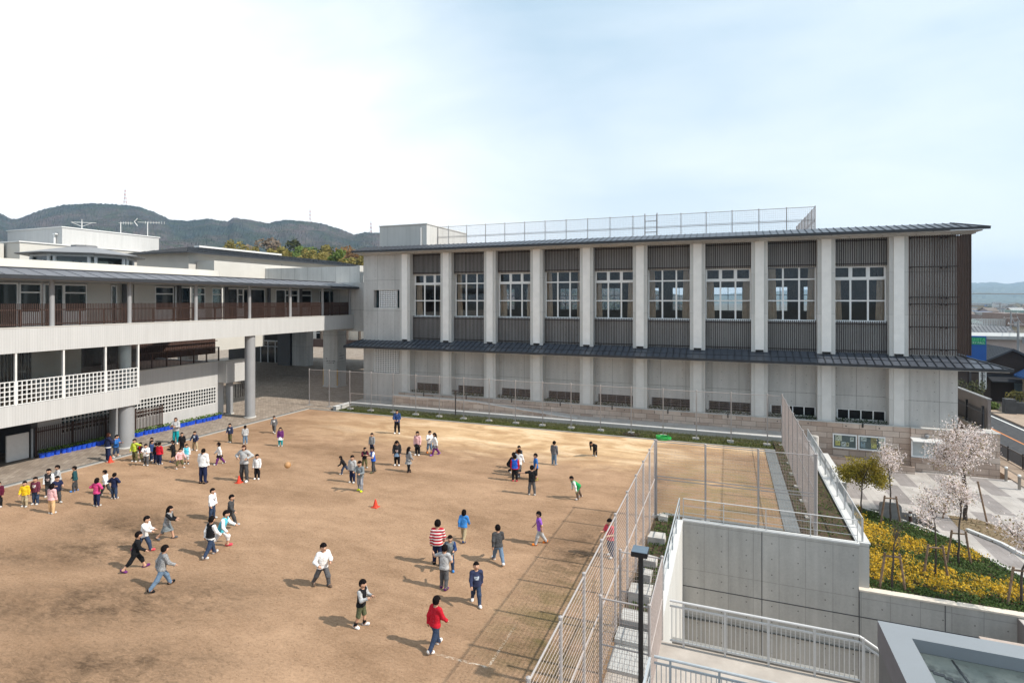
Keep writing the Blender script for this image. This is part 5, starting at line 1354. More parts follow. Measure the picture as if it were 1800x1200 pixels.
# grove between the school and the hills
groves = [leafmat('bamboo_leaves', (.17, .15, .04), (.29, .23, .07), .25), leafmat('evergreen_leaves', (.022, .032, .010), (.075, .075, .025), .1), leafmat('rust_leaves', (.16, .085, .03), (.27, .15, .05), .2), leafmat('bright_green_leaves', (.08, .13, .025), (.16, .20, .05), .2), leafmat('grey_twigs', (.16, .12, .085), (.25, .19, .14), .1)]
def grove_tree(u, v, D, w_px, mi, label, name, seed):
    rnd = random.Random(seed); t = (u-U0_)/F_; X, Yw = D*(t*ca-sa), D*(t*sa+ca)
    zt = H_+(V0_-v)*D/F_; e = empty(name, (X, Yw, -3), label, 'tree', 'grove behind the school')
    rr = w_px*D/F_/2; ht = zt+3
    m = MB(); m.tube((X, Yw, -3), (X, Yw, zt-rr*.8), .35, .15, 6); 
    for q in range(4): a = rnd.uniform(0, 6.28); m.tube((X, Yw, zt-rr*2.2), (X+rr*.6*math.cos(a), Yw+rr*.6*math.sin(a), zt-rr*.9), .12, .05, 5)
    Rel(e)(m, 'trunk', M_BARK)
    l = MB(); nc = 17
    for c_ in range(nc):
        if mi == 0: # feathery plumes leaning outward
            a = rnd.uniform(0, 6.28); k = rnd.uniform(0, 1)
            c = Vector((X+rr*.75*math.cos(a)*k, Yw+rr*.75*math.sin(a)*k, zt-rr*(.35+1.5*rnd.random()**1.2)-rr*.4*k)); cr = rr*rnd.uniform(.25, .42); fl = 1.35
        else:
            a = rnd.uniform(0, 6.28); k = math.sqrt(rnd.random())
            c = Vector((X+rr*.8*math.cos(a)*k, Yw+rr*.8*math.sin(a)*k, zt-rr*(.30+.5*k*k+rnd.uniform(0, 1.5)))); cr = rr*rnd.uniform(.28, .42); fl = .8
        leafball(l, c, cr, 95, .11*rr+.28, rnd, fl)
    Rel(e)(l, 'crown', groves[mi])
GT = [(405, 422, 165, 40, 0), (430, 424, 150, 46, 0), (470, 412, 230, 70, 4), (520, 411, 210, 70, 1), (555, 416, 200, 70, 1), (590, 420, 210, 70, 2), (620, 428, 220, 60, 2), (500, 430, 135, 60, 0), (475, 434, 128, 44, 0), (540, 433, 130, 50, 0), (575, 430, 150, 46, 0), (600, 437, 125, 48, 3), (632, 440, 118, 44, 0), (565, 446, 112, 40, 0), (455, 436, 140, 36, 2), (610, 452, 108, 36, 0), (640, 446, 150, 50, 1), (385, 432, 180, 34, 1), (660, 440, 170, 50, 2), (530, 424, 175, 56, 3)]
gl = ['feathery olive bamboo clump at the left end of the grove', 'olive bamboo clump just above the tiled hall roof', 'bare greyish tree standing taller left of the dark evergreens', 'dark evergreen crown at the top of the grove', 'dark evergreen beside the tallest crown of the grove', 'rust tinged tree on the right slope of the grove', 'rust brown tree above the corridor roof near the gymnasium', 'golden bamboo plume in front of the bare tree', 'small golden bamboo plume left of the grove centre', 'golden bamboo plume in the grove centre', 'yellow green bamboo below the dark evergreens', 'rounded bright green tree among the bamboo', 'golden bamboo beside the gymnasium corner', 'low golden bamboo at the front of the grove', 'small rust coloured tree among bamboo at the left', 'lowest golden bamboo right above the concrete parapet', 'dark evergreen behind the gymnasium corner', 'small dark tree at the far left of the grove', 'rust tree half hidden by the gymnasium roof', 'mid green tree in the middle of the grove']
for k, (u, v, D, wp, mi) in enumerate(GT):
    grove_tree(u, v, D, wp, mi, gl[k], ['bamboo_clump', 'evergreen_tree', 'autumn_tree', 'green_tree', 'bare_tree'][mi], 100+k)

# ------------------------------------------------------------------ houses on the right
def font_text(body, size, extr, mat_, M4, parent_rel, name):
    cu_ = bpy.data.curves.new(name, 'FONT'); cu_.body = body; cu_.size = size; cu_.extrude = extr; cu_.align_x = 'CENTER'; cu_.align_y = 'CENTER'
    to = bpy.data.objects.new('tmp', cu_); C.objects.link(to)
    dg = bpy.context.evaluated_depsgraph_get(); me = bpy.data.meshes.new_from_object(to.evaluated_get(dg))
    bpy.data.objects.remove(to); me.transform(M4); me.materials.clear(); me.materials.append(mat_)
    o = bpy.data.objects.new(name, me); C.objects.link(o); o.parent = parent_rel.root
    o.matrix_parent_inverse = Matrix.Translation(-Vector(parent_rel.root.location)); return o
ROOFS = {'grey': (.16, .165, .175), 'dark grey': (.075, .08, .09), 'blue': (.035, .10, .26), 'brown': (.23, .19, .165), 'pale green': (.26, .34, .32), 'pale': (.42, .42, .41), 'rust': (.24, .175, .15)}
WALLS = {'white': (.62, .60, .57), 'cream': (.52, .46, .36), 'grey': (.34, .34, .34), 'dark brown': (.05, .035, .03), 'pinkish': (.50, .41, .37), 'tan': (.40, .32, .23)}
def house(x0, x1, y0, y1, z0, zw, zr, wall, roof, label, axis='x', name='house', group=None, win=True, over=.5):
    e = empty(name, ((x0+x1)/2, (y0+y1)/2, z0), label, 'house', group)
    Q = Rel(e)
    Q(MB().box(x0, x1, y0, y1, z0, zw), 'wall', plain('house_wall_'+wall.replace(' ', '_'), WALLS[wall], .85, .08, .7))
    m = MB(); a, b, c, d = x0-over, x1+over, y0-over, y1+over; th = .16
    rm = plain('house_roof_'+roof.replace(' ', '_'), ROOFS[roof], .6, .15, 2)
    if axis == 'flat': m.box(a, b, c, d, zw, zr)
    elif axis == 'x':          # ridge along x
        yc = (c+d)/2
        m.prism([(a, c, zw), (a, yc, zr), (a, d, zw), (a, d, zw-th), (a, yc, zr-th), (a, c, zw-th)], (0, 0, 0), (b-a, 0, 0))
        n_ = int((b-a)/.45)
        for j in range(n_+1): xx = a+(b-a)*j/n_; m.beam((xx, c, zw+.02), (xx, yc, zr+.02), .07, .07)
        Q(MB().prism([(x0, y0, zw), (x0, y1, zw), (x0, yc, zr-th)], (0, 0, -.01), (x1-x0, 0, -.01)), 'gable', plain('house_wall_'+wall.replace(' ', '_'), WALLS[wall]))
    else:
        xc = (a+b)/2
        m.prism([(a, c, zw), (xc, c, zr), (b, c, zw), (b, c, zw-th), (xc, c, zr-th), (a, c, zw-th)], (0, 0, 0), (0, d-c, 0))
        n_ = int((d-c)/.45)
        for j in range(n_+1): yy_ = c+(d-c)*j/n_; m.beam((b, yy_, zw+.02), (xc, yy_, zr+.02), .07, .07); m.beam((a, yy_, zw+.02), (xc, yy_, zr+.02), .07, .07)
        Q(MB().prism([(x0, y0, zw), (x1, y0, zw), (xc, y0, zr-th)], (0, 0, -.01), (0, y1-y0, -.01)), 'gable', plain('house_wall_'+wall.replace(' ', '_'), WALLS[wall]))
    Q(m, 'roof', rm)
    if win:
        k = max(1, int((x1-x0)/3.2)); fl = max(1, int((zw-z0)/2.9))
        for f in range(fl):
            for j in range(k):
                xx = x0+(x1-x0)*(j+.5)/k; zz = z0+(zw-z0)*(f+.5)/fl-.2
                fr = Q(MB().box(xx-.8, xx+.8, y0-.05, y0-.004, zz-.55, zz+.65), 'window', M_FRAME)
                Q(MB().box(xx-.72, xx-.03, y0-.06, y0-.052, zz-.47, zz+.57).box(xx+.03, xx+.72, y0-.06, y0-.052, zz-.47, zz+.57), 'pane', M_GLASSD, fr)
    return e, Q
e, Q = house(23.7, 31, 72.5, 80, -1.7, 1.7, 4.0, 'dark brown', 'dark grey', 'dark brown shop house with a low sloping roof beside the road', 'y', win=False)
m = MB(); m.box(23.9, 25.6, 72.36, 72.49, -1.3, 1.3); Q(m, 'shop_front', plain('brown_shutter', (.10, .075, .06), .6, .1))
m = MB(); m.prism([(25.2, 72.5, 1.3), (25.2, 70.9, .75), (25.2, 70.9, .65), (25.2, 72.5, 1.2)], (0, 0, 0), (4, 0, 0)); Q(m, 'awning', M_ROOFD)
Q(MB().box(27.6, 28.8, 72.40, 72.49, -1.5, .9), 'door', plain('pale_blue_door', (.16, .22, .28), .5))
sg = empty('vertical_shop_sign', (24.4, 71, -.1), 'white vertical shop sign with black Japanese characters under the pent roof corner', 'sign')
Q = Rel(sg)
Q(MB().box(24.15, 24.75, 70.9, 71.0, -.15, 1.95), 'panel', plain('sign_white', (.80, .80, .78), .5, .03))
Q(MB().tube((24.45, 70.95, -1.7), (24.45, 70.95, -.15), .05, n=6), 'post', M_DGREY)
for k, ch in enumerate('焼物の館'):
    M4 = Matrix.Translation((24.45, 70.89, 1.62-.46*k)) @ Matrix.Rotation(R(90), 4, 'X')
    font_text(ch, .46, .004, M_BLACK, M4, Q, 'character')
bsn = empty('billboard', (24, 69.8, -1.7), 'tall blue billboard with green band lettering beside the corner screen', 'sign')
Q = Rel(bsn)
ax0, az1 = PY(1700, 590, 69.8); ax1, az0 = PY(1734, 634, 69.8)
Q(MB().box(ax0, ax1, 69.8, 70.0, az0, az1), 'panel', plain('billboard_blue', (.008, .085, .33), .5, .04))
zb1 = PY(1720, 593, 69.8)[1]; zb0 = PY(1720, 605.5, 69.8)[1]; bx0 = PY(1708, 600, 69.8)[0]; bx1 = PY(1732, 600, 69.8)[0]
Q(MB().box(bx0, bx1, 69.76, 69.798, zb0, zb1), 'band', plain('billboard_green', (.01, .26, .13), .5, .04))
pale = plain('billboard_letters', (.12, .55, .22), .5, .03)
font_text('SHITA', .42, .004, pale, Matrix.Translation(((bx0+bx1)/2, 69.75, zb0+(zb1-zb0)*.68)) @ Matrix.Rotation(R(90), 4, 'X'), Q, 'lettering')
font_text('RY PALL', .28, .004, plain('billboard_small', (.45, .68, .55), .5), Matrix.Translation(((bx0+bx1)/2, 69.75, zb0+(zb1-zb0)*.24)) @ Matrix.Rotation(R(90), 4, 'X'), Q, 'lettering')
Q(MB().tube((ax0+.3, 69.9, -1.7), (ax0+.3, 69.9, az0), .07, n=6).tube((ax1-.3, 69.9, -1.7), (ax1-.3, 69.9, az0), .07, n=6), 'post', M_DGREY)
house(27.7, 33, 66.5, 71, -1.7, 1.4, 3.6, 'tan', 'blue', 'tan house with bright blue tiled roof at the right edge', 'y')
house(27, 36, 84, 92, -1.7, 4.3, 4.7, 'pinkish', 'pale', 'pinkish house with thin flat white roof edge behind the dark shop', 'flat')
house(31.5, 38, 99, 106, -1.7, 3.2, 5.2, 'white', 'grey', 'broad grey roofed house with white wall behind the blue billboard', 'x')
e, Q = house(38.5, 45.5, 122, 130, -1.7, 4.2, 4.4, 'cream', 'pale', 'flat roofed house with a white slatted roof parapet', 'flat')
m = MB()
for j in range(28): m.box(38.6+.24*j, 38.73+.24*j, 121.9, 122.0, 4.4, 5.6)
m.box(38.5, 45.5, 121.9, 122.0, 5.6, 5.75); Q(m, 'parapet', M_WHITE)
# low dark wall and garden in front of the shop
gwl = empty('garden_wall', (28, 66, -1.7), 'low dark stone garden wall beyond the road', 'wall')
Rel(gwl)(MB().box(24.2, 36, 65.2, 65.6, -1.7, -.5), 'wall', plain('dark_stone', (.07, .07, .072), .85, .2, 2)); Rel(gwl)(MB().box(24.1, 24.9, 64.9, 65.7, -1.7, -.2), 'pier', plain('dark_stone', (.07, .07, .072), .85, .2, 2))
rnd = random.Random(77)
for (bx_, by_, bz_, r_, mt, lb_) in ((22.9, 68.6, .1, 1.1, 1, 'round dark evergreen bush beside the white vertical sign'), (25.9, 68.0, -.3, .9, 0, 'yellowish round bush right of the white vertical sign'), (24.0, 67.2, -1.1, .6, 3, 'small green bush at the foot of the white vertical sign')):
    b_ = empty('bush', (bx_, by_, -1.7), lb_, 'bush', 'bushes beyond the road'); m = MB()
    for q in range(7): leafball(m, (bx_+rnd.gauss(0, r_*.35), by_+rnd.gauss(0, r_*.35), bz_+rnd.gauss(0, r_*.35)), r_*.55, 60, .22, rnd)
    Rel(b_)(m, 'foliage', groves[mt]); Rel(b_)(MB().tube((bx_, by_, -1.7), (bx_, by_, bz_), .06, n=5), 'stem', M_BARK)
# brown wall with dark bars above the granite end
bwl = empty('boundary_wall', (14.94, 50, 1.09), 'brown grey boundary wall on the granite wall behind the dark bar fence', 'wall')
Rel(bwl)(MB().box(14.86, 15.02, 42.4, 60, 1.092, 2.9), 'wall', plain('brown_grey_wall', (.24, .205, .19), .8, .1, .8))
Rel(bwl)(MB().box(14.82, 15.06, 42.36, 60, 2.902, 2.97), 'coping', M_GREY)
bfn = empty('bar_fence', (14.8, 50, 1.08), 'dark metal bar fence on the granite wall at the right end of the gymnasium', 'fence')
m = MB(); y = 42.4
while y < 59: m.box(14.63, 14.65, y-.012, y+.012, 1.092, 2.3); y += .14
Rel(bfn)(m, 'bars', M_DGREY)
m = MB(); m.box(14.61, 14.67, 42.4, 59, 2.05, 2.11); m.box(14.61, 14.67, 42.4, 59, 1.2, 1.25)
Rel(bfn)(m, 'rail', M_DGREY)
for q in range(7): Rel(bfn)(MB().box(14.58, 14.70, 42.42+2.5*q, 42.54+2.5*q, 1.092, 2.5), 'post', M_BLACK)
# low dark guard fence along the road
gf = empty('guard_fence', (17.2, 40, -1.56), 'low dark guard fence between the tan sidewalk and the road', 'fence')
m = MB()
for q in range(420): m.box(17.19, 17.21, 30+.09*q-.012, 30+.09*q+.012, -1.45, -.72)
Rel(gf)(m, 'bars', M_DGREY)
Rel(gf)(MB().box(17.17, 17.23, 30, 68, -.74, -.68).box(17.17, 17.23, 30, 68, -1.48, -1.44), 'rail', M_DGREY)
for q in range(20): Rel(gf)(MB().tube((17.2, 30+2*q, -1.56), (17.2, 30+2*q, -.6), .05, n=6), 'post', M_BLACK)
# utility poles and cables
def pole(x, y, h, label):
    e = empty('utility_pole', (x, y, -1.7), label, 'utility pole', 'utility poles'); Q = Rel(e)
    Q(MB().tube((x, y, -1.7), (x, y, h), .17, .12, 8), 'pole', M_GREY)
    for k, z in enumerate((h-.4, h-1.2)): Q(MB().box(x-1.0, x+1.0, y-.05, y+.05, z-.05, z+.05), 'crossarm', M_GALV)
    Q(MB().tube((x+.5, y-.3, h-2.6), (x+.5, y-.3, h-1.8), .24, n=10), 'transformer', M_GREY)
    m = MB()
    for k in range(3):
        for z in (h-.4, h-1.2): m.tube((x-.9+.9*k, y, z+.05), (x-.9+.9*k, y, z+.25), .05, n=6)
    Q(m, 'insulator', M_WHITE)
pole(31.6, 82, 6.6, 'nearest utility pole above the blue tiled house at the right edge')
pole(44.5, 118, 7.2, 'utility pole beside the slatted roof parapet')
pole(62.0, 170, 8.4, 'farthest thin utility pole in the town')
cb = MB()
def cable(m, p, q, sag, r=.035):
    prev = None
    for i in range(25):
        f = i/24; z = p[2]+(q[2]-p[2])*f-sag*4*f*(1-f); c = (p[0]+(q[0]-p[0])*f, p[1]+(q[1]-p[1])*f, z)
        if prev: m.tube(prev, c, r, n=5, caps=False)
        prev = c
cable(cb, (16, 66, 9.75), (64, 80, 9.9), .2)
tag(cb.build('power_cable', M_BLACK), 'dark power cable crossing in front of the far blue hills', 'cable')
cb = MB(); cable(cb, (31.6, 82, 6.2), (44.5, 118, 6.8), .5, .03); cable(cb, (32.3, 82, 6.2), (45.2, 118, 6.8), .5, .03)
tag(cb.build('power_cable', M_BLACK), 'pair of thin cables strung between the nearest utility poles', 'cable')
# valley town
rnd = random.Random(31)
rk, wk = list(ROOFS), ['white', 'cream', 'grey', 'pinkish', 'tan']
seen = set(); rows = [(118, 4), (138, 5), (160, 5), (185, 6), (230, 6), (290, 6), (360, 6), (450, 7), (560, 7), (700, 8), (880, 8)]
ordw = ['first', 'second', 'third', 'fourth', 'fifth', 'sixth', 'seventh', 'eighth', 'ninth', 'tenth', 'eleventh']
for ri, (yr, nn) in enumerate(rows):
    lo, hi = .325*yr, .405*yr
    for j in range(nn):
        x = lo+(hi-lo)*(j+.5)/nn+rnd.uniform(-1, 1); y = yr+rnd.uniform(-12, 12); wdt_ = min((hi-lo)/nn*.8, rnd.uniform(5, 11)); dp = rnd.uniform(8, 13)
        z0 = -3.7; hh = rnd.choice((3.0, 5.6, 5.8, 6.2))+ (2.5 if rnd.random() < .15 else 0); wl_, rf = rnd.choice(wk), rnd.choice(rk)
        lab = '%s house, %s roof, %s from left in the %s row of the valley town' % (wl_, rf, ordw[j], ordw[ri])
        house(x-wdt_/2, x+wdt_/2, y, y+dp, z0, z0+hh, z0+hh+rnd.uniform(1.2, 2.4), wl_, rf, lab, rnd.choice(('x', 'y', 'x', 'flat')), group='houses in the valley town', win=yr < 500)
va = empty('viaduct', (420, 1180, -3.7), 'long pale elevated road running across the valley below the far hills', 'bridge')
Q = Rel(va)
Q(MB().box(380, 560, 1180, 1192, 2.2, 4.6), 'deck', M_CONL)
Q(MB().box(380, 560, 1180, 1192, -.6, .6), 'lower_deck', M_CONL)
for q in range(9): Q(MB().box(392+21*q, 396+21*q, 1183, 1188, -3.7, 2.19), 'pier', M_CONL)
m = MB(); 
for _ in range(700):
    y = rnd.uniform(600, 1900); x = rnd.uniform(.32, .42)*y
    leafball(m, (x, y, -2.2), rnd.uniform(2.5, 5), 14, 2.6, rnd, .6)
tag(m.build('town_greenery', groves[1]), kind='stuff', label='dark greenery scattered through the distant town')

# ================================================================== PEOPLE
def surf_nets(f, o, h):
    ins = f < 0
    nx, ny, nz = f.shape
    cx = (nx-1, ny-1, nz-1)
    acc = np.zeros(cx+(3,)); cntv = np.zeros(cx)
    corners = [(i, j, k) for i in (0, 1) for j in (0, 1) for k in (0, 1)]
    def sl(a, c): return a[c[0]:c[0]+cx[0], c[1]:c[1]+cx[1], c[2]:c[2]+cx[2]]
    for c0 in corners:
        for ax in range(3):
            if c0[ax]: continue
            c1 = list(c0); c1[ax] = 1; c1 = tuple(c1)
            a, b = sl(f, c0), sl(f, c1)
            cr = (a < 0) != (b < 0)
            t = np.where(cr, a/np.where(cr, a-b, 1), 0)
            for d in range(3):
                acc[..., d] += np.where(cr, c0[d]+(t if d == ax else 0), 0)
            cntv += cr
    idx = -np.ones(cx, int); msk = cntv > 0; idx[msk] = np.arange(msk.sum())
    base = np.stack(np.meshgrid(*[np.arange(n) for n in cx], indexing='ij'), -1)[msk]
    V = o+h*(base+acc[msk]/cntv[msk][:, None])
    F = []
    for ax in range(3):
        a1, a2 = (ax+1) % 3, (ax+2) % 3
        s0 = [slice(None)]*3; s1 = [slice(None)]*3; s0[ax] = slice(0, -1); s1[ax] = slice(1, None)
        cr = ins[tuple(s0)] != ins[tuple(s1)]
        ii = np.argwhere(cr)
        ok = np.ones(len(ii), bool)
        for a in (a1, a2): ok &= (ii[:, a] >= 1) & (ii[:, a] < f.shape[a]-1)
        ii = ii[ok]
        e1 = np.zeros(3, int); e1[a1] = 1; e2 = np.zeros(3, int); e2[a2] = 1
        q = np.stack([idx[tuple((ii-e1-e2).T)], idx[tuple((ii-e2).T)], idx[tuple(ii.T)], idx[tuple((ii-e1).T)]], 1)
        flip = ~ins[tuple(ii.T)]
        q[flip] = q[flip][:, ::-1]
        F.append(q)
    return V, np.concatenate(F)
def sd_cone(P, a, b, ra, rb):
    a = np.asarray(a, float); b = np.asarray(b, float); ab = b-a
    t = np.clip(((P-a)@ab)/max(1e-9, ab@ab), 0, 1)
    return np.linalg.norm(P-a-t[..., None]*ab, axis=-1)-(ra+(rb-ra)*t), t
def sd_ell(P, c, M, r):
    q = (P-np.asarray(c))@M; r = np.asarray(r)
    k0 = np.linalg.norm(q/r, axis=-1); k1 = np.linalg.norm(q/(r*r), axis=-1)
    return k0*(k0-1)/np.maximum(k1, 1e-9)
def smin(a, b, k):
    h = np.maximum(k-np.abs(a-b), 0)/k
    return np.minimum(a, b)-h*h*k*.25
def rotx(v, a):                              # pitch: positive tips forward (+Y)
    c, s = math.cos(a), math.sin(a); x, y, z = v
    return np.array((x, y*c+z*s, -y*s+z*c))
def rotz(v, a):
    c, s = math.cos(a), math.sin(a); x, y, z = v
    return np.array((x*c-y*s, x*s+y*c, z))
POSES = {       # legs: (swing, knee, out) left and right; arms: (pitch, out, elbow, inward) left and right; lean, head (pitch, yaw), twist
 'stand': dict(l=(2, 2, 4), r=(-2, 2, 4), la=(4, 9, 12, 8), ra=(2, 9, 14, 8), lean=1),
 'stand2': dict(l=(10, 8, 5), r=(-5, 3, 5), la=(-4, 10, 15, 5), ra=(10, 12, 30, 15), lean=2),
 'wide': dict(l=(6, 6, 17), r=(-4, 4, 17), la=(5, 30, 35, 5), ra=(5, 30, 35, 5), lean=4),
 'walk': dict(l=(22, 6, 3), r=(-20, 16, 3), la=(-20, 8, 18, 5), ra=(22, 8, 25, 8), lean=4),
 'stride': dict(l=(33, 12, 4), r=(-30, 14, 4), la=(-24, 12, 22, 5), ra=(26, 12, 35, 8), lean=9),
 'run': dict(l=(38, 30, 3), r=(-26, 48, 3), la=(-35, 16, 70, 8), ra=(40, 14, 80, 10), lean=14),
 'lunge': dict(l=(42, 46, 6), r=(-30, 10, 6), la=(35, 18, 40, 5), ra=(25, 25, 30, 0), lean=20),
 'hips': dict(l=(3, 2, 7), r=(-3, 2, 7), la=(-12, 48, 75, 62), ra=(-12, 48, 75, 62), lean=0),
 'clasp': dict(l=(2, 2, 6), r=(-2, 2, 6), la=(18, 12, 42, 42), ra=(18, 12, 42, 42), lean=1),
 'fold': dict(l=(2, 2, 5), r=(-2, 2, 5), la=(22, 14, 80, 50), ra=(26, 14, 95, 55), lean=0),
 'front': dict(l=(8, 8, 5), r=(-8, 10, 5), la=(20, 14, 75, 22), ra=(28, 14, 85, 20), lean=4),
 'lookdown': dict(l=(3, 3, 4), r=(-3, 3, 4), la=(6, 10, 15, 10), ra=(6, 10, 15, 10), lean=3, head=(28, 0)),
 'outleft': dict(l=(2, 4, 8), r=(-4, 4, 8), la=(15, 78, 12, 0), ra=(5, 14, 20, 10), lean=2),
 'raiseleft': dict(l=(6, 8, 4), r=(-8, 10, 4), la=(25, 62, 60, -20), ra=(10, 20, 90, 20), lean=2),
 'bow': dict(l=(3, 3, 5), r=(-3, 3, 5), la=(8, 6, 12, 6), ra=(12, 6, 14, 6), lean=66, head=(20, 0)),
 'bend': dict(l=(24, 30, 12), r=(-14, 14, 12), la=(12, 12, 8, 4), ra=(18, 12, 8, 4), lean=52, head=(-10, 0)),
 'crouch': dict(l=(88, 128, 12), r=(70, 122, 12), la=(40, 12, 50, 20), ra=(40, 12, 50, 20), lean=32),
 'leanrun': dict(l=(30, 22, 5), r=(-30, 30, 5), la=(30, 16, 45, 5), ra=(-20, 20, 30, 5), lean=32),
 'dodge': dict(l=(20, 26, 12), r=(-22, 14, 14), la=(18, 18, 70, 30), ra=(10, 30, 60, 20), lean=6),
 'reach': dict(l=(26, 14, 5), r=(-24, 22, 5), la=(12, 16, 75, 10), ra=(58, 12, 28, 5), lean=12),
}
SKIN = plain('skin', (.52, .30, .20), .6, .06, 4)
HAIR = plain('black_hair', (.007, .005, .005), .8, .2, 12, spec=.08)
HAIRB = plain('brown_hair', (.04, .014, .009), .8, .2, 12, spec=.08)
EYE = plain('eye_dark', (.02, .015, .012), .4); LIP = plain('lips', (.36, .13, .11), .5)
COL = dict(yellow=(.72, .46, .02), maroon=(.10, .012, .03), black=(.012, .012, .014), grey=(.25, .25, .26), lgrey=(.42, .42, .42), dgrey=(.06, .06, .062), navy=(.016, .022, .06), pink=(.70, .25, .28), hot=(.62, .06, .20), lpink=(.72, .42, .42), teal=(.02, .075, .085), white=(.76, .75, .74), red=(.50, .015, .03), lime=(.50, .58, .06), blue=(.02, .10, .48), cobalt=(.03, .14, .42), olive=(.12, .11, .05), khaki=(.40, .32, .20), jeans=(.036, .055, .10), ljeans=(.14, .205, .29), peach=(.66, .42, .22), green=(.02, .30, .09), cyan=(.10, .50, .62), purple=(.28, .10, .50), turq=(.01, .30, .34), camo=(.10, .11, .06), plum=(.13, .03, .14), orange=(.72, .20, .03), coral=(.66, .07, .10), brown=(.13, .09, .065), char=(.10, .10, .105), skin=(.52, .30, .20), navy2=(.03, .06, .16), sky=(.05, .22, .55), steel=(.18, .20, .21), shoe=(.55, .54, .52), neon=(.62, .75, .02))
def cloth(c):
    if c == 'stripes':
        if 'cloth_stripes' in MATS: return MATS['cloth_stripes']
        m, t, b = newmat('cloth_stripes'); s = nd(t, 'ShaderNodeSeparateXYZ'); tcn = nd(t, 'ShaderNodeTexCoord'); t.links.new(tcn.outputs['Object'], s.inputs[0])
        fr = mathn(t, 'FRACT', mathn(t, 'DIVIDE', s.outputs['Z'], .098)); setc(t, b, mixc(t, mathn(t, 'LESS_THAN', fr, .36), (.42, .012, .025), (.78, .74, .72))); b.inputs['Roughness'].default_value = .9; MATS['cloth_stripes'] = m; return m
    if c in ('plaid', 'check', 'print', 'navyprint', 'whiteprint', 'greyprint', 'maroonprint', 'marl'):
        if 'cloth_'+c in MATS: return MATS['cloth_'+c]
        m, t, b = newmat('cloth_'+c); tcn = nd(t, 'ShaderNodeTexCoord'); s = nd(t, 'ShaderNodeSeparateXYZ'); t.links.new(tcn.outputs['Object'], s.inputs[0])
        if c in ('plaid', 'check'):
            fz = mathn(t, 'LESS_THAN', mathn(t, 'FRACT', mathn(t, 'DIVIDE', s.outputs['Z'], .055)), .4); fx = mathn(t, 'LESS_THAN', mathn(t, 'FRACT', mathn(t, 'DIVIDE', mathn(t, 'ADD', s.outputs['X'], 5), .06)), .4)
            k = mathn(t, 'MULTIPLY', mathn(t, 'ADD', fz, fx), .5)
            setc(t, b, mixc(t, k, (.035, .035, .042) if c == 'plaid' else (.07, .08, .11), (.27, .26, .27) if c == 'plaid' else (.60, .60, .62)))
        elif c == 'marl': setc(t, b, mixc(t, rng(t, noise(t, tcn.outputs['Object'], 45, 3), .4, .6), (.14, .14, .145), (.34, .34, .34)))
        else:       # a printed patch on the chest
            bg_ = {'print': (.012, .012, .014), 'navyprint': (.018, .026, .07), 'whiteprint': (.76, .75, .74), 'greyprint': (.12, .12, .125), 'maroonprint': (.11, .015, .035)}[c]; fg = {'print': (.60, .45, .40), 'navyprint': (.55, .62, .70), 'whiteprint': (.06, .07, .13), 'greyprint': (.72, .70, .68), 'maroonprint': (.72, .68, .66)}[c]
            nz_ = noise(t, tcn.outputs['Object'], 16, 3)
            zc = mathn(t, 'ABSOLUTE', mathn(t, 'SUBTRACT', s.outputs['Z'], .82)); xc = mathn(t, 'ABSOLUTE', s.outputs['X'])
            k = mathn(t, 'MULTIPLY', mathn(t, 'MULTIPLY', mathn(t, 'LESS_THAN', zc, .055), mathn(t, 'LESS_THAN', xc, .075)), mathn(t, 'MULTIPLY', mathn(t, 'GREATER_THAN', s.outputs['Y'], 0.02), rng(t, nz_, .35, .5)))
            setc(t, b, mixc(t, k, bg_, fg))
        b.inputs['Roughness'].default_value = .9; MATS['cloth_'+c] = m; return m
    k = 'cloth_'+c
    if k in MATS: return MATS[k]
    m = plain(k, COL[c], .9, .12, 9, spec=.15); t = m.node_tree; b = t.nodes['Principled BSDF']
    bump(t, b, noise(t, stretch(t, nd(t, 'ShaderNodeTexCoord').outputs['Object'], (9, 9, 15)), 1, 4, .6, 1.0), .8, .05)
    return m
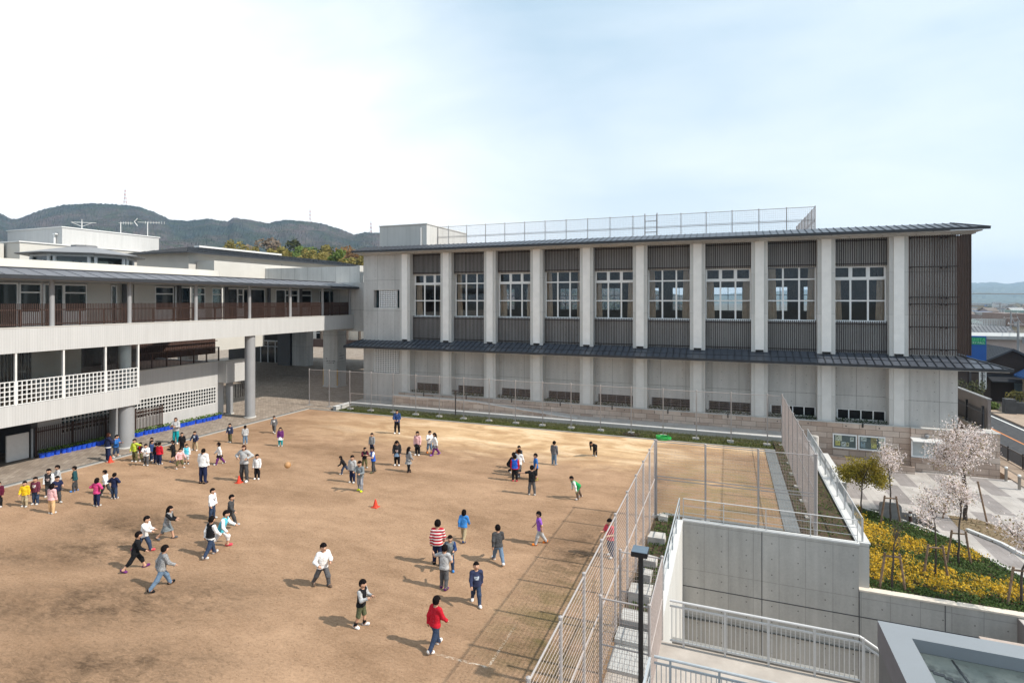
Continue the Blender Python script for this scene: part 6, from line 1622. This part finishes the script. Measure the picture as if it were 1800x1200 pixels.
def make_person(u, v, h, face, pose, top, bottom, label, hair='short', sleeve=None, slong=1, blong='long', shoes='shoe', adult=False, head=None, skirt=None, cat='child', hc='b', socks=None, hem=None, z=0., twist=0, build=1.):
    po = POSES[pose]; S = h
    k = .132 if adult else .168                      # head height / stature
    hh = k*S; zp = (.505 if adult else .465)*S; zs = (.815 if adult else .775)*S
    thl = (.245 if adult else .225)*S; shl = (.235 if adult else .205)*S; ank = .038*S
    ual = .165*S; fal = .145*S; sw = (.108 if adult else .112)*S*build; hw = .050*S
    lean = R(po['lean'])
    pel = np.array((0, 0, zp))
    def up(v): return pel+rotx(rotz(np.asarray(v, float), R(twist)), lean)
    sp = zs-zp
    chest = up((0, 0, sp*.72)); belly = up((0, 0, sp*.30)); neck0 = up((0, 0, sp*1.02)); 
    prims = []                                       # (field kind, args, label)
    rw_ = build*(.066 if adult else .070)*S
    for sx in (-1, 1):
        prims.append(('c', (pel+np.array((sx*.030*S, 0, .01*S)), up((sx*.042*S, 0, sp*.62)), rw_*.92, rw_*.86), 'torso'))
    prims.append(('c', (up((-sw*.72, 0, sp*.93)), up((sw*.72, 0, sp*.93)), .043*S, .043*S), 'torso'))
    prims.append(('c', (up((0, .012*S, sp*.70)), up((0, .005*S, sp*.25)), rw_*.98, rw_*.90), 'torso'))
    prims.append(('c', (pel+np.array((-.032*S, -.01*S, -.01*S)), pel+np.array((.032*S, -.01*S, -.01*S)), .068*S, .068*S), 'hip'))
    hp_, hy = head or po.get('head', (0, 0))
    hd = lean*.35+R(hp_)
    def hv(vv): return rotz(rotx(np.asarray(vv, float), hd), R(hy))
    ncen = neck0; hc_ = ncen+rotx((0, 0, .030*S), lean*.6)+hv((0, .012*S, hh*.50))
    prims.append(('c', (neck0+np.array((0, 0, -.01*S)), hc_+hv((0, -.1*hh, -.28*hh)), .030*S, .028*S), 'skin'))
    HM = np.stack([hv((1, 0, 0)), hv((0, 1, 0)), hv((0, 0, 1))], 1)
    prims.append(('e', (hc_, HM, (.385*hh, .44*hh, .50*hh)), 'skin'))
    prims.append(('c', (hc_+hv((0, .40*hh, .02*hh)), hc_+hv((0, .47*hh, -.10*hh)), .035*hh, .06*hh), 'skin'))
    for sx in (-1, 1): prims.append(('c', (hc_+hv((sx*.39*hh, -.02*hh, .06*hh)), hc_+hv((sx*.39*hh, -.03*hh, -.08*hh)), .07*hh, .05*hh), 'skin'))
    feet = []
    for sx, key in ((-1, 'l'), (1, 'r')):
        sg_, kn, ot = [R(a) for a in po[key]]
        hip = pel+np.array((sx*hw, 0, -.02*S))
        d1 = np.array((sx*math.sin(ot)*math.cos(sg_), math.sin(sg_), -math.cos(sg_)*math.cos(ot))); knee = hip+d1*thl
        a2 = sg_-kn; d2 = np.array((sx*math.sin(ot)*.6*math.cos(a2), math.sin(a2), -math.cos(a2))); d2 /= np.linalg.norm(d2); an = knee+d2*shl
        fp = max(-.9, min(.35, a2*.75)) if a2 < 0 else a2*.25      # trailing heel lifts
        fd_ = np.array((sx*.16, math.cos(fp), math.sin(fp))); fd_ /= np.linalg.norm(fd_)
        toe = an+fd_*.085*S+np.array((0, 0, -.012*S)); heel = an-fd_*.025*S+np.array((0, 0, -.016*S))
        loose = 1.12 if blong in ('long', 'capri') else 1.0
        prims.append(('c', (hip, knee, .054*S*build, .040*S*loose), 'thigh'+key)); prims.append(('c', (knee, an, .038*S*loose, .025*S*(1.25 if blong == 'long' else 1)), 'shin'+key))
        prims.append(('c', (heel, toe, .024*S, .021*S), 'foot'+key)); feet.append(min(heel[2]-.024*S, toe[2]-.021*S))
    hands = []
    for sx, key in ((-1, 'la'), (1, 'ra')):
        pi_, ot, el, inw = [R(a) for a in po[key]]
        s0 = up((sx*sw, 0, sp*.93))
        d1 = rotx(rotz((0, 0, -1), 0), 0)
        d1 = np.array((sx*math.sin(ot), math.sin(pi_)*math.cos(ot), -math.cos(pi_)*math.cos(ot))); d1 = rotx(rotz(d1, R(twist)), lean*.55)
        e0 = s0+d1*ual; a2 = pi_+el
        d2 = np.array((sx*math.sin(ot)*(1-min(1, abs(el)))-sx*math.sin(inw), math.sin(a2), -math.cos(a2))); 
        if ot > R(60): d2 = d1*.9+np.array((0, math.sin(el), math.sin(el)*.6))
        d2 /= np.linalg.norm(d2); d2 = rotx(rotz(d2, R(twist)), lean*.55); w0 = e0+d2*fal
        prims.append(('c', (s0, e0, .034*S, .027*S), 'uarm'+key)); prims.append(('c', (e0, w0, .027*S, .019*S), 'farm'+key))
        prims.append(('c', (w0, w0+d2*.035*S, .018*S, .020*S), 'skin')); hands.append((w0, d2, sx))
    dz = -min(feet)
    pts = [np.asarray(q) for kd, a, _ in prims for q in (a[:2] if kd == 'c' else a[:1])]
    lo = np.min(pts, 0)-.13*S; hi = np.max(pts, 0)+.13*S
    st = S/(76 if h > 1.0 else 66)
    n = np.ceil((hi-lo)/st).astype(int)+1
    Gp = lo+st*np.stack(np.meshgrid(*[np.arange(q) for q in n], indexing='ij'), -1)
    ds = []; ts = []
    for kd, a, lb in prims:
        if kd == 'c': d, t_ = sd_cone(Gp, *a)
        else: d = sd_ell(Gp, *a); t_ = None
        ds.append(d)
    tot = ds[0]
    for d in ds[1:]: tot = smin(tot, d, .028*S)
    labs = [p[2] for p in prims]
    def nearest(V):
        dd = []; tt = []
        for kd, a, lb in prims:
            if kd == 'c': d, t_ = sd_cone(V, *a)
            else: d = sd_ell(V, *a); t_ = np.zeros(len(V))
            dd.append(d); tt.append(t_)
        i = np.argmin(dd, 0); return i, np.array(tt)[i, np.arange(len(V))]
    root = empty('person', (*G(u, v, z), z), label, cat, 'teachers on the playground' if adult else 'children playing on the dirt playground')
    fx = math.sin(R(face)); fy = -math.cos(R(face))          # 0 = towards the camera, 90 = to the right of the picture
    wx, wy = fx*ca-fy*sa, fx*sa+fy*ca
    root.rotation_euler = (0, 0, math.atan2(-wx, wy))
    off = np.array((0, 0, dz))
    def mk(name, V, Fq, mats, mi=None, par=root):
        me = bpy.data.meshes.new(name); me.from_pydata((V+off).tolist(), [], Fq.tolist() if hasattr(Fq, 'tolist') else Fq)
        for x in mats: me.materials.append(x)
        if mi is not None: me.polygons.foreach_set('material_index', mi)
        me.polygons.foreach_set('use_smooth', [True]*len(me.polygons)); me.update()
        o = bpy.data.objects.new(name, me); C.objects.link(o); o.parent = par; return o
    def sub(V, Fq, keep):
        Fk = Fq[keep]; ids = np.unique(Fk); mp_ = -np.ones(len(V), int); mp_[ids] = np.arange(len(ids)); return V[ids], mp_[Fk]
    # --- body with hands and face
    V, Fq = surf_nets(tot, lo, st)
    bm_ = MB(); bm_.v = [tuple(q) for q in V]; bm_.f = [tuple(q) for q in Fq]; bm_.m = [0]*len(Fq)
    for (w0, d2, sx) in hands:
        w0 = Vector(w0); d2 = Vector(d2); side = d2.cross(Vector((0, 1, .3))).normalized(); nrm = side.cross(d2).normalized()
        palm = w0+d2*.035*S
        bm_.beam(w0+d2*.01*S, w0+d2*.052*S, .040*S, .016*S)
        for q in range(4):
            p0 = palm+d2*.014*S+side*(q-1.5)*.0105*S; ln = (.030, .036, .034, .026)[q]*S
            p1 = p0+d2*ln*.5+nrm*ln*.10; p2 = p1+(d2*.7+nrm*.6).normalized()*ln*.5
            bm_.tube(p0, p1, .0058*S, .0052*S, 5, 0, False); bm_.tube(p1, p2, .0052*S, .0042*S, 5, 0, True)
        p0 = w0+d2*.018*S+side*sx*.018*S; p1 = p0+(d2*.6+side*sx*.7+nrm*.2).normalized()*.022*S
        bm_.tube(p0, p1, .0068*S, .0058*S, 5, 0, False); bm_.tube(p1, p1+(d2+nrm*.4).normalized()*.016*S, .0058*S, .0048*S, 5)
    def dot(c, r3, mi):
        n1_, n2_ = 8, 5; vs = []
        for a in range(n2_+1):
            for b in range(n1_):
                th, ph_ = math.pi*a/n2_, 2*math.pi*b/n1_
                vs.append(c+hv((r3[0]*math.sin(th)*math.cos(ph_), r3[1]*math.cos(th), r3[2]*math.sin(th)*math.sin(ph_))))
        bm_.add(vs, [(a*n1_+b, a*n1_+(b+1) % n1_, (a+1)*n1_+(b+1) % n1_, (a+1)*n1_+b) for a in range(n2_) for b in range(n1_)], mi)
    for sx in (-1, 1):
        dot(hc_+hv((sx*.155*hh, .405*hh, .03*hh)), (.058*hh, .022*hh, .028*hh), 1)
        dot(hc_+hv((sx*.155*hh, .395*hh, .115*hh)), (.075*hh, .022*hh, .014*hh), 1)
    dot(hc_+hv((0, .415*hh, -.235*hh)), (.085*hh, .022*hh, .022*hh), 2)
    o = bm_
    mk('body', np.array(o.v), o.f, [SKIN, EYE, LIP], o.m)
    # --- clothing shells grown from the same field
    sh_s = {'torso'} | {'uarm'+q for q in ('la', 'ra')} | ({'farm'+q for q in ('la', 'ra')} if slong else set())
    V2, F2 = surf_nets(tot-.0125*S, lo, st); n2, t2 = nearest(V2)
    lb2 = np.array(labs)[n2]
    vz = (V2-pel)@rotx((0, 0, 1), lean)
    inshirt = np.isin(lb2, list(sh_s)) & (vz > -.06*S) | (np.isin(lb2, ['hip', 'thighl', 'thighr']) & (vz > -.035*S))
    if not slong: inshirt &= ~(np.isin(lb2, ['uarmla', 'uarmra']) & (t2 > .8))
    fk = inshirt[F2].all(1)
    Vs, Fs = sub(V2, F2, fk)
    fl = lb2[F2[fk][:, 0]]; fz = vz[F2[fk]].mean(1)
    mi = np.where(np.char.startswith(fl.astype(str), 'uarm') | np.char.startswith(fl.astype(str), 'farm'), 1, 0)
    if hem: mi = np.where((fz < .005*S) & (mi == 0), 2, mi)
    mk('shirt', Vs, Fs, [cloth(top), cloth(sleeve or top), cloth(hem or top)], mi.astype(int).tolist())
    V3, F3 = surf_nets(tot-.008*S, lo, st); n3, t3 = nearest(V3); lb3 = np.array(labs)[n3]
    vz3 = (V3-pel)@rotx((0, 0, 1), lean)
    legs = np.isin(lb3, ['thighl', 'thighr', 'hip']) | (np.isin(lb3, ['torso']) & (vz3 < .03*S))
    shin = np.isin(lb3, ['shinl', 'shinr'])
    if blong == 'long': inp = legs | shin
    elif blong == 'capri': inp = legs | (shin & (t3 < .5))
    else: inp = legs | (shin & (t3 < .08))
    fk = inp[F3].all(1); Vp, Fp = sub(V3, F3, fk)
    mk('trousers', Vp, Fp, [cloth(bottom)])
    if socks:
        fk = (shin & (t3 > (.05 if socks[1] else .55)))[F3].all(1); Vp, Fp = sub(V3, F3, fk)
        if len(Fp): mk('socks', Vp, Fp, [cloth(socks[0])])
    ft = np.isin(lb2, ['footl', 'footr']); fk = ft[F2].all(1)
    for key in ('l', 'r'):
        fk = (lb2 == 'foot'+key)[F2].all(1); Vp, Fp = sub(V2, F2, fk)
        if len(Fp): mk('shoe', Vp, Fp, [cloth(shoes)])
    if skirt:
        m = MB(); z1 = .03*S; z2 = -skirt[1]*S; ns = 20; vs = []
        for zz, rx, ry in ((z1, .088*S, .078*S), ((z1+z2)/2, .115*S, .105*S), (z2, .150*S, .140*S)):
            for i in range(ns):
                a = 2*math.pi*i/ns; rr = 1+.06*math.sin(a*7)*(1 if zz < 0 else 0); vs.append(tuple(pel+np.array((rx*rr*math.cos(a), ry*rr*math.sin(a), zz))))
        mk('skirt', np.array(vs), [(j*ns+i, j*ns+(i+1) % ns, (j+1)*ns+(i+1) % ns, (j+1)*ns+i) for j in range(2) for i in range(ns)], [cloth(skirt[0])])
    # --- hair
    hl, hh_ = hc_-hh*.85, hc_+hh*.75
    if hair in ('long', 'pony', 'bob', 'tails'): hl = hl-hh*np.array((.2, .5, 1.0))
    sth = hh/22; nh_ = np.ceil((hh_-hl)/sth).astype(int)+1
    Gh = hl+sth*np.stack(np.meshgrid(*[np.arange(q) for q in nh_], indexing='ij'), -1)
    q = (Gh-hc_)@HM; up_, fw, sd_ = q[..., 2]/hh, q[..., 1]/hh, q[..., 0]/hh
    d = sd_ell(Gh, hc_+hv((0, -.02*hh, .035*hh)), HM, (.45*hh, .50*hh, .55*hh))
    wob = .016*hh*np.sin(q[..., 0]/hh*38)*np.cos(q[..., 1]/hh*21+1)
    d = d+wob
    low = {'short': -.30, 'bob': -.62, 'long': -.55, 'pony': -.35, 'tails': -.35}[hair]
    cut = np.minimum(.155-up_, fw-(.09 if hair == 'short' else .14)+np.maximum(0, -up_-.02)*(.9 if hair == 'short' else .15))*hh
    cut = np.maximum(cut, (low-up_)*hh)
    d = np.maximum(d, cut)
    if hair == 'long':
        d2_, _ = sd_cone(Gh, hc_+hv((0, -.30*hh, -.1*hh)), hc_+hv((0, -.42*hh, -1.05*hh)), .34*hh, .26*hh); d = smin(d, d2_, .1*hh)
    elif hair == 'bob':
        d2_ = sd_ell(Gh, hc_+hv((0, -.14*hh, -.22*hh)), HM, (.46*hh, .36*hh, .42*hh)); d = smin(d, d2_, .1*hh)
    elif hair == 'pony':
        d2_, _ = sd_cone(Gh, hc_+hv((0, -.48*hh, .06*hh)), hc_+hv((0, -.62*hh, -.62*hh)), .15*hh, .08*hh); d = np.minimum(d, d2_)
    elif hair == 'tails':
        for sx in (-1, 1):
            d2_, _ = sd_cone(Gh, hc_+hv((sx*.44*hh, -.1*hh, 0)), hc_+hv((sx*.58*hh, -.08*hh, -.62*hh)), .13*hh, .07*hh); d = np.minimum(d, d2_)
    Vh, Fh = surf_nets(d, hl, sth)
    mk('hair', Vh, Fh, [HAIRB if hc == 'br' else HAIR])
    return root
def HT(vf, vh): return max(.95, (vf-vh)*H_/(vf-V0_)*1.0)
def kid(u, v, vh, face, pose, top, bottom, label, hk=1.0, **kw):
    return make_person(u, v, HT(v, vh)*hk, face, pose, top, bottom, label, **kw)
PE = [
 (44, 890, 845, 10, 'stand2', 'yellow', 'khaki', 'boy in a yellow shirt and khaki trousers at the far left', dict()),
 (62.5, 886, 838, 5, 'stand', 'maroonprint', 'jeans', 'boy in a maroon shirt with a white print beside the yellow shirted boy', dict()),
 (86, 873, 823.5, 10, 'stand', 'print', 'dgrey', 'boy in a black printed shirt with pale sleeves standing behind the pink jacketed child', dict(sleeve='white')),
 (103, 864, 817, -40, 'front', 'lgrey', 'dgrey', 'boy in a pale grey top leaning behind the black printed shirt', dict()),
 (100, 884, 836, 60, 'front', 'navy', 'dgrey', 'boy in a navy shirt with bent arms behind the pink jacketed child', dict(slong=0)),
 (91, 902, 850, 170, 'stand', 'lpink', 'peach', 'child in a pink jacket and peach trousers seen from behind', dict(hair='bob')),
 (132, 863, 819, -60, 'stand2', 'teal', 'dgrey', 'boy in a dark teal jumper standing apart near the drain', dict(shoes='sky')),
 (170, 889, 840, 170, 'hips', 'hot', 'navy', 'girl in a hot pink hoodie seen from behind', dict(hair='bob', hk=1.0)),
 (186, 869, 825, -80, 'walk', 'white', 'dgrey', 'boy in a white shirt and grey trousers walking past the hot pink hoodie', dict()),
 (201, 876, 831, 175, 'hips', 'navy', 'jeans', 'boy in a dark navy top and blue jeans seen from behind with bent arms', dict()),
 (-2, 891, 846, 20, 'stand', 'maroon', 'black', 'child cut by the left edge of the picture', dict()),
 (190, 811, 762, 150, 'fold', 'navy', 'navy', 'helper in a navy hooded vest over a white shirt by the big round columns', dict(adult=True, hem='white', cat='woman', hair='bob', hc='br')),
 (204, 803, 764, 90, 'front', 'cobalt', 'jeans', 'boy in a bright blue jacket beside the big round column', dict(blong='capri')),
 (237, 811, 771, -10, 'outleft', 'lime', 'olive', 'boy in a lime green shirt stretching one arm out', dict(twist=0)),
 (248, 809.5, 777, -30, 'front', 'red', 'olive', 'boy in a red shirt with dark sleeves next to the lime green shirt', dict(sleeve='black')),
 (256.7, 818, 779.7, 15, 'front', 'whiteprint', 'char', 'boy in a white printed top and grey trousers at the front of the cluster', dict()),
 (266.5, 809, 774, 100, 'stand', 'navy2', 'jeans', 'boy in a dark blue shirt in the middle of the cluster', dict()),
 (267, 803, 769, -20, 'stand', 'steel', 'dgrey', 'boy whose head shows at the back of the cluster', dict()),
 (274, 813, 778, -90, 'stand', 'black', 'navy', 'child in black squeezed between the blue shirt and the red vest', dict()),
 (280, 816, 777, 170, 'stand', 'red', 'navy', 'boy in a bright red vest and navy trousers seen from behind', dict()),
 (305, 811, 773.5, -80, 'front', 'black', 'black', 'child in a black and green top and shorts with bare legs', dict(sleeve='black', blong='short', shoes='navy2')),
 (309, 779.5, 734.5, 5, 'fold', 'lgrey', 'turq', 'teacher in a grey sweatshirt and teal trousers standing by the blue planters', dict(adult=True, hair='bob', hc='br', cat='woman', shoes='white')),
 (320, 793.6, 760, 15, 'stand2', 'black', 'black', 'boy dressed all in black below the teal trousered teacher', dict()),
 (343, 791, 757, -10, 'wide', 'navyprint', 'khaki', 'boy in a navy printed shirt and khaki trousers with legs wide apart', dict(shoes='white')),
 (316, 823, 787, 60, 'wide', 'lpink', 'olive', 'girl in a pale pink shirt bending with legs apart', dict(hair='pony', blong='capri')),
 (328, 815, 780, 20, 'stand2', 'cyan', 'lgrey', 'girl in a white and cyan top and grey skirt behind the pale pink shirt', dict(sleeve='white', hair='long', blong='short', skirt=('lgrey', .10), socks=('black', 0))),
 (357, 849, 789.6, 178, 'stand', 'white', 'navy', 'teacher with a ponytail in a white hoodie and navy trousers seen from behind', dict(adult=True, hair='pony', cat='woman', shoes='black')),
 (386, 816, 776.6, -60, 'walk', 'white', 'plum', 'girl in a white shirt and dark skirt with mauve leggings', dict(hair='tails', skirt=('black', .12))),
 (404.5, 777, 744, -10, 'stand2', 'navyprint', 'olive', 'boy in a navy printed jumper near the drain channel', dict()),
 (431, 780, 747.5, -150, 'stand', 'lgrey', 'ljeans', 'girl in a pale grey top and light jeans turned away', dict(hair='pony')),
 (429, 846, 783, -5, 'hips', 'lgrey', 'dgrey', 'teacher in a grey sweater with hand on hip facing the viewer', dict(adult=True, hair='bob', hc='br', cat='woman', shoes='white')),
 (452, 841.7, 798, 0, 'stand', 'white', 'black', 'boy in a white top and black trousers beside the grey sweatered teacher', dict(shoes='white')),
 (482, 761, 730, 10, 'walk', 'greyprint', 'char', 'boy in a charcoal shirt with a white print walking at the back', dict()),
 (493, 783.7, 751, 10, 'stand', 'plum', 'turq', 'girl in a dark top, white skirt and teal leggings', dict(hair='tails', skirt=('white', .14))),
 (698, 761.8, 721, 0, 'clasp', 'navy2', 'black', 'teacher in a navy jacket with clasped hands at the back of the playground', dict(adult=True, hair='bob', cat='woman', shoes='white')),
 (654, 797, 760.8, -20, 'stand', 'marl', 'navy', 'boy in a marled grey shirt behind the group at the centre', dict()),
 (641, 822, 786, 30, 'front', 'black', 'olive', 'boy in a black and maroon shirt behind the striped trousers', dict(sleeve='maroon')),
 (656, 830, 785.5, -60, 'front', 'blue', 'dgrey', 'boy in a blue and white shirt on the right of the centre group', dict(sleeve='white', slong=0, shoes='camo')),
 (606, 832.7, 798, -80, 'leanrun', 'black', 'jeans', 'child in a black and red jacket leaning to the left', dict(hair='bob')),
 (619.5, 847.7, 800, -15, 'stand', 'lgrey', 'navy', 'boy in a plain grey sweater and navy trousers in the centre group', dict()),
 (633, 862.7, 809.5, -15, 'front', 'steel', 'check', 'boy in checked trousers and yellow green shoes', dict(shoes='neon')),
 (698, 817.7, 772.7, 0, 'lookdown', 'print', 'black', 'girl looking down in a black jumper and denim skirt', dict(hair='tails', skirt=('ljeans', .11), shoes='white')),
 (718, 829, 785.5, 130, 'stand2', 'marl', 'black', 'girl with long black hair in a grey dress seen from behind', dict(hair='long', skirt=('marl', .15), shoes='black')),
 (734, 799.7, 758, -15, 'stand', 'lpink', 'black', 'girl in a pale pink sweater and black skirt on the pale sand', dict(hair='long', skirt=('black', .12), shoes='white')),
 (755, 796, 756.7, 30, 'front', 'white', 'ljeans', 'child in a white vest and light jeans half hidden by a girl', dict(blong='capri', shoes='orange')),
 (765, 799.7, 759.7, -70, 'walk', 'white', 'plum', 'girl in a white shirt, checked skirt and purple boots', dict(hair='long', skirt=('plaid', .12), shoes='purple')),
 (913, 823, 783, -30, 'front', 'orange', 'dgrey', 'boy in an orange vest at the back of the tight huddle', dict(sleeve='dgrey')),
 (912, 836.7, 788.7, 160, 'walk', 'white', 'char', 'boy in a white shirt with his back turned in the tight huddle', dict()),
 (905, 845, 799, 178, 'stand', 'blue', 'black', 'boy in a blue shirt with red sleeves seen from behind in the huddle', dict(sleeve='red', hem='red', shoes='coral')),
 (895, 829, 800, 60, 'crouch', 'black', 'black', 'child in black squatting at the left of the huddle', dict(hk=1.45)),
 (935, 869, 818, 178, 'outleft', 'black', 'char', 'boy in a black T-shirt stretching an arm toward the huddle', dict(slong=0)),
 (942, 843, 796.7, -80, 'stand', 'cobalt', 'black', 'boy in a blue T-shirt on the right of the huddle', dict(sleeve='cobalt', slong=0, shoes='neon')),
 (974, 816.7, 775, 150, 'stand', 'plaid', 'ljeans', 'boy in a plaid jacket and light jeans standing alone on the pale sand', dict(shoes='lgrey')),
 (1046, 801, 772, -40, 'bow', 'black', 'black', 'child all in black bowing forward near the far fence', dict(hk=1.25)),
 (1017, 876, 841, -75, 'bend', 'green', 'brown', 'boy in a green shirt with white sleeves bending with hands on his knees', dict(sleeve='white', hk=1.28)),
 (284, 1033, 960, 140, 'stride', 'marl', 'ljeans', 'boy in a marled grey shirt and light jeans striding away', dict(shoes='black', hk=1.06)),
 (238, 1001, 934.5, 120, 'stride', 'black', 'black', 'child in a black outfit with short trousers running with one arm back', dict(blong='capri', shoes='plum', hk=1.05)),
 (252.5, 969.5, 907, 90, 'reach', 'white', 'jeans', 'boy in a white top and jeans reaching forward', dict(shoes='coral', hk=1.04)),
 (293.5, 947.6, 889, 95, 'reach', 'marl', 'steel', 'girl with long hair in a grey dress running to the right', dict(hair='long', sleeve='black', blong='short', skirt=('steel', .19), shoes='char', hk=1.03)),
 (373, 912, 858, 85, 'stand', 'whiteprint', 'jeans', 'boy in a white printed shirt and dark jeans standing above the cyan shirt', dict()),
 (405, 925, 868, 95, 'walk', 'dgrey', 'dgrey', 'boy in a dark grey tracksuit holding a hand out', dict(shoes='lgrey')),
 (388, 962, 900, 95, 'lunge', 'cyan', 'white', 'boy in a cyan shirt with white sleeves lunging forward', dict(sleeve='white', blong='capri', shoes='coral', hk=1.12)),
 (370, 977, 906.5, 150, 'walk', 'black', 'jeans', 'boy in a black T-shirt with a white hem in front of the cyan shirt', dict(hem='white', sleeve='white')),
 (769, 992, 914, 178, 'stand2', 'stripes', 'navy', 'boy in a red and white striped shirt seen from behind', dict(shoes='black')),
 (791, 1003, 939.7, 5, 'front', 'steel', 'jeans', 'boy in a grey shirt with navy sleeves facing the viewer', dict(sleeve='navy2', shoes='sky')),
 (781, 1033, 958, 165, 'raiseleft', 'lgrey', 'char', 'boy in a grey T-shirt raising a fist with his back turned', dict(slong=0, shoes='plum')),
 (815, 950, 895, 165, 'walk', 'sky', 'khaki', 'boy in a bright blue jacket and khaki trousers with fluffy hair', dict(hair='bob', shoes='navy2')),
 (876, 988, 923, -165, 'stride', 'dgrey', 'ljeans', 'boy in a dark grey jacket and light jeans with legs apart', dict(shoes='white', hk=1.04)),
 (949, 956, 899, -85, 'walk', 'purple', 'lgrey', 'boy in a purple T-shirt and grey trousers walking left', dict(slong=0, shoes='orange', hk=1.03)),
 (837, 1061, 986, 10, 'walk', 'navyprint', 'jeans', 'boy in a navy printed hoodie looking up at the camera', dict(shoes='white', head=(-18, 0))),
 (567, 1031, 953, 40, 'dodge', 'white', 'char', 'boy in a white sweatshirt sidestepping alone in the middle', dict(shoes='brown', hk=1.02)),
 (635, 1101, 1018, 75, 'front', 'black', 'camo', 'boy in camouflage shorts and a black shirt with white sleeves', dict(sleeve='lgrey', blong='short', shoes='white', socks=('black', 0))),
 (765, 1139, 1047, 140, 'walk', 'red', 'jeans', 'boy in a red long sleeved shirt nearest the viewer', dict(shoes='white')),
 (1073, 978, 911, -50, 'front', 'coral', 'jeans', 'boy in a coral T-shirt behind the wire fence', dict(slong=0)),
]
for (u, v, vh, face, pose, top, bottom, label, kw) in PE:
    kid(u, v, vh, face, pose, top, bottom, label, **kw)

# ------------------------------------------------------------------ air
hz = MB().box(-7600, 7600, -7600, 7600, -6.8, 420)
m = bpy.data.materials.new('haze_air'); m.use_nodes = True; t = m.node_tree
for n in list(t.nodes): t.nodes.remove(n)
o_ = nd(t, 'ShaderNodeOutputMaterial'); pv = nd(t, 'ShaderNodeVolumePrincipled'); pv.inputs['Color'].default_value = (.55, .76, 1.0, 1); pv.inputs['Density'].default_value = .00016; pv.inputs['Anisotropy'].default_value = .2
t.links.new(pv.outputs[0], o_.inputs['Volume'])
tag(hz.build('haze', m), kind='stuff', label='thin pale haze over the valley')
